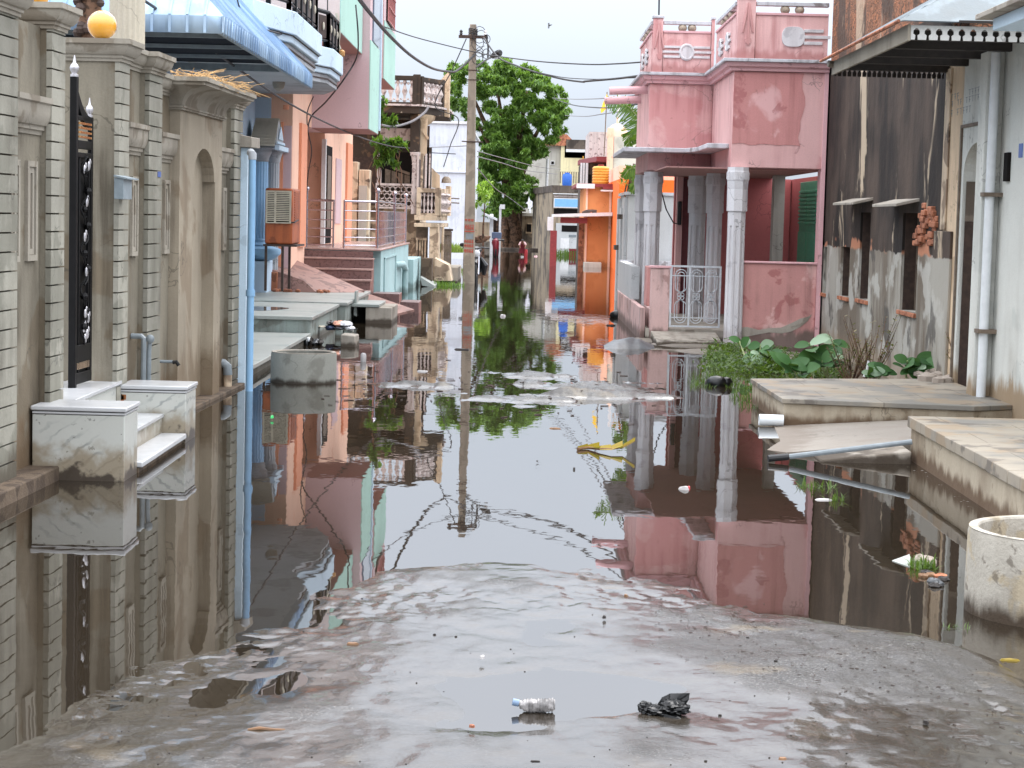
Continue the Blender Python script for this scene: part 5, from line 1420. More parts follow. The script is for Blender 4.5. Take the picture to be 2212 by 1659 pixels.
tag(m.build('red_lettering', M['redpaint'], po), None, None, kind='stuff')
z0, z1_ = atY(D('R6', 430, 870), pb.y).z, atY(D('R6', 430, 825), pb.y).z
MB().box(pxat(1) - .09, pxat(1) + .1, pb.y - .008, pb.y - .002, z0, z1_).build('number_patch', M['pvc'], po)
# street lamp on the pole
lampt = thing('street_lamp', 'slim dark street lamp on a bent arm of the utility pole', 'lamp', (pt.x + .2, pb.y + .1, 5))
a = atY(D('R5', 475, 560), pb.y + .07); b = atY(D('R5', 605, 470), pb.y - .5); c = atY(D('R5', 680, 432), pb.y - .9)
MB().tube([(a.x, a.y, a.z), ((a.x + b.x) / 2, (a.y + b.y) / 2, (a.z + b.z) / 2 + .02), b], .025, 8).build('arm', M['pvc'], lampt)
dv = (c - b)
MB().tube([b, b + dv * .1, b + dv * .35, b + dv * .9, c], [.03, .06, .085, .09, .06], 8).build('head', M['bikeblack'], lampt)
q0_ = b + dv * .4; q1_ = b + dv * .9
MB().box(min(q0_.x, q1_.x), max(q0_.x, q1_.x), q1_.y - .05, q0_.y + .05, q0_.z - .1, q0_.z - .085).build('lens', M['lampglass'], lampt)
def cable(label, pts, r, mat='wire', n=18):
    pts = [Vector(p) for p in pts]
    out = []
    for i in range(len(pts) - 1):               # Catmull-Rom through the survey points
        p0 = pts[max(i - 1, 0)]; p1 = pts[i]; p2 = pts[i + 1]; p3 = pts[min(i + 2, len(pts) - 1)]
        for k in range(n):
            t = k / n
            out.append(.5 * ((2 * p1) + (p2 - p0) * t + (2 * p0 - 5 * p1 + 4 * p2 - p3) * t * t + (3 * p1 - p0 - 3 * p2 + p3) * t ** 3))
    out.append(pts[-1])
    tag(MB().tube(out, r, 6).build('overhead_cable', M[mat]), label, 'cable', 'overhead cables of the street')
def W(z, x, y, Y): return atY(D(z, x, y), Y)
cable('thick black cable sagging from the upper left to the utility pole', [W('R3', 1000, -60, 22), W('R3', 1085, 60, 25), W('R3', 1280, 290, 31), W('R3', 1470, 465, 38), W('R3', 1640, 565, 44), W('R3', 1780, 592, 48), W('R5', 330, 578, 50), W('R5', 470, 450, 51.3)], .028)
cable('thin cable running from the blue awning past the pole top to the pink house', [W('R1', 1290, -20, 20), W('R3', 0, 170, 22), W('R3', 430, 290, 26), W('R3', 470, 285, 27)], .012)
cable('long thin cable crossing the sky from the mauve house to the pink parapet', [W('R3', 900, 110, 36), W('R3', 1250, 225, 42), W('R5', 0, 315, 47), W('R5', 420, 420, 50), W('R5', 640, 462, 48), W('R5', 1000, 508, 43), W('R5', 1400, 532, 39), W('R5', 1640, 527, 36), W('R7', 318, 514, 33.5)], .013)
cable('cable slanting from the top left past the porch roof to the old carved house', [W('R1', 1010, -5, 17.5), W('R1', 1300, 195, 20), W('R1', 1620, 440, 23), W('R3', 320, 770, 27), W('R3', 600, 935, 32), W('R3', 860, 1060, 37), W('R3', 1100, 1155, 42), W('R3', 1300, 1210, 47), W('R3', 1450, 1225, 50)], .014)
cable('dark cable from the lamp arm drooping to the pink house, kinked at its lowest point', [W('R5', 540, 310, 51), W('R5', 660, 470, 50), W('R5', 820, 545, 47), W('R5', 1000, 605, 44), W('R5', 1200, 655, 41), W('R5', 1358, 677, 39), W('R5', 1390, 672, 38.5), W('R5', 1640, 650, 36), W('R7', 312, 626, 33.5)], .02)
cable('thin cable just above the kinked one, running to the pink house', [W('R5', 980, 595, 44), W('R5', 1200, 640, 41), W('R5', 1450, 655, 38), W('R5', 1640, 648, 36), W('R7', 310, 642, 33.6)], .009)
cable('upper of two cables from the tree to the drain spouts of the pink house', [W('R5', 1110, 810, 90), W('R5', 1300, 820, 70), W('R5', 1560, 812, 50), W('R5', 1830, 785, 36)], .014, 'wiregrey')
cable('sagging cable from the tree past the yellow flag to the pink house', [W('R5', 1130, 820, 90), W('R5', 1280, 868, 72), W('R5', 1480, 890, 55), W('R5', 1650, 885, 45), W('R5', 1825, 858, 36)], .018)
cable('lowest thin cable from the tree to behind the banana leaf', [W('R5', 1215, 955, 90), W('R5', 1380, 962, 70), W('R5', 1530, 942, 55), W('R5', 1830, 900, 38)], .014, 'wiregrey')
cable('stay wire slanting down from the pole cross arm past the carved balcony', [W('R5', 398, 320, 51.2), W('R5', 280, 580, 51), W('R5', 140, 870, 51), W('C3', 1380, 860, 50.6), W('C3', 1250, 1300, 50.3), W('C3', 1140, 1650, 50)], .014)
cable('grey hose drooping from the carved balcony to the creeper', [W('C3', 890, 660, 50.7), W('C3', 820, 760, 50.5), W('C3', 640, 890, 50), W('C3', 430, 965, 49.5), W('C3', 260, 985, 49), W('C3', 110, 960, 48)], .03, 'wiregrey')
cable('cable looping down the mauve bay beside the mint green window box', [W('R3', 1005, 40, 33.2), W('R3', 1025, 300, 33.3), W('R3', 1010, 480, 36), W('R3', 900, 665, 36), W('R3', 760, 840, 36.5), W('R3', 640, 960, 37), W('R3', 605, 1080, 36.9)], .014)
cable('thin cable hanging down the peach wall to the dark door', [W('R3', 655, 800, 35), W('R3', 605, 930, 36), W('R3', 610, 1080, 36.9), W('R3', 640, 1250, 36.9), W('R3', 610, 1450, 36.9), W('R3', 600, 1640, 36.9)], .01)
cable('thin cable from the awning to the balcony fascia', [W('R3', 25, 0, 22), W('R3', 80, 170, 23), W('R3', 135, 280, 24)], .009)
cable('vertical cable on the beige wall above the balcony', [W('R3', 772, -10, 33.3), W('R3', 770, 120, 33.3), W('R3', 755, 270, 33.3)], .01)
cable('thin grey cable from the pole across the white wall', [W('C3', 920, 1330, 60), W('C3', 1200, 1320, 57), W('C3', 1540, 1305, 52)], .012, 'wiregrey')
cable('thin cable sagging across the foot of the tree crown from the pole', [W('R5', 490, 1295, 51.5), W('R5', 700, 1350, 65), W('R5', 900, 1410, 80), W('R5', 1150, 1440, 95)], .014, 'wiregrey')
cable('second cable below it across the dark tree crown', [W('R5', 490, 1250, 51.5), W('R5', 750, 1320, 65), W('R5', 1000, 1380, 80), W('R5', 1180, 1400, 95)], .012, 'wiregrey')
cable('cable from the pole down through the trunk shadow to the stained house', [W('R5', 490, 1390, 51.5), W('R5', 640, 1560, 70), W('R5', 760, 1640, 85), W('C1', 760, 390, 95)], .016, 'wiregrey')

# ------------------------------------------------------------------ motorcycle behind the pole
bk = thing('parked_motorcycle', 'black motorcycle parked half hidden behind the utility pole in the water', 'motorcycle', (-1.05, 52.5, 0))
bx, by = atZ(D('R6', 510, 1240)).x, pb.y + .5
bx = atY(D('R6', 470, 1200), by).x
def wheel(y_):
    MBw = MB(); r = .29
    MBw.tube([(bx + .02 * 0, y_ + r * math.cos(a), .22 + r * math.sin(a)) for a in [2 * PI * j / 24 for j in range(25)]], .05, 8, False)
    o = MBw.build('wheel', M['tyre'], bk)
    m = MB()
    for j in range(10): m.tube([(bx, y_, .22), (bx, y_ + .27 * math.cos(j * PI / 5), .22 + .27 * math.sin(j * PI / 5))], .008, 4)
    m.lathe([(.05, -.05), (.05, .05)], (bx, y_, .22), 10)
    m.build('spokes', M['bikechrome'], o)
wheel(by); wheel(by + 1.25)
m = MB()
m.tube([(bx, by + .25, .75), (bx, by + .55, .80), (bx, by + .8, .72), (bx, by + .9, .68)], [.09, .15, .13, .06], 12)
m.build('tank', M['bikeblack'], bk)
m = MB(); m.tube([(bx, by + .8, .74), (bx, by + 1.1, .72), (bx, by + 1.45, .78)], [.1, .14, .09], 10); m.build('seat', M['bikeblack'], bk)
m = MB()
for s in (-1, 1): m.tube([(bx + s * .08, by, .22), (bx + s * .08, by + .12, .55), (bx + s * .07, by + .22, .86)], .028, 8)
m.build('fork', M['bikechrome'], bk)
m = MB(); m.tube([(bx - .34, by + .34, .9), (bx - .15, by + .25, .92), (bx, by + .22, .88), (bx + .15, by + .25, .92), (bx + .34, by + .34, .9)], .02, 8); m.build('handlebar', M['bikeblack'], bk)
for s in (-1, 1):
    m = MB(); p = atY(D('R6', 365 if s < 0 else 500, 918 if s < 0 else 970), by + .2)
    m.tube([(bx + s * .22, by + .28, .92), (p.x - s * .02, by + .25, p.z - .06)], .008, 6); m.ball((p.x, by + .24, p.z), .075, 10, (1., .3, .7)); m.build('mirror', M['bikeblack'], bk)
MB().ball((bx + .02, by + .08, .76), .1, 12, (1, .6, 1)).build('headlamp', M['lampglass'], bk)
m = MB(); m.tube([(bx, by - .2, .5), (bx, by, .58), (bx, by + .3, .46)], [.05, .08, .05], 10); m.build('mudguard', M['bikeblack'], bk)
m = MB(); m.box(bx - .16, bx + .16, by + .4, by + .9, .25, .6); m.build('engine', M['bikeblack'], bk, .05)
for s in (-1, 1):
    m = MB(); m.tube([(bx + s * .12, by + .35, .66), (bx + s * .24, by + .36, .45), (bx + s * .22, by + .4, .2)], [.04, .1, .05], 8); m.build('leg_guard', M['bikeblack'], bk)

# ------------------------------------------------------------------ trees
def crown_mb(clumps, leaf, per, flat=.5, droop=.3, seed=1, core=.25):
    rr = random.Random(seed); m = MB()
    V, Fc = m.v, m.f
    for (c, r) in clumps:
        for _ in range(int(per * (r.x * r.z))):
            while True:
                d = Vector((rr.uniform(-1, 1), rr.uniform(-1, 1), rr.uniform(-1, 1)))
                if core < d.length < 1: break
            if rr.random() < .12: d = d * rr.uniform(1., 1.5)
            p = Vector((c.x + d.x * r.x, c.y + d.y * r.y, c.z + d.z * r.z))
            a = rr.uniform(0, 2 * PI); L = leaf * rr.uniform(.6, 1.3); w = L * rr.uniform(.25, .45)
            u = Vector((math.cos(a), math.sin(a), rr.uniform(-.9, .35) - droop)).normalized()
            v = u.cross(Vector((rr.uniform(-.4, .4), rr.uniform(-.4, .4), 1))).normalized()
            i = len(V)
            V.extend([p - u * L * .5, p + v * w * .5, p + u * L * .5 - Vector((0, 0, L * .15)), p - v * w * .5])
            Fc.append([i, i + 1, i + 2, i + 3])
    return m
def cl(z, x, y, Y, rx, rz, dy=0):
    p = atY(D(z, x, y), Y); k = Y / F / 3.8272
    return (Vector((p.x, Y + dy, p.z)), Vector((rx * k, max(rx, rz) * k * .9, rz * k)))
TY = 108.
nt_ = thing('neem_tree', 'large green neem tree with drooping leaf tufts at the end of the street', 'tree', (-.4, 111, 0))
spec = []
rr = random.Random(11)
outline = [(350, 640, 130, 110), (310, 780, 100, 110), (330, 900, 90, 80), (520, 590, 130, 90), (650, 560, 140, 80), (780, 560, 130, 80), (600, 720, 150, 110), (760, 690, 150, 120), (900, 640, 120, 90), (960, 740, 120, 110), (860, 820, 140, 110), (1090, 790, 110, 90), (1150, 930, 110, 110), (1040, 920, 130, 110), (690, 930, 150, 100), (600, 1050, 130, 110), (760, 1050, 140, 110), (920, 1030, 130, 110), (1100, 1070, 110, 110), (1060, 1210, 100, 90), (620, 1180, 130, 100), (770, 1200, 140, 110), (900, 1190, 110, 100), (560, 1310, 100, 120), (690, 1330, 130, 110), (830, 1340, 130, 110), (920, 1300, 80, 80), (600, 1450, 110, 100), (740, 1480, 130, 110), (860, 1520, 110, 90), (640, 1580, 110, 90), (800, 1600, 110, 80), (910, 1590, 70, 60), (560, 1560, 80, 110), (620, 1700, 110, 80), (760, 1700, 110, 70), (870, 1680, 80, 60), (540, 1420, 60, 110), (450, 1000, 60, 60), (420, 540, 70, 40), (1180, 820, 50, 50), (1180, 1060, 60, 70)]
clumps = []
for (x_, y_, rx, rz) in outline:
    for k in range(9):
        clumps.append(cl('R5', x_ + rr.uniform(-.8, .8) * rx, y_ + rr.uniform(-.8, .8) * rz, TY + rr.uniform(-2.2, 2.6), rx * rr.uniform(.26, .5), rz * rr.uniform(.22, .42)))
crown_mb(clumps, .36, 1500, seed=3, core=.05).build('crown', M['neem'], nt_)
def limb(pts, rad): return MB().tube(pts, rad, 9)
p0 = atY(D('C1', 570, 900), 111); p1 = atY(D('C1', 610, 640), 111); p2 = atY(D('C1', 560, 430), 111)
kf = 111 / F / 6.1219
tr = MB()
tr.tube([(p0.x + .15, 111, -.1), (p0.x + .12, 111, .4), (p1.x, 111, p1.z), (p2.x, 111, p2.z), (p2.x - .1, 111, p2.z + 1.8), (p2.x + .2, 111, p2.z + 3.6)], [1.05 * 130 * kf, 115 * kf, 100 * kf, 110 * kf, 60 * kf, 25 * kf], 14)
q = atY(D('C1', 480, 640), 110.6)
tr.tube([(q.x + .05, 110.7, -.1), (q.x + .03, 110.7, 1.), (q.x + .1, 110.8, q.z), (p2.x - .3, 110.9, p2.z)], [60 * kf, 52 * kf, 50 * kf, 60 * kf], 12)
tr.build('trunk', M['bark'], nt_)
m = MB()
for (x_, y_) in ((420, 720), (650, 700), (900, 760), (1050, 960), (980, 1180), (480, 1000), (700, 1000)):
    e = atY(D('R5', x_, y_), TY + rr.uniform(-1, 1)); b_ = Vector((p2.x, 111, p2.z + .6)); mid = b_.lerp(e, .5) + Vector((0, 0, .5))
    m.tube([b_, b_.lerp(mid, .6) + Vector((.1, 0, .2)), mid, e], [.3, .22, .16, .05], 8)
m.build('limbs', M['bark'], nt_)
ly = thing('young_tree', 'bright lime green young tree beside the utility pole', 'tree', (-2.4, 84, 0))
clumps = [cl('R5', 530 + rr.uniform(-45, 70), 1560 + rr.uniform(-40, 130), 84 + rr.uniform(-.4, .4), 34, 30) for _ in range(22)]
crown_mb(clumps, .2, 900, seed=5).build('crown', M['lime'], ly)
q = atY(D('R6', 545, 700), 84)
MB().tube([(q.x, 84, -.1), (q.x - .03, 84, 1.2), (q.x + .02, 84, 2.4)], [.05, .04, .02], 8).build('trunk', M['bark'], ly)
# creeper on the old carved house
ck = thing('creeper', 'leafy green creeper hanging between the mauve bay and the carved balcony', 'plant', (-3.2, 49, 2))
def clc(z, x, y, Y, r): 
    p = atY(D(z, x, y), Y); k = Y / F / {'C3': 7.652, 'C4': 4.781, 'R3': 3.8272}[z]
    return (Vector((p.x, Y, p.z)), Vector((r * k, r * k, r * k)))
clumps = [clc('C3', 100 + rr.uniform(-50, 60), y_ + rr.uniform(-30, 30), 49, 60) for y_ in range(480, 960, 40)]
clumps += [clc('C3', 250 + rr.uniform(-60, 90), 900 + rr.uniform(-60, 60), 49, 60) for _ in range(6)]
clumps += [clc('C4', rr.uniform(330, 740), rr.uniform(0, 90), 49.5, 50) for _ in range(16)]
clumps += [clc('C4', rr.uniform(420, 640), rr.uniform(90, 250), 49.5, 40) for _ in range(12)]
crown_mb(clumps, .24, 1100, droop=.5, seed=8).build('foliage', M['creeper'], ck)
m = MB()
for k in range(7):
    a = W('C4', rr.uniform(380, 700), rr.uniform(40, 140), 49.5); m.tube([a, a + Vector((rr.uniform(-.3, .3), 0, -.6)), a + Vector((rr.uniform(-.4, .4), 0, -1.3))], .012, 5)
a = W('C3', 70, 460, 49); b_ = W('C3', 60, 1100, 49)
m.tube([a, a.lerp(b_, .5) + Vector((.06, 0, 0)), b_], .02, 6)
m.build('stems', M['bark'], ck)

# ------------------------------------------------------------------ far end of the street
def fbox(z, xa, xb, ya, yb, Y, dep):
    a = atY(D(z, xa, ya), Y); b = atY(D(z, xb, yb), Y)
    return (a.x, b.x, Y, Y + dep, b.z, a.z)
# stained grey house
YS_ = 96.
sh = thing('stained_house', 'rain blackened grey house with a blue sign board beyond the red brown porch', 'house', (2, YS_, 0))
a = atY(D('C1', 1112, 190), YS_); l = atY(D('C1', 862, 190), 108); r_ = atY(D('C1', 1480, 190), YS_)
zt = atY(D('C1', 1112, 60), YS_).z; zb = atY(D('C1', 1112, 150), YS_).z
m = MB(); m.prism([(l.x, 108), (a.x, YS_), (r_.x + 1, YS_), (r_.x + 1, 112), (l.x, 112)], 'z', -.2, zb); m.build('wall', M['stainhouse'], sh)
m = MB(); m.prism([(l.x - .1, 108), (a.x - .02, YS_ - .06), (r_.x + 1, YS_ - .06), (r_.x + 1, 112), (l.x, 112)], 'z', zb + .001, zt); m.build('parapet', M['stainparapet'], sh)
b = fbox('C1', 1130, 1460, 228, 365, YS_ - .12, .06); so_ = MB().box(*b).build('sign_frame', M['whitepaint'], sh)
b = fbox('C1', 1142, 1450, 240, 350, YS_ - .128, .006); MB().box(*b).build('sign_board', M['bluesign'], so_)
b = fbox('C1', 1120, 1470, 165, 185, YS_ - .2, .2); MB().box(*b).build('ledge', M['whitepaint'], sh)
b = fbox('C1', 1135, 1460, 190, 225, YS_ - .03, .02); MB().box(*b).build('band', M['oldpale'], sh)
b = fbox('C1', 1130, 1460, 370, 460, YS_ - .02, .015); MB().box(*b).build('window', M['dark'], sh)
b = fbox('C1', 1160, 1490, 560, 1040, YS_ - .06, .05); MB().box(*b).build('shop_front', M['greywall'], sh)
b = fbox('C1', 1235, 1450, 590, 680, YS_ - .075, .012); MB().box(*b).build('window', M['dark'], sh)
b = fbox('C1', 1330, 1425, 715, 750, YS_ - .075, .012); MB().box(*b).build('vent', M['pvc'], sh)
b = fbox('C1', 1220, 1330, 760, 900, YS_ - .09, .012); MB().box(*b).build('notice_board', M['whitepaint'], sh)
b = fbox('C1', 1345, 1500, 900, 1050, 90, .3); t = thing('red_gate', 'small dark red slatted gate at the foot of the stained house', 'gate', (b[0], 90, 0))
m = MB()
for k in range(6): xx = b[0] + (b[1] - b[0]) * k / 5.; m.box(xx - .03, xx + .03, 90, 90.05, .0, b[5])
m.build('slats', M['maroon'], t); MB().box(b[0] - .05, b[1] + .05, 89.95, 89.995, b[5] - .1, b[5]).build('top_rail', M['maroon'], t)
g_ = MB()
rr = random.Random(3)
def tuft(m, c, n, h, w, r=None, lean=.5):
    r = r or rr
    for _ in range(n):
        a = r.uniform(0, 2 * PI); d = r.uniform(0, 1) ** .5 * w; L = h * r.uniform(.5, 1.2); e = r.uniform(0, lean)
        p = Vector((c[0] + math.cos(a) * d, c[1] + math.sin(a) * d, c[2])); b2 = r.uniform(0, 2 * PI)
        u = Vector((math.cos(b2) * e, math.sin(b2) * e, 1)).normalized(); s_ = Vector((-math.sin(b2), math.cos(b2), 0)) * L * .05
        i = len(m.v); m.v += [p - s_, p + s_, p + u * L * .6 + s_ * .7, p + u * L * .6 - s_ * .7, p + u * L + Vector((u.x, u.y, -.4)) * L * .3]
        m.f += [[i, i + 1, i + 2, i + 3], [i + 3, i + 2, i + 4]]
q = atY(D('C1', 1320, 1000), 92); tuft(g_, (q.x, 92, -.02), 220, .4, .8)
tag(g_.build('grass_tuft', M['grass']), 'green grass clump below the shop front of the stained house', 'grass')
# tan annex with window and low tree wall
ta = thing('tan_annex', 'low tan building with one dark window right of the neem trunk', 'house', (1, 114, 0))
b = fbox('C1', 640, 870, 465, 900, 114, 4); MB().box(b[0] - 1, b[1], 114, 118, -.2, b[5]).build('wall', M['stainhouse'], ta)
MB().box(b[0] - 1, b[1], 113.8, 118, b[5] + .001, b[5] + .18).build('ledge', M['greyhouse'], ta)
b = fbox('C1', 762, 842, 560, 700, 113.96, .03); w_ = MB().box(*b).build('window', M['oldcream'], ta)
b = fbox('C1', 772, 832, 575, 680, 113.93, .02); MB().box(*b).build('pane', M['dark'], w_)
b = fbox('C1', 400, 1090, 885, 1005, 104, .5)
tag(MB().box(b[0] - 1.5, b[1] + .5, 104, 104.5, -.2, b[5]).build('tree_wall', M['stainparapet'], None, .03), 'low dark kerb wall across the street in front of the neem trunk', 'wall')
# cream house behind
YH = 124.
ch = thing('cream_house', 'tall cream yellow house with a dark roof parapet behind the stained house', 'house', (5, YH, 0))
a = atY(D('C2', 440, 500), YH).x; b_ = atY(D('C2', 645, 500), YH).x; c_ = atY(D('C2', 985, 500), YH).x; d_ = atY(D('C2', 1290, 500), YH).x
zt = atY(D('C2', 690, 245), YH).z; zl = atY(D('C2', 690, 505), YH).z; zp = atY(D('C2', 1100, 215), YH).z
MB().box(a - 2, b_, YH + .3, YH + 8, -.2, zt - .1).build('grey_wall', M['greyhouse'], ch)
MB().box(b_, c_ + .2, YH, YH + 8, -.2, zl).build('wall', M['creamhouse'], ch)
MB().box(b_, atY(D('C2', 705, 500), YH).x, YH, YH + .5, zl + .001, zt).build('pillar', M['creamhouse'], ch)
MB().box(b_, d_, YH + 2.4, YH + 8, zl + .001, atY(D('C2', 800, 410), YH).z).build('loggia', M['dark'], ch)
z4 = atY(D('C2', 800, 400), YH).z
pp = MB().box(b_ + .3, d_, YH - .2, YH + 8, z4 + .02, zp).build('roof_parapet', M['stainparapet'], ch)
MB().box(b_ + .3, atY(D('C2', 1040, 500), YH).x, YH - .3, YH - .201, z4 - .05, z4 + .12).build('fascia', M['whitepaint'], ch)
m = MB(); q = atY(D('C2', 690, 200), YH); m.prism([(q.x - 1.2, q.z - .4), (q.x + .9, q.z - .4), (q.x + .2, q.z + .3), (q.x - .3, q.z + .35)], 'y', YH - .1, YH + 3); m.build('tiled_roof', M['brickbit'], ch)
b = fbox('C2', 475, 540, 555, 625, YH + .25, .04); w_ = MB().box(*b).build('window', M['whitepaint'], ch)
b = fbox('C2', 485, 530, 565, 612, YH + .22, .02); MB().box(*b).build('pane', M['dark'], w_)
b = fbox('C2', 640, 935, 735, 745, YH - .6, .06); bal = MB().box(*b).build('balcony_rail', M['doorwood'], ch)
m = MB()
for k in range(9):
    xx = b[0] + (b[1] - b[0]) * k / 8; m.box(xx - .03, xx + .03, YH - .6, YH - .55, atY(D('C2', 700, 930), YH).z, b[4])
b2 = fbox('C2', 640, 935, 820, 826, YH - .61, .05); m.box(*b2)
m.build('rails', M['doorwood'], bal)
for (x0, x1_, y0, y1_, mt) in ((1050, 1075, 375, 560, 'whitepaint'), (1140, 1160, 340, 560, 'whitepaint'), (1005, 1020, 480, 600, 'tankyellow')):
    b = fbox('C2', x0, x1_, y0, y1_, YH - .4, .3); MB().box(*b).build('post', M[mt], ch)
MB().tube([(atY(D('C2', 420, 500), 110).x, 110, 3), (atY(D('C2', 424, 500), 110).x, 110, atY(D('C2', 424, 520), 110).z)], .08, 8).build('downpipe', M['whitepaint'], ch)
p = atY(D('C2', 745, 950), YS_ + 2)
t = thing('blue_drum', 'blue plastic water drum on the dark parapet of the stained house', 'drum', (p.x, YS_ + 2, p.z))
rdr = 80 / 7.652 * (YS_ + 2) / F
MB().lathe([(rdr * .9, 0), (rdr, .1), (rdr, .5), (rdr * .8, .62)], (p.x, YS_ + 2, p.z - .1), 18).build('body', M['bluedrum'], t)
MB().lathe([(rdr * .5, 0), (rdr * .5, .06)], (p.x, YS_ + 2, p.z + .521), 14).build('lid', M['bluedrum'], t)
# pale low walls right of the pole
t = thing('pale_low_house', 'pale peach low walled yard between the utility pole and the neem trunk', 'wall', (-2.3, 92, 0))
b = fbox('C1', 60, 290, 545, 800, 92, .4); MB().box(b[0] - 1, b[1], 92, 92.4, -.2, b[5]).build('wall', M['peachwash'], t)
b = fbox('C1', 285, 320, 440, 900, 91.5, .3); MB().box(b[0], b[1], 91.5, 91.8, -.2, b[5]).build('pillar', M['whitepaint'], t)
b = fbox('C1', 60, 280, 800, 960, 86, .5); MB().box(b[0] - .3, b[1], 86, 86.5, -.2, b[5]).build('low_wall', M['conc'], t)
b = fbox('C1', 195, 380, 415, 440, 91, 1.4); MB().hexa([(b[0], 91, b[5] - .12), (b[1], 91, b[5] - .38), (b[1], 92.4, b[5] - .38), (b[0], 92.4, b[5] - .12)], [(b[0], 91, b[5] - .02), (b[1], 91, b[5] - .28), (b[1], 92.4, b[5] - .28), (b[0], 92.4, b[5] - .02)]).build('shade_board', M['whitepaint'], t)
m = MB()
for k in range(14): q = atY(D('C1', rr.uniform(110, 270), rr.uniform(740, 800)), 85.5); m.ball((q.x, 85.5, q.z), rr.uniform(.08, .18), 7, (1.2, 1, .7))
tag(m.build('brush_heap', M['bark']), 'heap of brown brushwood on the low wall right of the utility pole', 'brushwood', kind='stuff')
g_ = MB(); q = atZ(D('C4', 1200, 1290)); tuft(g_, (q.x - .4, q.y + 8, .3), 300, .4, .6)
tag(g_.build('grass_tuft', leafmat('yellow green grass', lin(96, 118, 44), lin(150, 164, 80))), 'bright green grass clump at the foot of the white wall', 'grass')
g_ = MB(); q = atZ(D('C4', 1130, 1500)); tuft(g_, (q.x, q.y, -.05), 420, .22, .5, lean=1.8)
tag(g_.build('weed_clump', M['creeper']), 'dark green weed clump in the water below the old carved house', 'weeds')
# white post, red two wheeler, bending person
q0 = atZ(D('C1', 408, 1000)); zt = atY(D('C1', 408, 335), q0.y).z
t = thing('white_post', 'thin white post with a small box on top before the dark neem trunk', 'post', (q0.x, q0.y, 0))
MB().box(q0.x - .05, q0.x + .05, q0.y, q0.y + .1, -.1, zt).build('shaft', M['whitepaint'], t)
q = atY(D('C1', 453, 345), q0.y); MB().box(q.x - .12, q.x + .1, q0.y - .05, q0.y + .15, q.z - .1, q.z + .1).build('box', M['whitepaint'], t)
YB = q0.y - 2
q = atY(D('C1', 365, 900), YB); kk = YB / F / 6.1219
t = thing('red_scooter', 'dark red two wheeler standing by the white post at the street end', 'scooter', (q.x, YB, 0))
m = MB(); zq = lambda y_: atY(D('C1', 365, y_), YB).z
m.tube([(q.x, YB, zq(1000)), (q.x, YB, zq(880)), (q.x - .03, YB + .1, zq(820)), (q.x, YB + .3, zq(785))], [20 * kk, 40 * kk, 52 * kk, 30 * kk], 12); m.build('front_shield', M['bikered'], t)
m = MB(); m.tube([(q.x - 55 * kk, YB + .1, zq(790)), (q.x, YB + .15, zq(785)), (q.x + 105 * kk, YB + .1, zq(785))], .035, 8); m.build('handlebar', M['bikeblack'], t)
for s in (-1, 1):
    m = MB(); m.tube([(q.x + s * 25 * kk, YB + .1, zq(1010)), (q.x + s * 28 * kk, YB + .1, zq(890))], [10 * kk, 14 * kk], 8); m.build('leg_shield', M['bikeblack'], t)
m = MB(); m.tube([(q.x, YB - .05 + .2 * math.cos(a), .1 + .22 * math.sin(a)) for a in [2 * PI * j / 16 for j in range(17)]], .05, 6, False); m.build('wheel', M['tyre'], t)
m = MB(); m.box(q.x - .2, q.x + .22, YB + .5, YB + .9, zq(770), zq(685)); m.build('crate', plain('grey blue crate', lin(96, 112, 140), .6), t, .02)

def skin_body(name, pts, edges, mat, parent, lv=2):
    off = WO[parent.name]
    me = bpy.data.meshes.new(name); me.from_pydata([tuple(Vector(p[:3]) - off) for p in pts], edges, [])
    o = bpy.data.objects.new(name, me); COL.objects.link(o); o.parent = parent; WO[o.name] = off
    sk = o.modifiers.new('skin', 'SKIN'); sk.use_smooth_shade = True
    for i, p in enumerate(pts):
        o.data.skin_vertices[0].data[i].radius = (p[3], p[3] if len(p) < 5 else p[4])
    o.data.skin_vertices[0].data[0].use_root = True
    ss = o.modifiers.new('sub', 'SUBSURF'); ss.levels = lv; ss.render_levels = lv
    me.materials.append(mat)
    return o
PYY = atZ(D('C1', 700, 1000)).y
k = PYY / F / 6.1219
def pp_(x, y, dy=0.): v = atY(D('C1', x, y), PYY); return (v.x, PYY + dy, v.z)
pe = thing('person', 'person in a dark red dress with pale pink shawl bending over in the water', 'person', pp_(705, 1000))
P_ = [pp_(712, 880) + (28 * k,), pp_(712, 845, -.05) + (32 * k,), pp_(715, 820, -.12) + (24 * k,), pp_(716, 808, -.2) + (13 * k,), pp_(716, 798, -.28) + (18 * k,), pp_(716, 790, -.34) + (14 * k,),
      pp_(690, 822, -.1) + (12 * k,), pp_(675, 850, -.2) + (9 * k,), pp_(684, 880, -.3) + (8 * k,), pp_(688, 892, -.33) + (6 * k,),
      pp_(742, 824, -.1) + (12 * k,), pp_(760, 850, -.2) + (9 * k,), pp_(752, 880, -.3) + (8 * k,), pp_(750, 892, -.33) + (6 * k,),
      pp_(696, 905) + (17 * k,), pp_(690, 950, -.03) + (12 * k,), pp_(686, 1000) + (8 * k,), pp_(688, 1012, -.06) + (7 * k,),
      pp_(728, 905) + (17 * k,), pp_(722, 950, -.03) + (12 * k,), pp_(716, 1000) + (8 * k,), pp_(718, 1012, -.06) + (7 * k,)]
E_ = [(0, 1), (1, 2), (2, 3), (3, 4), (4, 5), (2, 6), (6, 7), (7, 8), (8, 9), (2, 10), (10, 11), (11, 12), (12, 13), (0, 14), (14, 15), (15, 16), (16, 17), (0, 18), (18, 19), (19, 20), (20, 21)]
skin_body('body', P_, E_, M['skin'], pe)
MB().ball(Vector(pp_(716, 793, -.27)), 21 * k, 12, (1, 1, .9)).build('hair', M['hair'], pe)
m = MB(); c = pp_(712, 900)
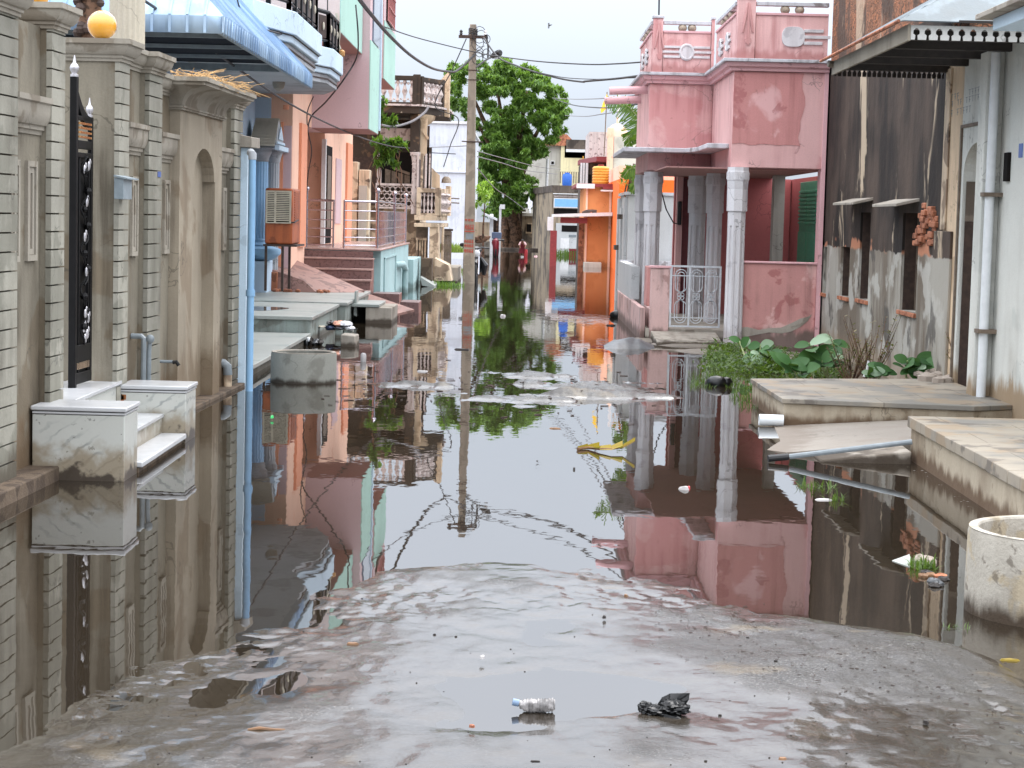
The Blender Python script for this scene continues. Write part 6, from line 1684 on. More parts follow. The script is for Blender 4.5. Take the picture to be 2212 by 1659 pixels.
m.tube([pp_(712, 818, -.11), pp_(712, 850, -.04), pp_(712, 890, .0), pp_(710, 930, 0.), pp_(708, 960, 0.)], [30 * k, 37 * k, 36 * k, 42 * k, 46 * k], 16); m.build('dress', M['redcloth'], pe)
m = MB(); m.tube([pp_(672, 855, -.2), pp_(690, 822, -.12), pp_(716, 812, -.14), pp_(742, 824, -.12), pp_(765, 852, -.2)], [13 * k, 16 * k, 18 * k, 16 * k, 13 * k], 10); m.build('shawl', M['pinkcloth'], pe)
m = MB(); c = pp_(760, 950); m.lathe([(20 * k, 0), (24 * k, 20 * k), (24 * k, 85 * k), (16 * k, 100 * k)], (c[0], PYY - .05, -.02), 14); tag(m.build('red_bucket', M['litterred']), 'red plastic bucket in the water beside the bending person', 'bucket')
# white cloth hung on the stained house corner
p = atY(D('C1', 805, 320), 94.8)
m = MB(); kq = 94.8 / F / 6.1219
outl = [(800, 205), (818, 255), (850, 275), (848, 345), (825, 365), (830, 425), (812, 430), (800, 375), (790, 365), (785, 310), (758, 300), (785, 275)]
P0 = [atY(D('C1', *o_), 94.8) for o_ in outl]
m.prism([(v.x, v.z) for v in P0], 'y', 94.8, 94.84)
tag(m.build('hanging_cloth', M['whitecloth']), 'small white cloth hung up at the left corner of the stained house', 'cloth')

t = thing('shade_screen', 'dark slatted timber shed put in for the shade left of the neem trunk', 'screen', (-3, 113, 0))
b = fbox('C1', 318, 700, 400, 900, 113, 3)
MB().box(b[0], b[1], 113, 116, -.2, b[5]).build('wall', M['darkbrown'], t)  # dark timber box added so the gap behind the trunk reads as shade
for k in range(7):
    xx = b[0] + (b[1] - b[0]) * k / 7
    MB().box(xx, xx + .12, 112.9, 112.99, -.2, b[5]).build('slat', M['doorwood' if k % 3 == 0 else 'bark'], t)
MB().box(b[0] - .2, b[1] + .2, 112.6, 116, b[5] + .001, b[5] + .12).build('roof', M['stainparapet'], t)
# ------------------------------------------------------------------ pink house (right)
kh = thing('pink_house', 'faded pink house with octagonal columns, ball parapet and grey relief ornaments', 'house', (3.5, 31, 0))
Y1, Y2, Y3 = 28.2, 31.2, 34.2
xa = 1.95
x7 = lambda x, Y: atY(D('R7', x, 700), Y).x
z7 = lambda y, Y, x=1500: atY(D('R7', x, y), Y).z
xb = x7(1085, Y1); xr = x7(1872, Y1)
zbeam = z7(1392, Y1); zled = z7(595, Y1)
zpar = z7(500, Y1 - .1)
print('pink', xb, xr, zbeam, zled, zpar)
YB = 34.4
up = MB(); up.box(xb, xr, Y1, YB, zbeam, zled); up.box(xa, xb - .0005, Y2, YB - .01, zbeam + .002, zled - .001)
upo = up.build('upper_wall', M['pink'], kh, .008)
# deeper, patchy repaint on the front
r0, r1 = x7(1090, Y1), x7(1655, Y1)
m = MB(); zz0, zz1 = z7(1200, Y1), z7(600, Y1)
pts = [(r0, zz0)]; 
rr = random.Random(2)
for k in range(1, 12): pts.append((r0 + (r1 - r0) * k / 12, zz0 + rr.uniform(-.012, .012)))
pts += [(r1, zz0 - .01)]
for k in range(1, 9): pts.append((r1 + rr.uniform(-.05, .05), zz0 + (zz1 - zz0) * k / 9))
pts += [(r1 + .02, zz1 - .002), (r0, zz1 - .002)]
m.prism(pts, 'y', Y1 - .006, Y1 - .0005); m.build('repainted_patch', M['pinkdark'], upo)
MB().box(xr - .06, xr, Y1 - .02, Y1 - .001, .1, zled).build('corner_strip', M['pinktrim'], kh, .004)
# ceiling beam soffits, ledge and parapet follow the stepped plan
plan = [(xa, YB), (xa, Y2), (xb, Y2), (xb, Y1), (xr, Y1)]
Lp = [(0, zled), (.05, zled), (.06, zled + .04), (.1, zled + .06), (.12, zpar - .03), (.15, zpar - .03), (.15, zpar + .012), (0, zpar + .012)]
plan2 = [(p[0] + 0, p[1]) for p in plan]
MB().sweep([(-.02 + 0 * a if a == 0 else a, z) for a, z in Lp[:5]] + [(-.02, zpar - .031)], plan2[::-1][::-1]).build('ledge_moulding', M['pinktrim'], kh, .004)
MB().sweep([(-.3, zpar - .03), (.16, zpar - .03), (.16, zpar + .015), (-.3, zpar + .015)], plan2).build('ledge', M['ledge'], kh, .006)
# parapet panels
zc1 = z7(12, Y1 - .06); zc0 = z7(45, Y1 - .06); zp1 = z7(103, Y1 - .06)
print('parapet', zpar, zp1, zc0, zc1)
zq = zpar + .016
def parapet(p, q, nb, motif):
    p, q = Vector(p), Vector(q); L = (q - p).length; d = (q - p) / L; n = Vector((d.y, -d.x))
    def slab(mb, a, b, w0, w1, z0, z1):
        A, B = p + d * a, p + d * b
        c = [A + n * w0, B + n * w0, B + n * w1, A + n * w1]
        mb.hexa([(v.x, v.y, z0) for v in c], [(v.x, v.y, z1) for v in c])
    m = MB(); slab(m, .0, L, -.12, -.02, zq, zp1 - .035)
    o = m.build('parapet', M['pinkpar'], kh)
    m = MB(); slab(m, 0, L, -.13, .0, zp1 - .034, zp1); m.build('parapet_band', M['pinktrim'], o, .004)
    m = MB(); slab(m, .0, L, -.14, .0, zc0, zc1); m.build('coping', M['ledge'], o, .006)
    for k in range(nb):
        s = L * (.5 + (k - (nb - 1) / 2) * .2)
        c = p + d * s - n * .06
        MB().ball((c.x, c.y, (zp1 + zc0) / 2), (zc0 - zp1) / 2 + .012, 14, (1.15, 1.15, 1.)).build('ball', M['potbrown'], o)
    c = p + d * (L * (.52 if motif == 2 else .5)); zm = zq + (zp1 - zq) * .5
    pt_ = lambda s, z, w: (c.x + d.x * s + n.x * w, c.y + d.y * s + n.y * w, z)
    m = MB()
    if motif == 1:
        rng = [.12]
        m.f.append([m.av(pt_(.1 * math.cos(a), zm + .11 * math.sin(a), -.004)) for a in [2 * PI * j / 28 for j in range(28)]])
        m.tube([pt_(.1 * math.cos(a), zm + .11 * math.sin(a), -.012) for a in [2 * PI * j / 28 for j in range(29)]], .024, 8, False)
        for (dz, e) in ((.075, .36), (0, .43), (-.075, .36)):
            for s in (-1, 1):
                a_, b_ = s * .1, s * e
                m.hexa([pt_(a_, zm + dz - .018, -.02), pt_(b_, zm + dz - .018, -.02), pt_(b_, zm + dz - .018, .006), pt_(a_, zm + dz - .018, .006)], [pt_(a_, zm + dz + .018, -.02), pt_(b_, zm + dz + .018, -.02), pt_(b_, zm + dz + .018, .006), pt_(a_, zm + dz + .018, .006)])
    elif motif == 2:
        hw, hh = .16, .14
        P = []
        for j in range(28):
            a = 2 * PI * j / 28; cx_ = math.copysign(min(1, abs(math.cos(a)) ** .6), math.cos(a)); sy_ = math.copysign(abs(math.sin(a)) ** .8, math.sin(a))
            P.append((hw * cx_, hh * sy_))
        A = [m.av(pt_(s, zm + z, -.03)) for s, z in P]; B = [m.av(pt_(s, zm + z, .008)) for s, z in P]
        m.f.append(B)
        for j in range(28): m.f.append([A[j], A[(j + 1) % 28], B[(j + 1) % 28], B[j]])
        for (dz, e) in ((.085, .42), (0, .52), (-.085, .41)):
            m.hexa([pt_(.15, zm + dz - .022, -.02), pt_(e, zm + dz - .022, -.02), pt_(e, zm + dz - .022, .006), pt_(.15, zm + dz - .022, .006)], [pt_(.15, zm + dz + .022, -.02), pt_(e, zm + dz + .022, -.02), pt_(e, zm + dz + .022, .006), pt_(.15, zm + dz + .022, .006)])
    else:
        for s0 in ((-.55, .45) if motif == 3 else (0,)):
            for (dz, e) in ((.09, .26), (0, .36), (-.09, .26)):
                m.hexa([pt_(s0 - e, zm + dz - .02, -.02), pt_(s0 + e, zm + dz - .02, -.02), pt_(s0 + e, zm + dz - .02, .006), pt_(s0 - e, zm + dz - .02, .006)], [pt_(s0 - e, zm + dz + .02, -.02), pt_(s0 + e, zm + dz + .02, -.02), pt_(s0 + e, zm + dz + .02, .006), pt_(s0 - e, zm + dz + .02, .006)])
            m.tube([pt_(s0 + .1 * math.cos(a), zm + .12 * math.sin(a), .0) for a in [2 * PI * j / 20 for j in range(21)]], .02, 6, False)
    m.build('relief_ornament', M['colwhite'], o, .003)
pw_ = .155
xp0 = xb + .02
parapet((x7(1255, Y1), Y1), (xr - .03, Y1), 2, 2)
parapet((xb, Y2 - .08), (xb, Y1 + .1), 3, 3)
parapet((x7(495, Y2), Y2), (x7(888, Y2), Y2), 2, 1)
parapet((xa, 34.3), (xa, Y2 + .1), 3, 3)
def post(x0, x1_, Y, tassel):
    m = MB(); m.box(x0, x1_, Y - .02, Y + .16, zq, zc1 + .03)
    o = m.build('parapet_post', M['pinkpar'], kh, .006)
    MB().box(x0 - .015, x1_ + .015, Y - .04, Y + .18, zc1 + .031, zc1 + .075).build('post_cap', M['ledge'], o, .008)
    if tassel:
        c = (x0 + x1_) / 2 + .02; h = zc1 - zq
        m = MB()
        zt_ = zc1 - .02
        m.hexa([(c - .012, Y - .045, zt_ - h * .62), (c + .03, Y - .045, zt_ - h * .62), (c + .03, Y - .018, zt_ - h * .62), (c - .012, Y - .018, zt_ - h * .62)], [(c - .01, Y - .03, zt_), (c + .012, Y - .03, zt_), (c + .012, Y - .018, zt_), (c - .01, Y - .018, zt_)])
        m.prism([(c - .035, zt_ - h * .62), (c + .05, zt_ - h * .62), (c + .04, zt_ - h * .70), (c + .01, zt_ - h * .74), (c - .025, zt_ - h * .70)], 'y', Y - .045, Y - .018)
        for s in (-1, 1): m.tube([(c + s * .01, Y - .026, zt_ - .02), (c + s * .04, Y - .03, zt_ - h * .3), (c + s * .07, Y - .028, zt_ - h * .52)], [.012, .018, .014], 6)
        m.build('tassel_relief', M['pink'], o, .003)
post(x7(1100, Y1), x7(1252, Y1) - .004, Y1, True)
post(x7(410, Y2), x7(492, Y2) - .004, Y2, True)
post(x7(892, Y2), xb - .005, Y2, False)
MB().tube([(x7(455, Y2), Y2 + .1, zc1 + .05), (x7(452, Y2), Y2 + .1, zc1 + .42)], .014, 6).build('aerial_rod', M['bikeblack'], kh)
# rain spouts
for (za, zb_, Y) in (((60, 752), (370, 725), 31.7), ((20, 832), (315, 808), 33.4)):
    a = atY(D('R7', *za), Y); 
    MB().tube([(a.x, Y, a.z), (xa + .1, Y, a.z + .035)], .062, 14).build('rain_spout', M['pinktrim'], kh)
# sunshade slab
zs = 2.79
m = MB(); m.prism([(1.55, 34.3), (1.55, 30.75), (2.5, 30.75), (2.62, 30.2), (2.62, 28.5), (xb - .001, 28.5), (xb - .001, Y2 - .001), (xa - .001, Y2 - .001), (xa - .001, 34.3)], 'z', zs, zs + .07)
m.build('sunshade', M['ledge'], kh, .01)
# beam below sunshade is part of upper wall; porch ceiling
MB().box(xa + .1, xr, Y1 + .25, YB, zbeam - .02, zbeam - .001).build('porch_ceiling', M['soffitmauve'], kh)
# columns
def octcol(cx, cy, r, z0, z1, nm='column'):
    m = MB()
    n = 8
    def ring(rad, z, flute=0):
        out = []
        for j in range(n):
            a0 = 2 * PI * (j - .5) / n
            p0 = Vector((math.cos(a0), math.sin(a0))) * rad; a1 = 2 * PI * (j + .5) / n; p1 = Vector((math.cos(a1), math.sin(a1))) * rad
            nn_ = ((p0 + p1) / 2).normalized() * flute * rad
            for t_, f_ in ((0, 0), (.3, 0), (.36, 1), (.64, 1), (.7, 0)):
                q = p0.lerp(p1, t_) - nn_ * f_
                out.append(m.av((cx + q.x, cy + q.y, z)))
        return out
    h = z1 - z0
    zc = z1 - .62
    rs = [ring(r * 1.02, z0), ring(r * 1.02, z0 + .28), ring(r * 1.0, z0 + .281, .12), ring(r * .96, zc - .22, .12), ring(r * .96, zc - .2), ring(r * .97, zc),
          ring(r * 1.12, zc + .005), ring(r * 1.12, zc + .3), ring(r * 1.09, zc + .305), ring(r * 1.12, zc + .32), ring(r * 1.16, z1 - .19), ring(r * 1.2, z1 - .185), ring(r * 1.2, z1 - .06), ring(r * 1.15, z1 - .055), ring(r * 1.15, z1)]
    L_ = len(rs[0])
    for a, b in zip(rs, rs[1:]):
        for j in range(L_): m.f.append([a[j], a[(j + 1) % L_], b[(j + 1) % L_], b[j]])
    m.f.append(rs[0][::-1]); m.f.append(rs[-1])
    o = m.build(nm, M['colwhite'], kh, 0, 20)
    g = MB()
    for j in range(8):
        a = 2 * PI * j / 8; c_, s_ = math.cos(a), math.sin(a); rr_ = r * 1.2 * math.cos(PI / 8) + .002
        for t_ in (-.28, -.1, .1, .28):
            x_, y_ = cx + c_ * rr_ - s_ * t_ * r, cy + s_ * rr_ + c_ * t_ * r
            g.tube([(x_, y_, z1 - .17), (x_, y_, z1 - .075)], .007, 4)
    g.build('capital_reeding', M['colwhite'], o)
    return o
FZ = .17
xA = atY(D('R8', 1120, 150), Y1 + .02).x
octcol(xA, Y1 + .02, .135, -.2, zbeam - .001)
xC = atY(D('R8', 422, 150), Y2 + .1).x; xB = atY(D('R8', 937, 150), Y2 + .15).x
octcol(xC, Y2 + .12, .135, FZ, zbeam - .021); octcol(xB, Y2 + .15, .13, FZ, zbeam - .021)
xDd = atY(D('R8', 328, 150), 33.8).x; octcol(xDd, 33.6, .12, FZ, zbeam - .021)
xE = atY(D('R8', 795, 150), 33.3).x; octcol(xE, 33.3, .15, FZ, zbeam - .021)
# right low wall
w0 = x7(0, 28.) ; xl0 = atY(D('R8', 1105, 900), Y1 - .0).x; xl1 = atY(D('R8', 1785, 900), Y1).x
zw = atY(D('R8', 1500, 800), Y1).z
lw = MB().box(xA + .06, xr - .062, Y1 + .03, Y1 + .2, -.2, zw).build('low_wall', M['pinkwall'], kh, .01)
MB().box(xA + .07, xr - .062, Y1 + .0, Y1 + .22, zw + .001, zw + .03).build('low_wall_cap', M['pinktrim'], lw, .008)
MB().box(xr - .061, xr, Y1 + .01, Y1 + .3, -.2, zbeam - .001).build('right_pillar', M['pinktrim'], kh)
# bared plaster along the foot of the low wall
m = MB()
zw2 = lambda x_, y_: (atY(D('R8', x_, y_), Y1 + .03).x, atY(D('R8', x_, y_), Y1 + .03).z)
P = [(1110, 1330), (1200, 1320), (1290, 1345), (1380, 1330), (1480, 1325), (1560, 1290), (1640, 1250), (1700, 1235), (1735, 1215), (1700, 1270), (1640, 1320), (1560, 1360), (1480, 1375), (1380, 1365), (1300, 1380), (1200, 1400), (1110, 1400)]
m.prism([zw2(*p) for p in P], 'y', Y1 + .024, Y1 + .031); m.build('bared_plaster', M['conc'], lw)
# porch inner walls
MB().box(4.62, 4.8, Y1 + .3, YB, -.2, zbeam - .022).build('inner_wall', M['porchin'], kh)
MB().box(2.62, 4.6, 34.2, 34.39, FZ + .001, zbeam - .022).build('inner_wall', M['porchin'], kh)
xx0, xx1 = atY(D('R8', 1412, 500), 31.5).x, atY(D('R8', 1500, 500), 31.5).x
MB().box(xx0, xx1, 31.5, 31.8, FZ + .001, zbeam - .022).build('inner_pillar', M['greyhouse'], kh)
MB().box(xx1 + .003, 4.6, 31.6, 31.7, FZ + .001, zbeam - .022).build('inner_wall', M['porchin'], kh) if False else None
a = atX(D('R8', 1650, 400), 4.615); b = atX(D('R8', 1800, 400), 4.615)
zt_ = atX(D('R8', 1720, 120), 4.615).z
sw = MB().box(4.575, 4.619, b.y, a.y, .9, zt_).build('window_frame', M['greenwood'], kh, .004)
m = MB()
ym_ = (a.y + b.y) / 2
for (u0, u1) in ((b.y + .06, ym_ - .02), (ym_ + .02, a.y - .06)):
    m.box(4.55, 4.574, u0, u1, .95, 1.62); 
    for k in range(9): m.box(4.545, 4.574, u0, u1, 1.75 + k * .062, 1.785 + k * .062)
m.build('shutter', M['greenwood'], sw, .003)
p = atX(D('R8', 1530, 470), 4.61)
tag(MB().box(4.56, 4.618, p.y - .08, p.y + .1, p.z - .12, p.z + .12).build('meter_box', M['doorwood'], kh, .01), None, None)
# left inner pillar, door recess
ax0, ax1 = atY(D('R8', 612, 500), 33.9).x, atY(D('R8', 660, 500), 33.9).x
MB().box(ax0, ax1, 33.9, 34.19, -.1, zbeam - .022).build('inner_pillar', M['pink'], kh)
MB().box(ax1 + .002, atY(D('R8', 728, 500), 34.).x, 34., 34.19, FZ, zbeam - .05).build('door', plain('dark red door', lin(120, 60, 66), .6), kh)
p = atY(D('R8', 635, 380), 33.96)
MB().box(p.x - .035, p.x + .035, 33.8, 33.895, p.z - .2, p.z + .2).build('meter', M['bikeblack'], kh, .02)
MB().tube([atY(D('R8', 490, 200), 33.9), atY(D('R8', 530, 350), 33.9), atY(D('R8', 590, 460), 33.9), atY(D('R8', 640, 470), 33.9)], .012, 6).build('cable', M['wire'], kh)
# porch floor, entrance slab, low walls and gate
YG = 29.0
MB().box(1.86, 4.61, YG + .02, YB, -.2, FZ).build('porch_floor', M['conc'], kh)
xs0 = atY(D('R8', 400, 1400), YG - .02).x
MB().hexa([(xs0, Y1 - .35, -.2), (xA - .16, Y1 - .2, -.2), (xA - .16, YG, -.2), (xs0, YG, -.2)], [(xs0 + .02, Y1 - .3, .05), (xA - .16, Y1 - .15, .06), (xA - .16, YG, .14), (xs0, YG, .14)]).build('entrance_slab', M['conc'], kh, .01)
gp0, gp1 = atY(D('R8', 400, 1000), YG).x, atY(D('R8', 558, 1000), YG).x
zgp = atY(D('R8', 480, 835), YG).z
MB().box(gp0, gp1, YG, YG + .14, -.2, zgp).build('gate_wall', M['pinklow'], kh, .01)
MB().box(gp0 - .02, gp0 + .3, YG - .015, YG + .16, zgp + .001, zgp + .035).build('wall_cap', M['pinktrim'], kh, .006)
MB().box(gp0, gp0 + .1, YG + .141, YG + 1.5, -.2, .46).build('side_wall', M['pinklow'], kh, .008)
MB().box(gp0 + .002, gp0 + .1, YG + .9, YG + 1.5, .461, zgp).build('side_pier', M['pinkwall'], kh, .008)
MB().box(1.78, 1.855, YG + .1, 36, -.2, .47).build('plinth_wall', M['pinklow'], kh, .01)
MB().box(1.80, 1.93, 32, 36, .471, 1.0).build('side_wall', M['greywall'], kh)
gt = thing('porch_gate', 'pale grey wrought iron gate with oval loops in front of the pink porch', 'gate', (2.5, YG, FZ))
g0, g1 = gp1 + .02, xA - .12
zgt = atY(D('R8', 800, 815), YG).z; zgb = atY(D('R8', 800, 1325), YG).z
print('porch gate', g0, g1, zgb, zgt, FZ)
m = MB()
for x_ in (g0, (g0 + g1) / 2 - .09, g1): m.box(x_ - .013, x_ + .013, YG - .013, YG + .013, zgb, zgt)
for z_, w in ((zgt - .012, .014), (zgb + .012, .012), (zgt - .15, .007), (zgb + .14, .007)): m.box(g0 + .014, g1 - .014, YG - .008, YG + .008, z_ - w, z_ + w)
m.build('frame', M['gatewhite'], gt)
m = MB()
zmid = (zgb + zgt) / 2
for cx_ in [g0 + (g1 - g0) * f for f in (.2, .5 + .02, .82)]:
    for w in (.085, .048):
        for (za, zb_) in ((zmid + .06, zgt - .06 - (.085 - w)), (zgb + .06 + (.085 - w), zmid - .06)):
            loop = []
            for k in range(21):
                a = 2 * PI * k / 20; s_ = math.sin(a)
                loop.append((cx_ + w * math.cos(a), YG, (zb_ - w if s_ >= 0 else za + w) + w * s_))
            m.tube(loop + [loop[1]], .0065, 5, False)
    for k in range(4):
        a0 = PI / 4 + k * PI / 2
        m.tube([(cx_ + .03 * math.cos(a0) + .028 * math.cos(a), YG - .01, zmid + .03 * math.sin(a0) + .028 * math.sin(a)) for a in [2 * PI * j / 10 for j in range(11)]], .006, 5, False)
m.build('scrollwork', M['gatewhite'], gt)
# ------------------------------------------------------------------ neighbours beyond the pink house
gh = thing('grey_neighbour_house', 'pale grey walled house between the pink house and the bright orange wall', 'house', (2.3, 40, 0))
zt = atY(D('R8', 550, 235), 40).z
MB().box(2.15, 7, 40, 43.4, -.2, zt).build('wall', M['greywall'], gh)
MB().box(2.1, 7, 39.95, 43.4, zt + .001, zt + .06).build('coping', M['ledge'], gh)
zz_ = atY(D('R8', 550, 775), 39.9).z
MB().box(2.0, 3.2, 39.6, 39.9, -.2, zz_).build('front_step', M['ledge'], gh)
for k, y_ in enumerate((40.3, 41.6, 42.8)):
    MB().box(2.08, 2.149, y_, y_ + .5, -.2, zt - .05 - .2 * (k % 2)).build('pilaster', M['greywall'], gh)
MB().box(2.0, 2.149, 40.9, 41.5, 1.75, 1.85).build('ledge', M['stainparapet'], gh)
MB().box(2.0, 2.149, 42.1, 42.7, 1.1, 1.2).build('ledge', M['stainparapet'], gh)
# orange house
oh_ = thing('orange_house', 'bright orange house with a red brown pillared porch and flat roof', 'house', (3, 72, 0))
YO_ = 72.6
x0 = atY(D('C1', 1545, 600), YO_).x; x1_ = atY(D('C1', 1890, 600), YO_).x
zt = atY(D('C2', 1200, 990), YO_).z
MB().box(x0, x1_, YO_, 80, -.2, zt).build('wall', M['orangeface'], oh_)
zt2 = atY(D('C2', 1600, 640), 69).z; zt3 = atY(D('C2', 1600, 870), 69).z
MB().box(x1_ + .002, 8, 67.6, 80.01, -.2, zt3).build('wall', M['orangehot'], oh_)
MB().box(x1_ + .02, 8, 68.5, 80.01, zt3 + .001, zt2).build('upper_wall', M['peach'], oh_)
MB().box(x1_ - .1, x1_ - .02, YO_ - .06, YO_ - .001, -.2, zt).build('trim', M['peach'], oh_)
MB().box(x0, x0 + .07, YO_ - .05, YO_ - .001, -.2, zt).build('trim', M['peach'], oh_)
MB().box(x0 - .35, x1_ + .05, YO_ - .25, 80, zt + .001, zt + .12).build('roof_edge', M['maroon'], oh_)
MB().box(x0 - .36, x0 + .3, YO_ - .27, YO_ - .251, zt - .06, zt + .11).build('roof_fascia', M['whitepaint'], oh_)
b = fbox('C2', 1310, 1510, 1035, 1065, YO_ - .5, .5); MB().box(*b).build('sunshade', M['whitepaint'], oh_)
b = fbox('C2', 1340, 1510, 985, 1030, YO_ - .45, .4); MB().box(*b).build('sunshade_top', M['maroon'], oh_)
q0 = atY(D('C1', 1085, 700), 71.9).x; q1 = atY(D('C1', 1172, 700), 71.9).x
zpp = atY(D('C1', 1130, 660), 71.9).z; zb0, zb1 = atY(D('C1', 1300, 560), 71.9).z, atY(D('C1', 1300, 485), 71.9).z; zs1 = atY(D('C1', 1300, 455), 71.9).z
pc = MB().box(q0, q1, 71.9, 72.3, -.2, zpp).build('porch_pillar', M['maroon'], oh_, .01)
MB().box(q0 + .1, q1 - .35, 71.95, 72.25, zpp + .001, zb1).build('porch_post', M['whitepaint'], oh_)
MB().box(q0 + .35, x0 + .05, 71.92, 72.25, zb0, zb1).build('porch_beam', M['maroon'], oh_)
MB().hexa([(q0 + .1, 71.6, zb1 + .002), (x1_ - .02, 71.6, zb1 + .09), (x1_ - .02, YO_ - .07, zb1 + .09), (q0 + .1, YO_ + 4, zb1 + .002)], [(q0 + .1, 71.6, zs1 + .02), (x1_ - .02, 71.6, zs1 + .14), (x1_ - .02, YO_ - .07, zs1 + .14), (q0 + .1, YO_ + 4, zs1 + .02)]).build('porch_slab', M['whitepaint'], oh_)
b = fbox('C1', 1530, 1760, 1080, 1145, 71.5, .9); MB().box(b[0], b[1], 71.5, 72.5, -.2, b[5]).build('step', M['greyhouse'], oh_, .02)
MB().box(x0 - .22, x0 - .02, YO_ + .2, YO_ + .3, -.2, zb0).build('door_jamb', M['brickbit'], oh_)
t = thing('broken_pot', 'broken dark brown clay vessel lying on the porch slab of the orange house', 'pot', (2.3, 72, zs1))
p = atY(D('C1', 1600, 420), 72)
m = MB(); kk_ = 72 / F / 6.1219
m.tube([(p.x - 95 * kk_, 72, p.z - 10 * kk_), (p.x - 40 * kk_, 72, p.z + 3 * kk_), (p.x + 40 * kk_, 72, p.z + 5 * kk_), (p.x + 95 * kk_, 72, p.z + 0 * kk_)], [16 * kk_, 32 * kk_, 36 * kk_, 34 * kk_], 12); m.build('body', M['darkbrown'], t)
MB().ball((p.x + 20 * kk_, 71.9, p.z - 10 * kk_), 18 * kk_, 8).build('shard', M['brickbit'], t)
# tank
p = atY(D('C2', 1298, 975), 73.5); rk = 140 / 7.652 * 73.5 / F
zt_ = atY(D('C2', 1298, 645), 73.5).z
tk_ = thing('water_tank', 'yellow ribbed plastic water tank on the orange house roof', 'water tank', (p.x, 73.5, zt + .12))
hh = zt_ - zt - .12
prof = [(rk * .9, zt + .121), (rk, zt + .2)]
for k in range(5):
    z_ = zt + .12 + hh * (.14 + .15 * k); prof += [(rk * .99, z_ + hh * .02), (rk * .93, z_ + hh * .06), (rk * .99, z_ + hh * .1)]
prof += [(rk * .98, zt_ - hh * .1), (rk * .85, zt_ - .02), (rk * .4, zt_)]
MB().lathe(prof, (p.x, 73.5, 0), 28).build('body', M['tankyellow'], tk_)
MB().lathe([(rk * .35, zt_ + .001), (rk * .35, zt_ + .06)], (p.x, 73.5, 0), 16).build('lid', M['maroon'], tk_)
# maroon balcony house behind, flag
mb_ = thing('maroon_eave_house', 'house with a dark maroon roof eave behind the yellow water tank', 'house', (3, 82, 0))
Ym = 82.
a = atY(D('C2', 965, 700), Ym); b_ = atY(D('C2', 1235, 520), Ym); c_ = atY(D('C2', 1460, 520), Ym)
ztm, zbm = atY(D('C2', 1350, 488), Ym - 3).z, atY(D('C2', 1350, 570), Ym - 3).z
xq0 = atY(D('C2', 1235, 520), Ym - 3).x; xq1 = atY(D('C2', 1462, 520), Ym - 3).x
m = MB(); m.prism([(a.x, Ym + 2), (xq0, Ym - 3), (xq1, Ym - 3), (xq1, Ym + 4), (a.x, Ym + 4)], 'z', zbm, ztm); m.build('eave', M['maroon'], mb_)
MB().box(a.x + .1, 6, Ym - .5, Ym + 6, -.2, zbm - .001).build('wall', M['stainparapet'], mb_)
for xx in (985, 1015, 1070): 
    q = atY(D('C2', xx, 850), Ym - .6); MB().box(q.x - .05, q.x + .05, Ym - .62, Ym - .501, zt, zbm - .002).build('post', M['whitepaint'], mb_)
b = fbox('C2', 1030, 1145, 780, 955, Ym - .53, .02); MB().box(*b).build('window', M['dark'], mb_)
MB().box(xq0 - .2, 6.5, Ym + .2, Ym + 5, ztm + .001, ztm + 1.1).build('roof_room', M['oldpale'], mb_)
MB().box(xq0 + .9, xq0 + 1.0, Ym - .2, Ym - .1, ztm, ztm + 2.6).build('white_post', M['whitepaint'], mb_)
gt_ = thing('grey_roof_tower', 'grey green rooftop stair tower with a small peach dome behind the banana leaves', 'tower', (4.5, 78, 4))
b = fbox('C2', 1525, 1800, 150, 480, 77, 3); MB().box(b[0], b[1] + .5, 77, 80, -.2, b[5]).build('wall', plaster('grey green wall', lin(186, 196, 188), .06, (lin(150, 160, 154), .6, 1, .55)), gt_)
MB().box(b[0] - .25, b[0] - .02, 76.9, 77.3, -.2, b[5] + .3).build('pillar', M['peach'], gt_)
q = atY(D('C2', 1600, 100), 77); MB().lathe([(.42, b[5] + .001), (.42, b[5] + .15), (.36, b[5] + .35), (.2, b[5] + .48), (.04, b[5] + .55), (.03, b[5] + .8)], (q.x, 78.3, 0), 18).build('dome', M['peach'], gt_)
fl = thing('yellow_flag', 'yellow flag on a thin leaning pole above the orange house roof', 'flag', (3.0, 77, 3))
p0 = atY(D('R5', 1540, 1160), 76.5); p1 = atY(D('R5', 1562, 760), 76.5)
MB().tube([(p0.x, 76.5, p0.z - .6), p1], .022, 6).build('pole', M['doorwood'], fl)
m = MB(); kf2 = 76.5 / F / 3.8272
P = [(1560, 775), (1566, 800), (1556, 850), (1545, 870), (1552, 900), (1530, 925), (1512, 935), (1508, 905), (1520, 880), (1528, 850), (1545, 815)]
Q_ = [atY(D('R5', *q), 76.5) for q in P]
m.prism([(v.x, v.z) for v in Q_], 'y', 76.47, 76.5); m.build('cloth', M['saffron'], fl)
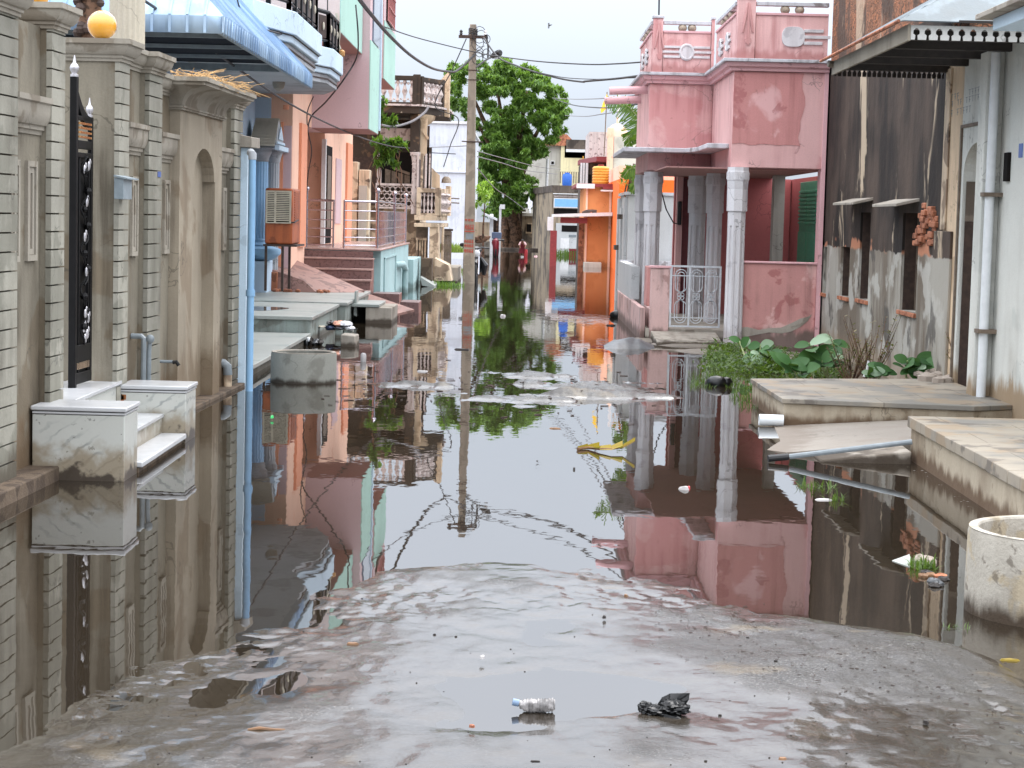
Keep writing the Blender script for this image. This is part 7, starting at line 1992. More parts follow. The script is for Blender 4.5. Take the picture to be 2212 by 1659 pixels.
# banana plant
bp = thing('banana_plant', 'banana plant with torn drooping leaves behind the pink house', 'plant', (2.2, 39.5, 0))
def banana_leaf(pts, w, seed, name='leaf'):
    """midrib through pts, blade of many torn strips"""
    r_ = random.Random(seed); m = MB(); pts = [Vector(p) for p in pts]
    N = 46; C = []
    for k in range(N + 1):
        s = k / N * (len(pts) - 1); i = min(int(s), len(pts) - 2); f = s - i
        C.append(pts[i].lerp(pts[i + 1], f))
    for k in range(N):
        t = k / N; ww = w * math.sin(PI * min(1, .12 + t * .9)) ** .6
        d = (C[k + 1] - C[k]).normalized(); n_ = d.cross(Vector((0, 1, 0))).normalized()
        for s in (-1, 1):
            dr = r_.uniform(.3, .75); L = ww * r_.uniform(.75, 1.1)
            dirv = (n_ * s * .75 + Vector((0, -.35 + r_.uniform(-.3, .3), -dr)) + d * .35).normalized()
            e0, e1 = C[k], C[k] + d * (C[k + 1] - C[k]).length * r_.uniform(.8, 1.05)
            i = len(m.v); m.v += [e0, e1, e1 + dirv * L * .9 + Vector((0, 0, -.02)), e0 + dirv * L]
            m.f.append([i, i + 1, i + 2, i + 3])
    o = m.build(name, M['banana'], bp)
    MB().tube(C, [.022 * (1 - .7 * k / N) for k in range(N + 1)], 6).build('midrib', M['stem'], o)
def R5p(x, y, Y=38.6): return atY(D('R5', x, y), Y)
base = R5p(1855, 1300, 39.6)
banana_leaf([base, R5p(1835, 1080), R5p(1760, 930), R5p(1660, 860), R5p(1545, 845)], .34, 1)
banana_leaf([base, R5p(1850, 1100, 38.3), R5p(1810, 960, 38.3), R5p(1750, 890, 38.3), R5p(1690, 850, 38.3)], .3, 2)
banana_leaf([base, R5p(1840, 1120, 39), R5p(1790, 1060, 39), R5p(1740, 1120, 39), R5p(1745, 1225, 39)], .26, 3)
banana_leaf([base, R5p(1830, 1380, 39.4), R5p(1740, 1400, 39.2), R5p(1690, 1470, 39.2)], .2, 4)
banana_leaf([base, R5p(1870, 1420, 39.4), R5p(1800, 1500, 39.2), R5p(1770, 1600, 39.2)], .2, 5)
MB().tube([(base.x + .1, 39.6, -.1), (base.x + .05, 39.6, 1.5), base], [.12, .1, .06], 10).build('stem', M['stem'], bp)
bs_ = thing('flowering_shrub', 'dark shrub with orange blossom on the wall under the banana leaves', 'shrub', (2.4, 41, 1.8))
clumps = []
rr = random.Random(9)
def clb(z, x, y, Y, r):
    p = atY(D(z, x, y), Y); k = Y / F / 7.652; return (Vector((p.x, Y, p.z)), Vector((r * k, r * k, r * k)))
clumps = [clb('C2', rr.uniform(1650, 1900), rr.uniform(680, 1020), 41 + rr.uniform(-.3, .3), 60) for _ in range(16)]
crown_mb(clumps, .13, 1500, seed=12).build('foliage', M['creeper'], bs_)
crown_mb([clb('C2', rr.uniform(1560, 1760), rr.uniform(900, 1130), 41 + rr.uniform(-.3, .3), 40) for _ in range(9)], .1, 1300, seed=13).build('blossom', leafmat('orange blossom', lin(236, 110, 50), lin(250, 150, 80)), bs_)
m = MB()
for k in range(6):
    a = atY(D('C2', rr.uniform(1780, 1900), rr.uniform(600, 700)), 41.2); m.tube([a, a + Vector((-.1, 0, -.6)), Vector((2.4, 41.2, 1.9))], .02, 5)
m.build('branches', M['bark'], bs_)
# ------------------------------------------------------------------ sooty old house and whitewashed house (right)
XW_ = 4.29
dh = thing('sooty_old_house', 'old house with black sooty upper wall, grey render below and eroded brick on top', 'house', (XW_, 24, 0))
q2 = lambda x, y: atX(D('Q2', x, y), XW_); q1_ = lambda x, y: atX(D('Q1', x, y), XW_)
yn = q1_(1215, 900).y; yf = Y1 - .03
zb_ = q1_(900, 60).z
print('dark wall', yn, yf)
# windows: (x near..far in Q2, top, bottom)
wins = [(480, 545, 235, 960), (830, 945, 240, 1060), (150, 195, 520, 900), (330, 385, 520, 935)]
WN = []
for (xf, xn, yt, yb_) in wins:
    f_, n_ = q2(xf - 18, 700).y, q2(xn, 700).y
    zt_ = q2((xf + xn) / 2, yt).z; zb2 = q2((xf + xn) / 2, yb_).z
    WN.append((n_, f_, zb2, zt_))
m = MB()
ztop = 3.95
ycuts = sorted(WN, key=lambda w: w[0])
y = yn
for (a, b, z0, z1_) in ycuts:
    a = max(a, y + .01)
    m.box(XW_, XW_ + .35, y, a, -.2, ztop); m.box(XW_, XW_ + .35, a, b, -.2, z0); m.box(XW_, XW_ + .35, a, b, z1_, ztop); m.box(XW_ + .3, XW_ + .35, a, b, z0, z1_)
    y = b
m.box(XW_, XW_ + .35, y, yf, -.2, ztop)
wo_ = m.build('wall', M['darkwall'], dh)
for k, (a, b, z0, z1_) in enumerate(ycuts):
    MB().box(XW_ + .22, XW_ + .298, a, b, z0, z1_).build('window_pane', M['dark'], dh)
    MB().box(XW_ + .03, XW_ + .219, b - .012, b - .001, z0, z1_).build('window_jamb', M['darkbrown'], dh)
    f = MB()
    f.box(XW_ + .16, XW_ + .21, a, a + .05, z0, z1_); f.box(XW_ + .16, XW_ + .21, b - .05, b, z0, z1_); f.box(XW_ + .16, XW_ + .21, (a + b) / 2 - .03, (a + b) / 2 + .03, z0, z1_)
    zm_ = (z0 + z1_) / 2; f.box(XW_ + .155, XW_ + .215, a + .05, b - .05, zm_ - .03, zm_ + .03)
    f.build('window_frame', M['doorwood'], dh)
    MB().box(XW_ - .03, XW_ + .15, a - .04, b + .04, z0 - .05, z0 - .002).build('sill', M['brickbit'], dh, .006)
# stone lintel shades over the two larger windows
for (P, th) in ((((330, 182), (470, 165), (570, 148), (400, 160)), .03), (((655, 190), (820, 178), (950, 128), (790, 140)), .05)):
    a = q2(*P[1]); b = q2(*P[2])
    w_ = P[0]
    zc = q2(*P[1]).z
    yo = atZ(D('Q2', *P[0]), zc).y; xo = atZ(D('Q2', *P[0]), zc).x
    yn_ = q2(P[2][0], 300).y; yff = q2(P[1][0] - 60, 300).y
    MB().hexa([(XW_ - .24, yn_ - .0, zc - .02), (XW_ + .05, yn_ - .05, zc + .05), (XW_ + .05, yff + .1, zc + .05), (XW_ - .24, yff + .15, zc - .02)], [(XW_ - .24, yn_, zc + .01), (XW_ + .05, yn_ - .05, zc + .085), (XW_ + .05, yff + .1, zc + .085), (XW_ - .24, yff + .15, zc + .01)]).build('lintel_shade', M['conc'], dh, .004)
# flaked plaster: brick chunks beside the big window
m = MB()
rr = random.Random(21)
for k in range(46):
    x_, y_ = rr.uniform(940, 1110), rr.uniform(170, 490)
    if x_ < 985 and y_ < 260: continue
    p = q2(x_, y_); m.box(XW_ - rr.uniform(.01, .05), XW_ + .01, p.y - .1, p.y + .1, p.z - .03, p.z + .03)
m.build('bared_bricks', M['brickbit'], dh, .012)
# upper eroded brick storey
m = MB(); N = 40
prev = None
for k in range(N + 1):
    yy = yn - .6 + (yf + .05 - yn + .6) * k / N; zz_ = ztop + 1.7 + noise.noise(Vector((yy * 1.3, 2, 0))) * .12
    xx = XW_ + .02 + noise.noise(Vector((yy * 2., 7, 0))) * .03
    cur = [(xx, yy, ztop - .35), (XW_ + .4, yy, ztop - .35), (XW_ + .4, yy, zz_), (xx - .0, yy, zz_)]
    if prev: m.hexa(prev, cur)
    prev = cur
m.build('brick_storey', M['brick'], dh)
# ------------- white house
wh2 = thing('whitewashed_house', 'whitewashed house front with an arched doorway, a downpipe and a fretted canopy', 'house', (XW_, 18, 0))
yj = q2(1290, 900).y     # near side of the peach pilaster = far edge of doorway
yk = q2(1480, 900).y     # near edge of doorway / far edge of white wall
XR = XW_ - .02
ya_ = yn - .002
# pilaster strip with peach wash above the sooty wall junction
zpl = q1_(1300, 965).z
print('door', yj, yk, yn, zpl)
m = MB()
ydr_f, ydr_n = q1_(1325, 1300).y, q1_(1540, 1300).y
zdt = q1_(1320, 1040).z; zdb = .2
m.box(XR, XR + .4, ydr_f + .0, ya_, -.2, zpl + .6)            # peach strip
pil = m.build('pilaster', M['peachwash'], wh2, .006)
yg0, yg1 = q2(1100, 900).y, q2(1240, 900).y
MB().box(XR - .03, XR - .001, yg1, yg0, -.2, q2(1170, 390).z).build('pilaster_render', M['darkwall'], pil, .006)
MB().box(XR - .02, XR - .001, q2(1205, 300).y, q2(1165, 300).y, q2(1180, 380).z, zpl + .5).build('pilaster_rib', M['oldcream'], pil, .006)
# arched doorway wall
m = MB()
zar = q1_(1450, 1250).z; zap = q1_(1500, 1170).z
yd0, yd1 = q1_(1335, 1640).y, q1_(1560, 1500).y
m.box(XR, XR + .4, yd0, ydr_f - .001, -.2, zpl + .6)
m.box(XR, XR + .4, yk - 6, yd1, -.2, 3.6)
n = 16; ym_ = (yd0 + yd1) / 2; ra = (yd0 - yd1) / 2; zsp = q1_(1350, 1500).z
arc = [(ym_ + ra * math.cos(PI * k / n), zsp + (zap - zsp) * math.sin(PI * k / n) ** .8) for k in range(n + 1)]
for (p0, z0), (p1, z1_) in zip(arc, arc[1:]):
    m.hexa([(XR, p0, z0), (XR + .4, p0, z0), (XR + .4, p1, z1_), (XR, p1, z1_)], [(XR, p0, zpl + .6), (XR + .4, p0, zpl + .6), (XR + .4, p1, zpl + .6), (XR, p1, zpl + .6)])
m.box(XR, XR + .4, yd1, yd0, zpl + .601, 3.6) ; m.box(XR, XR + .4, yd0, ya_, zpl + .601, 3.6)
wl = m.build('wall', M['whitehouse'], wh2)
MB().box(XR + .42, XR + 1.3, yd0 - .01, yd0 + .2, -.2, zap + .3).box(XR + 1.25, XR + 1.3, yd1 - 1, yd0 - .011, -.2, zap + .3).build('door_recess', M['graydoor'], wh2)
zdk = atY(D('Q2', 1400, 310), yd0).z
MB().box(XR + .03, XR + .4, yd0 - .03, yd0 - .012, -.2, zdk).build('door', M['darkbrown'], wh2)  # dark panel on the far jamb, colouring in the shade of the recess
MB().box(XR + .03, XR + .4, yd0 - .028, yd0 - .012, zdk + .001, zsp).build('door_panel', M['graydoor'], wh2)
m = MB(); m.box(XR - .02, XR - .001, ydr_f - .05, ydr_f, .2, zdt); m.box(XR - .02, XR - .001, yd1, ydr_f - .051, zdt - .03, zdt); m.build('door_surround', M['doorwood'], wh2)
# faint rows of old lettering
m = MB()
def letters(x0, y0, x1_, y1_, h, n_):
    for k in range(n_):
        f = (k + .5) / n_
        if rr.random() < .12: continue
        x_, y_ = x0 + (x1_ - x0) * f, y0 + (y1_ - y0) * f
        p = q1_(x_, y_); p2 = q1_(x_, y_ + h); w = abs(q1_(x_ + (x1_ - x0) / n_ * .33, y_).y - p.y)
        m.box(XR - .002, XR - .0003, p.y - w, p.y + w, p.z - .006, p.z)
        yy = p.y + rr.uniform(-.5, .5) * w
        m.box(XR - .002, XR - .0003, yy - .006, yy + .006, p2.z, p.z - .008)
        if rr.random() < .6: m.box(XR - .002, XR - .0003, p.y - w * .7, p.y + w * .4, (p.z + p2.z) / 2 - .006, (p.z + p2.z) / 2 + .002)
letters(1240, 785, 1530, 700, 48, 12); letters(1240, 840, 1530, 760, 48, 12); letters(1235, 915, 1410, 870, 55, 7)
m.build('faded_lettering', plain('faded grey lettering', lin(150, 152, 156), .9), wl)
# boxed pipe
yp0 = q1_(1600, 1400).y
bx0 = q2(1480, 900).y; bx1 = q2(1600, 900).y
MB().box(XR - .16, XR - .001, bx1 - .02, bx1 + .24, -.2, 3.32).build('pipe_casing', M['whitehouse'], wh2, .008)
dpx = XR - .10; dpy = bx1 - .09
dpi = MB().tube([(dpx, dpy, .2), (dpx, dpy, 3.3)], .042, 14).build('downpipe', M['pvcwhite'], wh2)
for y_ in (90, 1220): 
    z_ = atY(D('Q2', 1640, y_), dpy).z; MB().box(dpx - .07, dpx + .1, dpy - .07, dpy + .07, z_ - .018, z_ + .018).build('pipe_clip', M['doorwood'], dpi)
z_ = atY(D('Q1', 1690, 400), dpy).z; MB().box(dpx - .05, dpx + .05, dpy - .09, dpy - .056, z_ - .03, z_ + .06).build('pipe_bracket', M['litterdark'], dpi)
p = atX(D('Q1', 1700, 1380), XR); p2 = atX(D('Q1', 1720, 1260), XR)
MB().box(XR - .03, XR - .001, p2.y - .02, p.y + .06, atX(D('Q1', 1690, 1500), XR).z, p2.z).build('wall_slot', M['dark'], wh2)
p = atX(D('Q1', 1805, 1245), XR); MB().box(XR - .008, XR - .001, p.y - .06, p.y + .06, p.z - .06, p.z + .06).build('house_plate', M['plate'], wh2)
MB().box(XR + .05, XR + .06, yk - 6, yk - 6.1, 3, 3.1).build('wall', M['whitehouse'], wh2) if False else None
for (ya1, za1, za2) in ((1705, 880, 1130),):
    pass
# canopy
XE = 3.13; CY0, CY1 = 16.5, 20.5
ze = atY(D('Q1', 835, 335), CY0).z; zt_ = atY(D('Q1', 835, 185), CY0).z
zf0 = atY(D('Q1', 220, 640), CY1).z; zf1 = atY(D('Q1', 160, 535), CY1).z
print('canopy', ze, zt_, zf0, zf1)
cn = MB()
zr = zt_ + .75
cn.prism([(XE - .06, zt_ - .02), (XW_ + .3, zr), (XW_ + .3, zr + .02), (XE - .06, zt_)], 'y', CY0 + .5, CY1 + .15) if False else None
# sheet roof with a hipped near end
R_ = MB()
N = 60
for k in range(N):
    a, b = CY0 - .06 + (CY1 + .2 - CY0) * k / N, CY0 - .06 + (CY1 + .2 - CY0) * (k + 1) / N
    oa, ob = .014 * (k % 2), .014 * ((k + 1) % 2)
    ta, tb = min(1, max(0, (a - CY0 + .06) / 1.2)), min(1, max(0, (b - CY0 + .06) / 1.2))
    R_.face([(XE - .08, a, zt_ + .0 + oa), (XE - .08, b, zt_ + .0 + ob), (XE - .08 + (XW_ + .2 - XE) * tb, b, zt_ + .8 * tb + ob), (XE - .08 + (XW_ + .2 - XE) * ta, a, zt_ + .8 * ta + oa)])
ro_ = R_.build('canopy_roof', M['zinc'], wh2)
s_ = ro_.modifiers.new('s', 'SOLIDIFY'); s_.thickness = .008
MB().face([(XE - .08, CY0 - .065, zt_ + .01), (XW_ + .2, CY0 - .065, zt_ + .01), (XW_ + .2, CY0 + 1.14, zt_ + .82)]).face([(XE - .08, CY0 - .065, zt_ + .002), (XW_ + .2, CY0 - .065, zt_ + .002), (XW_ + .2, CY0 + 1.14, zt_ + .81)]).build('canopy_hip', M['zinc'], ro_)
MB().tube([(XE - .09, CY0 - .07, zt_ + .006), (XE - .09, CY1 + .2, zt_ + .006)], .014, 6).build('rusty_edge', M['brickbit'], ro_)
MB().box(XE, XE + .025, CY0 + .0, CY1, ze, zt_ - .012).build('fascia', M['fasciawood'], wh2, .003)
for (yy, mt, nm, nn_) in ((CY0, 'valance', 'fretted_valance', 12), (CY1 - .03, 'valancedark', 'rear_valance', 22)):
    m = MB(); x0_, x1v = XE + .026, XW_ - .02
    zt2, zb2 = zt_ - .02, ze + .01
    if nm == 'rear_valance': zt2 = ze + .12; zb2 = ze - .01
    H_ = zt2 - zb2
    m.box(x0_, x1v, yy, yy + .02, zt2 - H_ * .2, zt2)
    for k in range(nn_):
        xa_ = x0_ + (x1v - x0_) * k / nn_; w = (x1v - x0_) / nn_
        pr = [(0, .8), (.12, .72), (.2, .5), (.14, .36), (.34, .28), (.36, .06), (.3, 0), (.5, 0), (.5, .8)]
        # two half balusters leaving a keyhole between
        m.prism([(xa_ + w * .0, zb2 + H_ * .8), (xa_ + w * .0, zb2), (xa_ + w * .36, zb2), (xa_ + w * .40, zb2 + H_ * .3), (xa_ + w * .2, zb2 + H_ * .42), (xa_ + w * .22, zb2 + H_ * .62), (xa_ + w * .42, zb2 + H_ * .8)], 'y', yy, yy + .02)
        m.prism([(xa_ + w * 1., zb2 + H_ * .8), (xa_ + w * .58, zb2 + H_ * .8), (xa_ + w * .78, zb2 + H_ * .62), (xa_ + w * .8, zb2 + H_ * .42), (xa_ + w * .6, zb2 + H_ * .3), (xa_ + w * .64, zb2), (xa_ + w * 1., zb2)], 'y', yy, yy + .0199)
    m.build(nm, M[mt], wh2)
for k in range(5):
    yy = CY0 + .3 + k * .85; MB().box(XE + .05, XR - .001, yy, yy + .09, zt_ - .11, zt_ - .03).build('rafter', M['valancedark'], wh2)
MB().tube([(XE + .03, CY1 - .06, ze + .1), (XE - .05, CY1 - .08, ze + .11)], .035, 8).build('spout', M['conc'], wh2)
MB().box(XE + .4, XE + 1.05, CY0 - .09, CY0 - .067, zt_ + .0, zt_ + .02).build('loose_strip', M['litterdark'], ro_)
# dark gap bracket under canopy
MB().box(XR - .1, XR - .001, 18.0, 18.3, 2.7, 3.2).build('bracket', M['darkbrown'], wh2)
# concrete sunshade at the frame edge
zc_ = atY(D('Q1', 1570, 255), 15).z; xc_ = atY(D('Q1', 1570, 200), 15).x
MB().box(xc_, XR - .001, 12.5, 15, zc_, zc_ + .09).build('sunshade', M['bluelight'], wh2, .006)
MB().hexa([(xc_ - .1, 12.4, zc_ + .091), (xc_ - .1, 15.15, zc_ + .091), (XR, 15.15, zc_ + .091), (XR, 12.4, zc_ + .091)], [(xc_ - .1, 12.4, zc_ + .13), (xc_ - .1, 15.15, zc_ + .13), (XR, 15.15, zc_ + .3), (XR, 12.4, zc_ + .3)]).build('sunshade_top', M['conc'], wh2, .005)
# ------------------------------------------------------------------ right platforms
A = atZ(D('Q3', 305, 690)); B = atZ(D('Q3', 500, 775))
zpt = atY(D('Q3', 505, 602), B.y).z
t = thing('stone_porch_platform', 'cream sided stone flagged platform before the whitewashed doorway', 'platform', (B.x, B.y, 0))
bk_ = atZ(D('Q3', 310, 480), zpt)
sl_ = atZ(D('Q3', 1680, 650), zpt)
m = MB(); PL = [(B.x, B.y), (sl_.x, sl_.y), (XW_, sl_.y + .2), (XW_, bk_.y + .6), (bk_.x, bk_.y)]
print('rplat', PL, zpt)
m.prism([(p[0], p[1]) for p in PL], 'z', -.2, zpt - .045); m.build('side', M['plinth'], t, .006)
m = MB(); m.prism([(B.x - .02, B.y - .03), (sl_.x, sl_.y - .03), (XW_, sl_.y + .2), (XW_, bk_.y + .6), (bk_.x - .02, bk_.y)], 'z', zpt - .043, zpt); m.build('flagged_top', M['flag'], t, .006)
m = MB()
for k in range(18): m.ball((rr.uniform(4.0, 4.28), rr.uniform(19.2, 20.2), zpt + .02), rr.uniform(.03, .09), 7, (1.2, 1, .7))
rub = m.build('rubble_heap', M['stone']); tag(rub, 'heap of broken stones at the foot of the arched doorway', 'rubble', kind='stuff')
# lower plinth
c0 = atZ(D('Q3', 1310, 985)); zpl2 = atY(D('Q3', 1310, 715), c0.y).z
n0 = atZ(D('Q3', 1880, 1355))
t = thing('stone_plinth', 'long stained cream plinth with stone slab top at the right edge of the street', 'plinth', (c0.x, c0.y, 0))
fr_ = Vector((c0.x - .03, c0.y)); dr = (Vector((n0.x, n0.y)) - Vector((c0.x, c0.y))).normalized(); near = fr_ + dr * 7
zt3 = zpl2
P = [(fr_.x, fr_.y), (near.x, near.y), (XW_ + .3, near.y), (XW_ + .3, fr_.y + .25)]
m = MB(); m.prism(P, 'z', -.2, zt3 - .082); m.build('side', M['plinth'], t, .008)
s = 0
while s < 7:
    L = rr.uniform(.55, .9); a, b = fr_ + dr * s, fr_ + dr * min(7, s + L - .008); nrm = Vector((dr.y, -dr.x)); nrm = nrm if nrm.x < 0 else -nrm
    a2, b2 = a + nrm * .03, b + nrm * (.03 + rr.uniform(-.012, .006))
    MB().prism([(a2.x, a2.y), (b2.x, b2.y), (XW_ + .3, b2.y), (XW_ + .3, a2.y)], 'z', zt3 - .08, zt3 + rr.uniform(-.004, .004)).build('top_slab', M['flag'], t, .007)
    s += L
m = MB()
for k in range(40):
    q = fr_ + dr * rr.uniform(0, 4); m.ball((q.x - .02 - rr.uniform(0, .08), q.y, -.005), rr.uniform(.006, .016), 6, (1.4, 1.2, .5))
tag(m.build('mud_crust', M['mud']), 'crust of mud along the waterline of the stained plinth', 'mud', kind='stuff')
# cement ramp between
t = thing('cement_ramp', 'sloping cement ramp with water lapping between the platform and the plinth', 'ramp', (2.4, 16, 0))
a = atZ(D('Q3', 500, 785), .01); b = atZ(D('Q3', 1300, 720), .2); c = c0; d = atZ(D('Q3', 640, 1000), -.01); e = atZ(D('Q3', 240, 900), -.02)
tp = [(a.x - .05, B.y - .01, .0), (sl_.x, sl_.y - .04, zpt - .09), (c0.x + .3, c0.y + .25, zpt - .1), (c0.x + .02, c0.y + .12, .12), (d.x - .1, d.y + .35, .02), (e.x, e.y + .1, -.03)]
n = len(tp); m = MB(); A_ = [m.av(p) for p in tp]; B_ = [m.av((p[0], p[1], -.25)) for p in tp]
m.f.append(A_); m.f.append(B_[::-1])
for k in range(n): m.f.append([A_[k], B_[k], B_[(k + 1) % n], A_[(k + 1) % n]])
m.build('slope', M['ramp'], t)
w0 = atY(D('Q3', 745, 985), c0.y - .05); w1 = atY(D('Q3', 1310, 930), c0.y - .05); 
q = atZ(D('Q3', 740, 1005)); q2_ = atZ(D('Q3', 1300, 1015))
MB().hexa([(q.x, q.y + .05, -.2), (q2_.x, q2_.y + .02, -.2), (q2_.x, q2_.y + .5, -.2), (q.x, q.y + .4, -.2)], [(q.x, q.y + .06, .015), (q2_.x, q2_.y + .03, atY(D('Q3', 1310, 935), q2_.y).z), (q2_.x, q2_.y + .5, atY(D('Q3', 1310, 935), q2_.y).z + .01), (q.x, q.y + .4, .02)]).build('kerb', M['conc'], t, .015)
# pipes
p0 = atZ(D('Q3', 540, 960), .05); p1 = atZ(D('Q3', 1300, 872), .2)
t = thing('drain_pipe', 'long grey pvc pipe lying down the cement ramp with a black end', 'pipe', (2.4, 15.5, .05))
MB().tube([(p0.x, p0.y, .045), (p1.x, p1.y, .2)], .02, 10).build('pipe', M['pvc'], t)
MB().tube([(p0.x - .16, p0.y - .02, .03), (p0.x - .01, p0.y, .044)], .026, 10).build('socket', M['bikeblack'], t)
p = atY(D('Q3', 350, 735), B.y - .05); p1 = atY(D('Q3', 500, 740), B.y - .05)
t = thing('white_pipe', 'short thick white pvc pipe stub under the corner of the flagged platform', 'pipe', (p.x, p.y, p.z))
r_ = 35 / 2.8698 * p.y / F
m = MB(); m.tube([p, p1], r_, 20, False); m.tube([p, p1], r_ * .88, 20, False); m.build('stub', M['pvcwhite'], t)
# right front ring
c = atZ(D('Q4', 1645, 710)); 
rR = .455; cxr = c.x + rR + .025; cyr = c.y + .12
ztr = atY(D('Q4', 1650, 150), cyr).z
print('ring', cxr, cyr, ztr)
cring('limewashed_ring', 'big limewashed concrete well ring with flaking whitewash at the right edge', cxr, cyr, rR, -.06, ztr - .012, .05, M['ringwhite'], M['ringwhite'])
# ------------------------------------------------------------------ plants, floating things, litter
def round_leaf(m, base, tip_dir, L, w, up=Vector((0, 0, 1)), fold=.15):
    u = tip_dir.normalized(); s_ = u.cross(up)
    s_ = s_.normalized() if s_.length > 1e-3 else Vector((1, 0, 0)); n_ = s_.cross(u)
    ring = []
    for k in range(9):
        t = k / 8; ww = w * (math.sin(PI * (t * .92 + .05)) ** .7)
        ring.append((base + u * L * t + n_ * (-.25 * L * t * t), ww))
    L_ = [m.av(c + s_ * ww + n_ * fold * ww) for c, ww in ring]; C_ = [m.av(c) for c, ww in ring]; R_ = [m.av(c - s_ * ww + n_ * fold * ww) for c, ww in ring]
    for k in range(8):
        m.f.append([L_[k], L_[k + 1], C_[k + 1], C_[k]]); m.f.append([C_[k], C_[k + 1], R_[k + 1], R_[k]])
def big_leaf_plant(label, root, stems, seed, scale=1.):
    r_ = random.Random(seed)
    t = thing('round_leaf_plant', label, 'plant', root, 'round leaved weeds by the old walls')
    g, pl_, st = MB(), MB(), MB()
    for (tip, nl) in stems:
        tip = Vector(tip); root_ = Vector(root); mid = root_.lerp(tip, .5) + Vector((r_.uniform(-.08, .08), r_.uniform(-.05, .05), -.03))
        st.tube([root_, mid, tip], [.014, .012, .008], 6)
        for k in range(nl):
            c = tip.lerp(mid, (k // 2) * .28 + r_.uniform(0, .1)); a = k * 2.4 + r_.uniform(-.4, .4); e = r_.uniform(-.1, .75)
            d = Vector((math.cos(a) * math.cos(e), math.sin(a) * math.cos(e) * .6 - .35, math.sin(e)))
            L = r_.uniform(.12, .23) * scale
            round_leaf(pl_ if r_.random() < .13 else g, c, d, L, L * .37, Vector((r_.uniform(-.5, .5), -.6, r_.uniform(.2, 1.2))))
    g.build('leaves', M['calotropis'], t)
    if pl_.v: pl_.build('pale_leaves', M['palecal'], t)
    st.build('stems', M['stem'], t)
def Zq(x, y, Y): return atY(D('Q3', x, y), Y)
r0 = Zq(770, 420, 22.6)
big_leaf_plant('tall round leaved weed with a bent pale stem before the pink low wall', (r0.x + .02, 22.6, .0), [(Zq(660, 260, 22.5), 6), (Zq(810, 250, 22.7), 6), (Zq(800, 340, 22.4), 6), (Zq(740, 370, 22.4), 3)], 5)
r0 = Zq(590, 470, 22.)
big_leaf_plant('low round leaved weed with pale leaf undersides left of the tall weed', (r0.x, 22., -.02), [(Zq(540, 390, 21.8), 5), (Zq(610, 430, 21.8), 4), (Zq(500, 400, 22), 3)], 6)
r0 = Zq(370, 430, 24.)
big_leaf_plant('leafy weed standing in the grass at the foot of the pink column', (r0.x, 24, -.02), [(Zq(360, 270, 24), 6), (Zq(420, 330, 23.8), 6), (Zq(330, 330, 24), 5), (Zq(230, 250, 24.4), 4)], 7)
r0 = Zq(1320, 470, 20.4)
big_leaf_plant('dark round leaved weed against the grey render right of the dry bushes', (r0.x, 20.4, .1), [(Zq(1270, 370, 20.3), 6), (Zq(1340, 370, 20.3), 6), (Zq(1390, 430, 20.2), 5)], 8)
r0 = Zq(1080, 470, 20.8)
big_leaf_plant('small green weed among the dry bushes on the platform edge', (r0.x, 20.8, .05), [(Zq(1100, 410, 20.7), 5), (Zq(1040, 440, 20.7), 4), (Zq(1130, 430, 20.7), 4)], 9, .7)
def bush(label, c, w, h, seed, n_=26):
    r_ = random.Random(seed); t = thing('dry_bush', label, 'bush', c, 'dry bushes along the old wall')
    m, l = MB(), MB()
    for _ in range(n_):
        p = Vector(c); d = Vector((r_.uniform(-1, 1) * w, r_.uniform(-.4, .4) * w, h * r_.uniform(.5, 1)))
        path = [p, p + d * .5 + Vector((r_.uniform(-.03, .03), 0, 0)), p + d]
        m.tube(path, [.006, .004, .002], 4)
        for _ in range(16):
            q = path[1].lerp(path[2], r_.uniform(-.4, 1)); a = r_.uniform(0, 6.28); L = r_.uniform(.02, .05)
            u = Vector((math.cos(a), math.sin(a), r_.uniform(-.3, .8))) * L; v = Vector((-u.y, u.x, 0)) * .35
            i = len(l.v); l.v += [q, q + u * .5 + v, q + u, q + u * .5 - v]; l.f.append([i, i + 1, i + 2, i + 3])
    m.build('twigs', M['bark'], t); l.build('leaves', M['dryplant'], t)
p = Zq(920, 460, 21.4); bush('brownish dry bush right of the tall round leaved weed', (p.x, 21.4, 0), .32, .62, 3)
p = Zq(1040, 460, 21.); bush('taller olive dry bush with bare twig tops before the grey render', (p.x, 21., .02), .3, .8, 4)
p = Zq(1600, 470, 19.6); bush('small dead brown bush beside the stones of the arched doorway', (p.x, 19.6, zpt), .2, .5, 5, 16)
m = MB(); a = Zq(1000, 470, 20.9); b = Zq(1030, 370, 20.9); m.tube([a, a.lerp(b, .5) + Vector((.01, 0, 0)), b], .014, 6)
tag(m.build('white_stick', M['whitepaint']), 'thin white stick standing among the dry bushes', 'stick')
# wet grass bank before the porch
m = MB(); rr = random.Random(31)
for _ in range(70):
    x_, y_ = rr.uniform(20, 480), rr.uniform(290, 450)
    if y_ < 300 + max(0, (120 - x_)) * .6: continue
    p = atZ(D('Q3', x_, y_)); tuft(m, (p.x, p.y, -.01), 16, .07, .22, rr, 2.)
for _ in range(26):
    p = atZ(D('Q3', rr.uniform(-30, 200), rr.uniform(450, 540))); tuft(m, (p.x, p.y, -.01), 20, .08, .16, rr, 1.3)
for _ in range(8):
    p = atZ(D('Q3', rr.uniform(240, 300), rr.uniform(540, 680))); tuft(m, (p.x, p.y, -.01), 30, .09, .14, rr, 1.3)
wc = []
for _ in range(44):
    x_, y_ = rr.uniform(60, 520), rr.uniform(300, 450)
    p = atZ(D('Q3', x_, y_)); wc.append((Vector((p.x, p.y, .03)), Vector((.22, .3, rr.choice((.03, .05, .09, .2))))))
for _ in range(14):
    p = atZ(D('Q3', rr.uniform(560, 900), rr.uniform(410, 470))); wc.append((Vector((p.x, p.y, .03)), Vector((.2, .25, .07))))
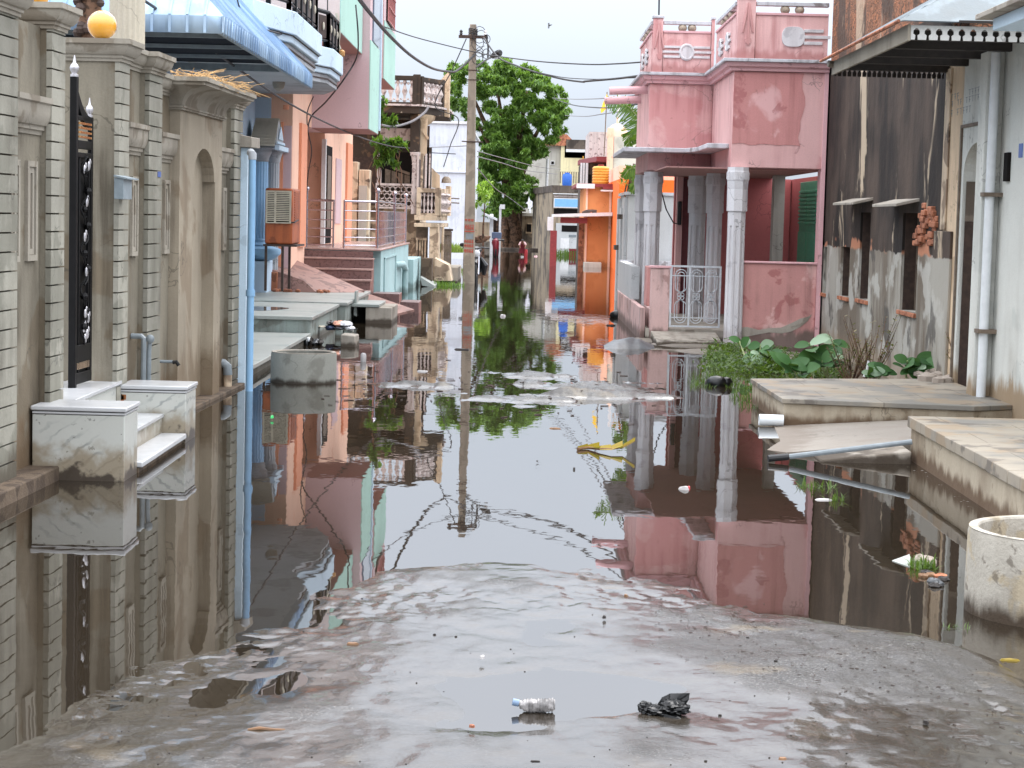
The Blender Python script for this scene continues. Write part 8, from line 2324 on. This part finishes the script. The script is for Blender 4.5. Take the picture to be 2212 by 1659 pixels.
lf_ = crown_mb(wc, .085, 3600, droop=.0, seed=41, core=.0)
m.f += [[i + len(m.v) for i in f] for f in lf_.f]; m.v += lf_.v
tag(m.build('water_grass', M['grass']), 'wet green grass growing out of the flood before the pink porch', 'grass', kind='stuff')
m = MB(); p = atZ((1400, 745))
m2 = MB()
for (x_, y_) in ((1420, 735), (1480, 745), (1540, 760), (1600, 765), (1680, 765), (1740, 775)):
    q = atZ((x_, y_)); m2.ball((q.x, q.y, -.05), .55, 12, (1.2, 1., .16))
tag(m2.build('mud_bank', M['mud']), 'low mud bank under the grass before the pink house', None, kind='structure')
# grass tufts floating on the right
def grass(label, z, x, y, n_, h, w, seed):
    m = MB(); p = atZ(D(z, x, y)); tuft(m, (p.x, p.y, -.01), n_, h, w, random.Random(seed), 2.)
    tag(m.build('grass_tuft', M['grass']), label, 'grass', 'small grass tufts in the water')
grass('grass tuft floating left of the small white scrap in the right hand water', 'Q3', 700, 1155, 90, .08, .14, 1)
grass('tiny grass tuft touching the blue white litter strip', 'Q3', 825, 1235, 26, .1, .05, 2)
grass('bright grass tuft on the litter pile left of the limewashed ring', 'Q4', 1370, 410, 110, .09, .07, 3)
grass('thin grass sprig at the foot of the limewashed ring', 'Q4', 1580, 790, 20, .05, .06, 4)
# litter pile
p = atZ(D('Q4', 1400, 420))
t = thing('litter_pile', 'little pile of stones, wrappers and scraps in the water left of the limewashed ring', 'litter', (p.x, p.y, 0))
def at4(x, y, dz=0.): v = atZ(D('Q4', x, y)); return Vector((v.x, v.y, dz))
m = MB(); q = at4(1390, 380); m.ball((q.x, q.y, .0), .052, 10, (1.2, 1, .8)); m.ball((q.x - .02, q.y + .05, .0), .04, 8); m.build('stone', M['stone'], t, 0, 60)
m = MB(); 
m.prism([(at4(*c_).x, at4(*c_).y) for c_ in ((1180, 370), (1290, 330), (1310, 400), (1290, 410))], 'z', -.004, .004); m.build('flat_stone', M['slab'], t)
for k, (x, y, mt) in enumerate(((1480, 470, 'brickbit'), (1440, 500, 'plasticgrey'), (1400, 450, 'litterdark'), (1470, 520, 'plasticgrey'), (1380, 470, 'twig'), (1500, 490, 'litterdark'), (1425, 465, 'twig'), (1450, 530, 'litterdark'))):
    q = at4(x, y); rag(q.x, q.y, .005, rnd(.02, .035), .025, .014, M[mt], 'scrap', t, 50 + k)
# black polythene bag, crushed bottle, stick
q = atZ((1432, 1545))
t = thing('black_bag', 'crumpled wet black polythene bag on the road beside the bottle', 'bag', (q.x, q.y, 0))
def ap(x, y, dy=0.): v = atY((x, y), q.y + dy); return v
s_ = q.y / F
def lump(x, y, w, h, dpt, seed, dy=0.):
    c = ap(x, y, dy); m = MB(); n, k = 34, 20
    rings = []
    for i in range(k + 1):
        th = (i + .03) / (k + .06) * PI - PI / 2; ring = []
        for j in range(n):
            a = 2 * PI * j / n; v = Vector((math.cos(th) * math.cos(a), math.cos(th) * math.sin(a), math.sin(th)))
            d = 1 + .3 * noise.noise(v * 2.3 + Vector((seed, 0, 0))) + .3 * abs(noise.noise(v * 5 + Vector((0, seed, 0)))) - .1 + .16 * noise.noise(v * 11)
            ring.append(m.av((c.x + v.x * w * s_ * d, c.y + v.y * dpt * d, max(.0, c.z + v.z * h * s_ * d))))
        rings.append(ring)
    for a, b in zip(rings, rings[1:]):
        for j in range(n): m.f.append([a[j], a[(j + 1) % n], b[(j + 1) % n], b[j]])
    m.f.append(rings[0][::-1]); m.f.append(rings[-1])
    return m
lump(1456, 1530, 34, 17, .05, 3).build('bag_body', M['bag'], t, 0, 30)
m = MB(); fan = [(1420, 1522), (1430, 1506), (1447, 1498), (1470, 1497), (1490, 1497), (1488, 1512), (1476, 1530), (1450, 1542), (1432, 1540)]
C = ap(1440, 1532, .03); P = [ap(x, y, .03 + .012 * (-1) ** k) for k, (x, y) in enumerate(fan)]
i0 = m.av(C); ii = [m.av(p) for p in P]
for a, b in zip(ii, ii[1:]): m.f.append([i0, a, b])
f_ = m.build('bag_flap', M['bag'], t); so2 = f_.modifiers.new('s', 'SOLIDIFY'); so2.thickness = .006
lump(1394, 1528, 18, 13, .03, 7, .01).build('bag_knot', M['bag'], t, 0, 30)
lump(1420, 1536, 34, 13, .04, 9, .0).build('bag_fold', M['bag'], t, 0, 30)
m = MB(); m.tube([ap(1425, 1540, -.01), ap(1440, 1548, -.03), ap(1460, 1553, -.05), ap(1471, 1555, -.06)], [.01, .016, .014, .006], 8); m.build('bag_tail', M['bag'], t)
q = atZ((1153, 1541))
t = thing('plastic_bottle', 'crushed clear plastic bottle with a faded blue cap lying on the road', 'bottle', (q.x, q.y, 0))
m = MB(); n = 20; prof = []
for k in range(34):
    f = k / 33; x_ = 1122 + (1199 - 1122) * f
    r = (9 + 9 * min(1, f / .18)) * (1 + .09 * math.sin(k * 1.9)) * (1 if f < .93 else 1 - (f - .93) * 3)
    prof.append((x_, r))
rings = []
for (x_, r) in prof:
    yc = 1522 + 3.5 * math.sin((x_ - 1122) / 18.) * .6 + (x_ - 1122) * .03
    c = atY((x_, yc), q.y + .02); ring = []
    for j in range(n):
        a = 2 * PI * j / n; d = 1 + .16 * noise.noise(Vector((math.cos(a) * 2, math.sin(a) * 2, x_ * .09)))
        ring.append(m.av((c.x, c.y + math.cos(a) * r * s_ * d * .9, max(.001, c.z + math.sin(a) * r * s_ * d * .82))))
    rings.append(ring)
for a, b in zip(rings, rings[1:]):
    for j in range(n): m.f.append([a[j], a[(j + 1) % n], b[(j + 1) % n], b[j]])
m.f.append(rings[0][::-1]); m.f.append(rings[-1])
m.build('bottle_body', M['bottle'], t, 0, 40)
a, b = atY((1107, 1516), q.y + .02), atY((1121, 1519), q.y + .02)
MB().tube([a, b], 8 * s_, 14).build('cap', M['bottlecap'], t, .001)
MB().tube([b, atY((1130, 1521), q.y + .02)], 7 * s_, 14).build('neck', M['bottle'], t)
a, b = atZ((535, 1577), .008), atZ((616, 1577), .008)
m = MB(); m.tube([a, a.lerp(b, .3) + Vector((0, .004, .004)), a.lerp(b, .7), b], [.005, .0075, .006, .004], 7); m.tube([b + Vector((-.002, 0, 0)), b + Vector((.002, -.03, -.002))], .002, 4)
tag(m.build('stick', M['twig']), 'short brown broken stick on the wet road at the lower left', 'stick')
# yellow banana leaf floating
t = thing('floating_leaf', 'torn yellow dead leaf floating in the middle of the flood', 'leaf', atZ((1310, 972)))
m = MB(); pts = [atZ((x, y), z) for x, y, z in ((1248, 970, .01), (1270, 967, .012), (1295, 970, .02), (1320, 970, .03), (1345, 967, .035), (1372, 953, .09))]
for k in range(len(pts) - 1):
    a, b = pts[k], pts[k + 1]; w = (.008, .02, .04, .05, .035, .01)
    for s in (-1, 1):
        i = len(m.v); m.v += [a, b, b + Vector((0, s * w[k + 1], .03 * (s > 0) + .02 * (k % 2))), a + Vector((0, s * w[k], .02 * (s > 0)))]; m.f.append([i, i + 1, i + 2, i + 3])
m.build('blade', M['yellowleaf'], t)
MB().tube(pts, [.012, .011, .009, .007, .005, .002], 6).build('midrib', M['twig'], t)
# plastic sheet heap by the porch slab
a = atZ((1310, 745)); b = atZ((1412, 745))
m = MB(); cN = 22
rows = []
for i in range(cN + 1):
    row = []
    for j in range(9):
        f, g_ = i / cN, j / 8
        x_ = 1304 + 108 * f; h = 22 * math.sin(PI * min(1, f * .9 + .05)) ** .8 * (1 - abs(2 * g_ - 1) ** 2)
        p = atZ((x_, 752 - 6 * g_)); 
        row.append(m.av((p.x, p.y - .25 + .5 * g_, -.02 + h * p.y / F * (1 + .25 * noise.noise(Vector((f * 6, g_ * 4, 2)))) + .012 * noise.noise(Vector((f * 20, g_ * 9, 5))))))
    rows.append(row)
for r0_, r1_ in zip(rows, rows[1:]):
    for j in range(8): m.f.append([r0_[j], r1_[j], r1_[j + 1], r0_[j + 1]])
tag(m.build('plastic_sheet', M['plasticgrey'], None, 0, 70), 'grey plastic sheet heaped at the edge of the pink porch slab', 'plastic sheet')
p = atZ(D('R8', 130, 1240)); 
m = MB(); m.ball((p.x, p.y, .03), .12, 12, (1.3, .8, .8)); m.ball((p.x + .12, p.y + .1, .05), .1, 10)
tag(m.build('bin_bag', M['bag']), 'black bag lying in the water at the corner of the pink plinth', 'bag')
m = MB(); p = atZ(D('R8', 215, 1040)); m.lathe([(.09, -.05), (.12, .05), (.12, .32), (.07, .4), (.05, .44)], (p.x, p.y, 0), 14); tag(m.build('plastic_can', M['pvcwhite']), 'white plastic can standing by the pink plinth', 'can')
MB_ = MB(); p = atZ(D('Q3', 90, 525)); MB_.ball((p.x, p.y, .02), .12, 12, (1.1, .9, .75)); MB_.ball((p.x + .1, p.y, .03), .07, 10)
tag(MB_.build('black_pot', M['bag']), 'round black plastic pot among the floating grass', 'pot')
# small scraps: each its own thing
def scrap(px, py, mat, w, h, label, cat='litter', kind=0, group=None, z=.004):
    p = atZ((px, py), z); f = p.y / F; m = MB(); r_ = random.Random(int(px * 7 + py))
    n = 9; W_, D_ = w * f, max(h * f * 2.5, w * f * .35)
    P = []
    for j in range(n):
        a = 2 * PI * j / n; d = r_.uniform(.6, 1.1); P.append((p.x + W_ / 2 * d * math.cos(a), p.y + D_ / 2 * d * math.sin(a)))
    A = [m.av((x, y, z - .004)) for x, y in P]; T = [m.av((p.x + (x - p.x) * .8, p.y + (y - p.y) * .8, z + h * f * r_.uniform(.2, .5))) for x, y in P]
    m.f.append(A[::-1]); m.f.append(T)
    for j in range(n): m.f.append([A[j], A[(j + 1) % n], T[(j + 1) % n], T[j]])
    tag(m.build('litter_scrap' if cat == 'litter' else cat.replace(' ', '_'), M[mat], None, 0, 50), label, cat, group)
scrap(1478, 1056, 'litterwhite', 26, 13, 'white and red cup scrap floating in the pink reflection')
scrap(1488, 1054, 'litterred', 8, 8, 'small red end of the floating cup scrap')
scrap(588, 902, 'littergreen', 10, 9, 'bright green ball floating near the concrete well ring', 'ball', z=.02)
scrap(1780, 1079, 'litterwhite', 40, 4, 'white plastic strip floating beside the tiny grass tuft')
scrap(1087, 683, 'litterwhite', 14, 9, 'small white paper sail floating on the dark tree reflection')
scrap(912, 802, 'litterwhite', 34, 6, 'white board scrap on the mud bar below the teal plinth')
scrap(1240, 1000 + 13, 'litterdark', 6, 10, 'dark cork floating upright in the sky reflection')
scrap(1200, 925, 'twig', 30, 3, 'brown twig scrap on the water left of the yellow leaf', 'twig')
scrap(1000, 755, 'litterdark', 40, 5, 'dark floating stick left of the utility pole reflection', 'twig')
scrap(1320, 703, 'litterdark', 26, 6, 'dark floating scrap in the orange reflection')
scrap(1128, 555, 'litterwhite', 10, 6, 'white bag scrap floating below the bending person')
scrap(1158, 554, 'pinkcloth', 10, 5, 'pale pink scrap floating right of the bending person')
scrap(1192, 563, 'litterwhite', 9, 5, 'white scrap beside the red brown porch pillar')
scrap(2180, 1425, 'yellowleaf', 46, 6, 'yellow leaf scrap at the right frame edge', 'leaf')
scrap(1305, 1333, 'litterdark', 9, 9, 'black round seed on the grey road centre', 'pebble', z=.02)
scrap(1042, 1420, 'litterwhite', 12, 9, 'small white chip on the road left of the bottle', z=.03)
scrap(1352, 1287, 'twig', 10, 8, 'brown pebble at the water edge below the pink drain spouts', 'pebble', z=.01)
scrap(763, 1390, 'twig', 34, 5, 'brown leaf stalk at the left water edge of the road', 'twig', z=.01)
scrap(1020, 1568, 'brickbit', 16, 8, 'orange brown leaf crumb below the bottle', 'leaf', z=.02)
scrap(1155, 1670 - 26, 'litterdark', 24, 4, 'dark twig bit on the road near the bottom edge', 'twig', z=.03)
scrap(2000, 1490 + 70, 'litterdark', 16, 10, 'black stone chip in the mud at the lower right', 'pebble', z=.02)
scrap(1690, 1700 - 62, 'twig', 24, 6, 'brown chip on the road at the lower right', 'pebble', z=.03)
# pebbles and crumbs on the road
rr = random.Random(77); m = MB()
for k in range(130):
    x_ = rr.uniform(100, 2150); y_ = rr.uniform(1300, 1650)
    p = atZ((x_, y_), .02)
    if yedge(p.x) - p.y < -.1 : continue
    z_ = gz(p.x, p.y)
    if z_ < -.004: continue
    r_ = rr.uniform(.0012, .0035) * (2 if rr.random() < .06 else 1)
    m.ball((p.x, p.y, z_ + r_ * .4), r_, 6, (1.2, 1, .7))
tag(m.build('road_grit', M['litterdark']), 'dark grit and crumbs scattered over the wet road', 'grit', kind='stuff')
m = MB()
for k in range(260):
    x_ = rr.uniform(1400, 2200); y_ = 1330 + (x_ - 1400) * .28 + rr.gauss(0, 45)
    p = atZ((x_, y_), .01); z_ = max(0, gz(p.x, p.y)); L = rr.uniform(.006, .022); a = rr.uniform(0, 6.28)
    m.tube([(p.x, p.y, z_ + .003), (p.x + L * math.cos(a), p.y + L * math.sin(a), z_ + .003)], rr.uniform(.0008, .0018), 4)
for k in range(160):
    x_ = rr.uniform(700, 1450); y_ = 850 + rr.gauss(0, 30)
    p = atZ((x_, y_)); z_ = max(0, gz(p.x, p.y)); L = rr.uniform(.02, .1); a = rr.uniform(0, 6.28)
    m.tube([(p.x, p.y, z_ + .004), (p.x + L * math.cos(a), p.y + L * math.sin(a), z_ + .006)], rr.uniform(.002, .005), 4)
tag(m.build('flotsam', M['darkbrown']), 'line of brown flotsam and leaf crumbs along the water edges', 'flotsam', kind='stuff')
# bird
p = atY(D('R5', 1080, 212), 120)
t = thing('flying_bird', 'dark bird in flight high above the street', 'bird', p)
k_ = 120 / F / 3.8272
m = MB(); m.tube([(p.x - 6 * k_, 120.2, p.z - 3 * k_), (p.x, 120, p.z), (p.x + 14 * k_, 119.8, p.z + 2 * k_), (p.x + 26 * k_, 119.7, p.z + 4 * k_)], [2 * k_, 6 * k_, 5 * k_, 2 * k_], 8); m.build('body', M['bikeblack'], t)
for s in (1, -1):
    m = MB(); m.hexa([(p.x - 6 * k_, 120, p.z), (p.x + 8 * k_, 119.9, p.z), (p.x + 8 * k_, 120.05, p.z + 1 * k_), (p.x - 6 * k_, 120.15, p.z + 1 * k_)], [(p.x - 8 * k_, 120 + .2 * s, p.z + s * 22 * k_), (p.x + 4 * k_, 119.9 + .2 * s, p.z + s * 26 * k_), (p.x + 4 * k_, 120 + .2 * s, p.z + s * 26.5 * k_), (p.x - 8 * k_, 120.1 + .2 * s, p.z + s * 22.5 * k_)]); m.build('wing', M['bikeblack'], t)
EXPO = 0.5
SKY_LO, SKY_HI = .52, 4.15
# ------------------------------------------------------------------ sky, sun, camera
world = bpy.data.worlds.new('World'); S.world = world
world.use_nodes = True
nt = world.node_tree; nt.nodes.clear()
sky = nt.nodes.new('ShaderNodeTexSky'); sky.sky_type = 'NISHITA'; sky.sun_disc = False
SUN_EL, SUN_AZ = math.radians(52), math.radians(20)
sky.sun_elevation = SUN_EL; sky.sun_rotation = SUN_AZ
sky.altitude = 100; sky.air_density = 1.0; sky.dust_density = 1.2; sky.ozone_density = 1.2
# thin bright overcast: the clear sky veiled by cloud, raised overhead, out of view, beyond CIE overcast to light the walls
hsv = nt.nodes.new('ShaderNodeHueSaturation'); hsv.inputs['Saturation'].default_value = .5
nt.links.new(sky.outputs[0], hsv.inputs['Color'])
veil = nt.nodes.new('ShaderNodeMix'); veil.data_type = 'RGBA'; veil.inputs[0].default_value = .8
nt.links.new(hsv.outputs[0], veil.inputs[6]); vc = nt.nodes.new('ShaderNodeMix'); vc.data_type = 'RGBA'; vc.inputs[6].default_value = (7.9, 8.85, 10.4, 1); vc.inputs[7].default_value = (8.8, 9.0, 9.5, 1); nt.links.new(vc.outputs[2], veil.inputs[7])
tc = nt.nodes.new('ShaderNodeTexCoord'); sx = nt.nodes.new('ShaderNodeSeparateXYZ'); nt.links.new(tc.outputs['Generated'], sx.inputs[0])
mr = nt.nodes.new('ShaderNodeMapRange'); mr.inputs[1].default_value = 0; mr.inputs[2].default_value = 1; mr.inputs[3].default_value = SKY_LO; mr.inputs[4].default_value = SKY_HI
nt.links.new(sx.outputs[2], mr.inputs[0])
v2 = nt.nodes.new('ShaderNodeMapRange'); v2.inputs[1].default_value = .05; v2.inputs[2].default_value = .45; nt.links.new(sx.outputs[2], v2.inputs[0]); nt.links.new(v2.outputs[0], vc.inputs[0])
cn_ = nt.nodes.new('ShaderNodeTexNoise'); cn_.inputs['Scale'].default_value = 2.2; cn_.inputs['Detail'].default_value = 5
nt.links.new(tc.outputs['Generated'], cn_.inputs['Vector'])
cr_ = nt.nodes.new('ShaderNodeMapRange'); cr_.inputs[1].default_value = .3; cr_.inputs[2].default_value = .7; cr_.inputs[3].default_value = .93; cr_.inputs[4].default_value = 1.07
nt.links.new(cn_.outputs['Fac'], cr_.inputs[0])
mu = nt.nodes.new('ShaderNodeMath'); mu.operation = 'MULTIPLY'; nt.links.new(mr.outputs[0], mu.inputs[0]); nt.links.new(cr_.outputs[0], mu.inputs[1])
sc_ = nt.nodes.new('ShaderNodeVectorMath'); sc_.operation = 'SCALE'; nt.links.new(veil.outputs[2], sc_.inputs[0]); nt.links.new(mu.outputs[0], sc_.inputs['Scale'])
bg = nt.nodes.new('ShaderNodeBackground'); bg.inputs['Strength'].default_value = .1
wo = nt.nodes.new('ShaderNodeOutputWorld')
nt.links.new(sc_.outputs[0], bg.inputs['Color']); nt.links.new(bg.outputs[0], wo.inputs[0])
sl = bpy.data.lights.new('sun', 'SUN'); sl.energy = .7; sl.angle = math.radians(25); sl.color = (1, .96, .9)
so = bpy.data.objects.new('sun', sl); COL.objects.link(so)
# sun_rotation turns clockwise from +Y seen from above
sd = Vector((math.sin(SUN_AZ) * math.cos(SUN_EL), math.cos(SUN_AZ) * math.cos(SUN_EL), math.sin(SUN_EL)))
so.rotation_euler = (-sd).to_track_quat('-Z', 'Y').to_euler(); so.location = (0, 20, 30)
cam = bpy.data.cameras.new('camera'); cam.sensor_width = 36; cam.lens = 36 * F / 2212; cam.clip_end = 3000; cam.clip_start = .1
co = bpy.data.objects.new('camera', cam); COL.objects.link(co)
mm = Matrix((RT, UP, -FW)).transposed().to_4x4(); mm.translation = CAMP
co.matrix_world = mm
S.camera = co
S.view_settings.view_transform = 'Standard'; S.view_settings.look = 'None'; S.view_settings.gamma = 1; S.view_settings.exposure = EXPO
S.view_settings.use_curve_mapping = False
S.render.engine = 'CYCLES'
S.cycles.max_bounces = 8; S.cycles.diffuse_bounces = 2; S.cycles.transparent_max_bounces = 12; S.cycles.use_denoising = True
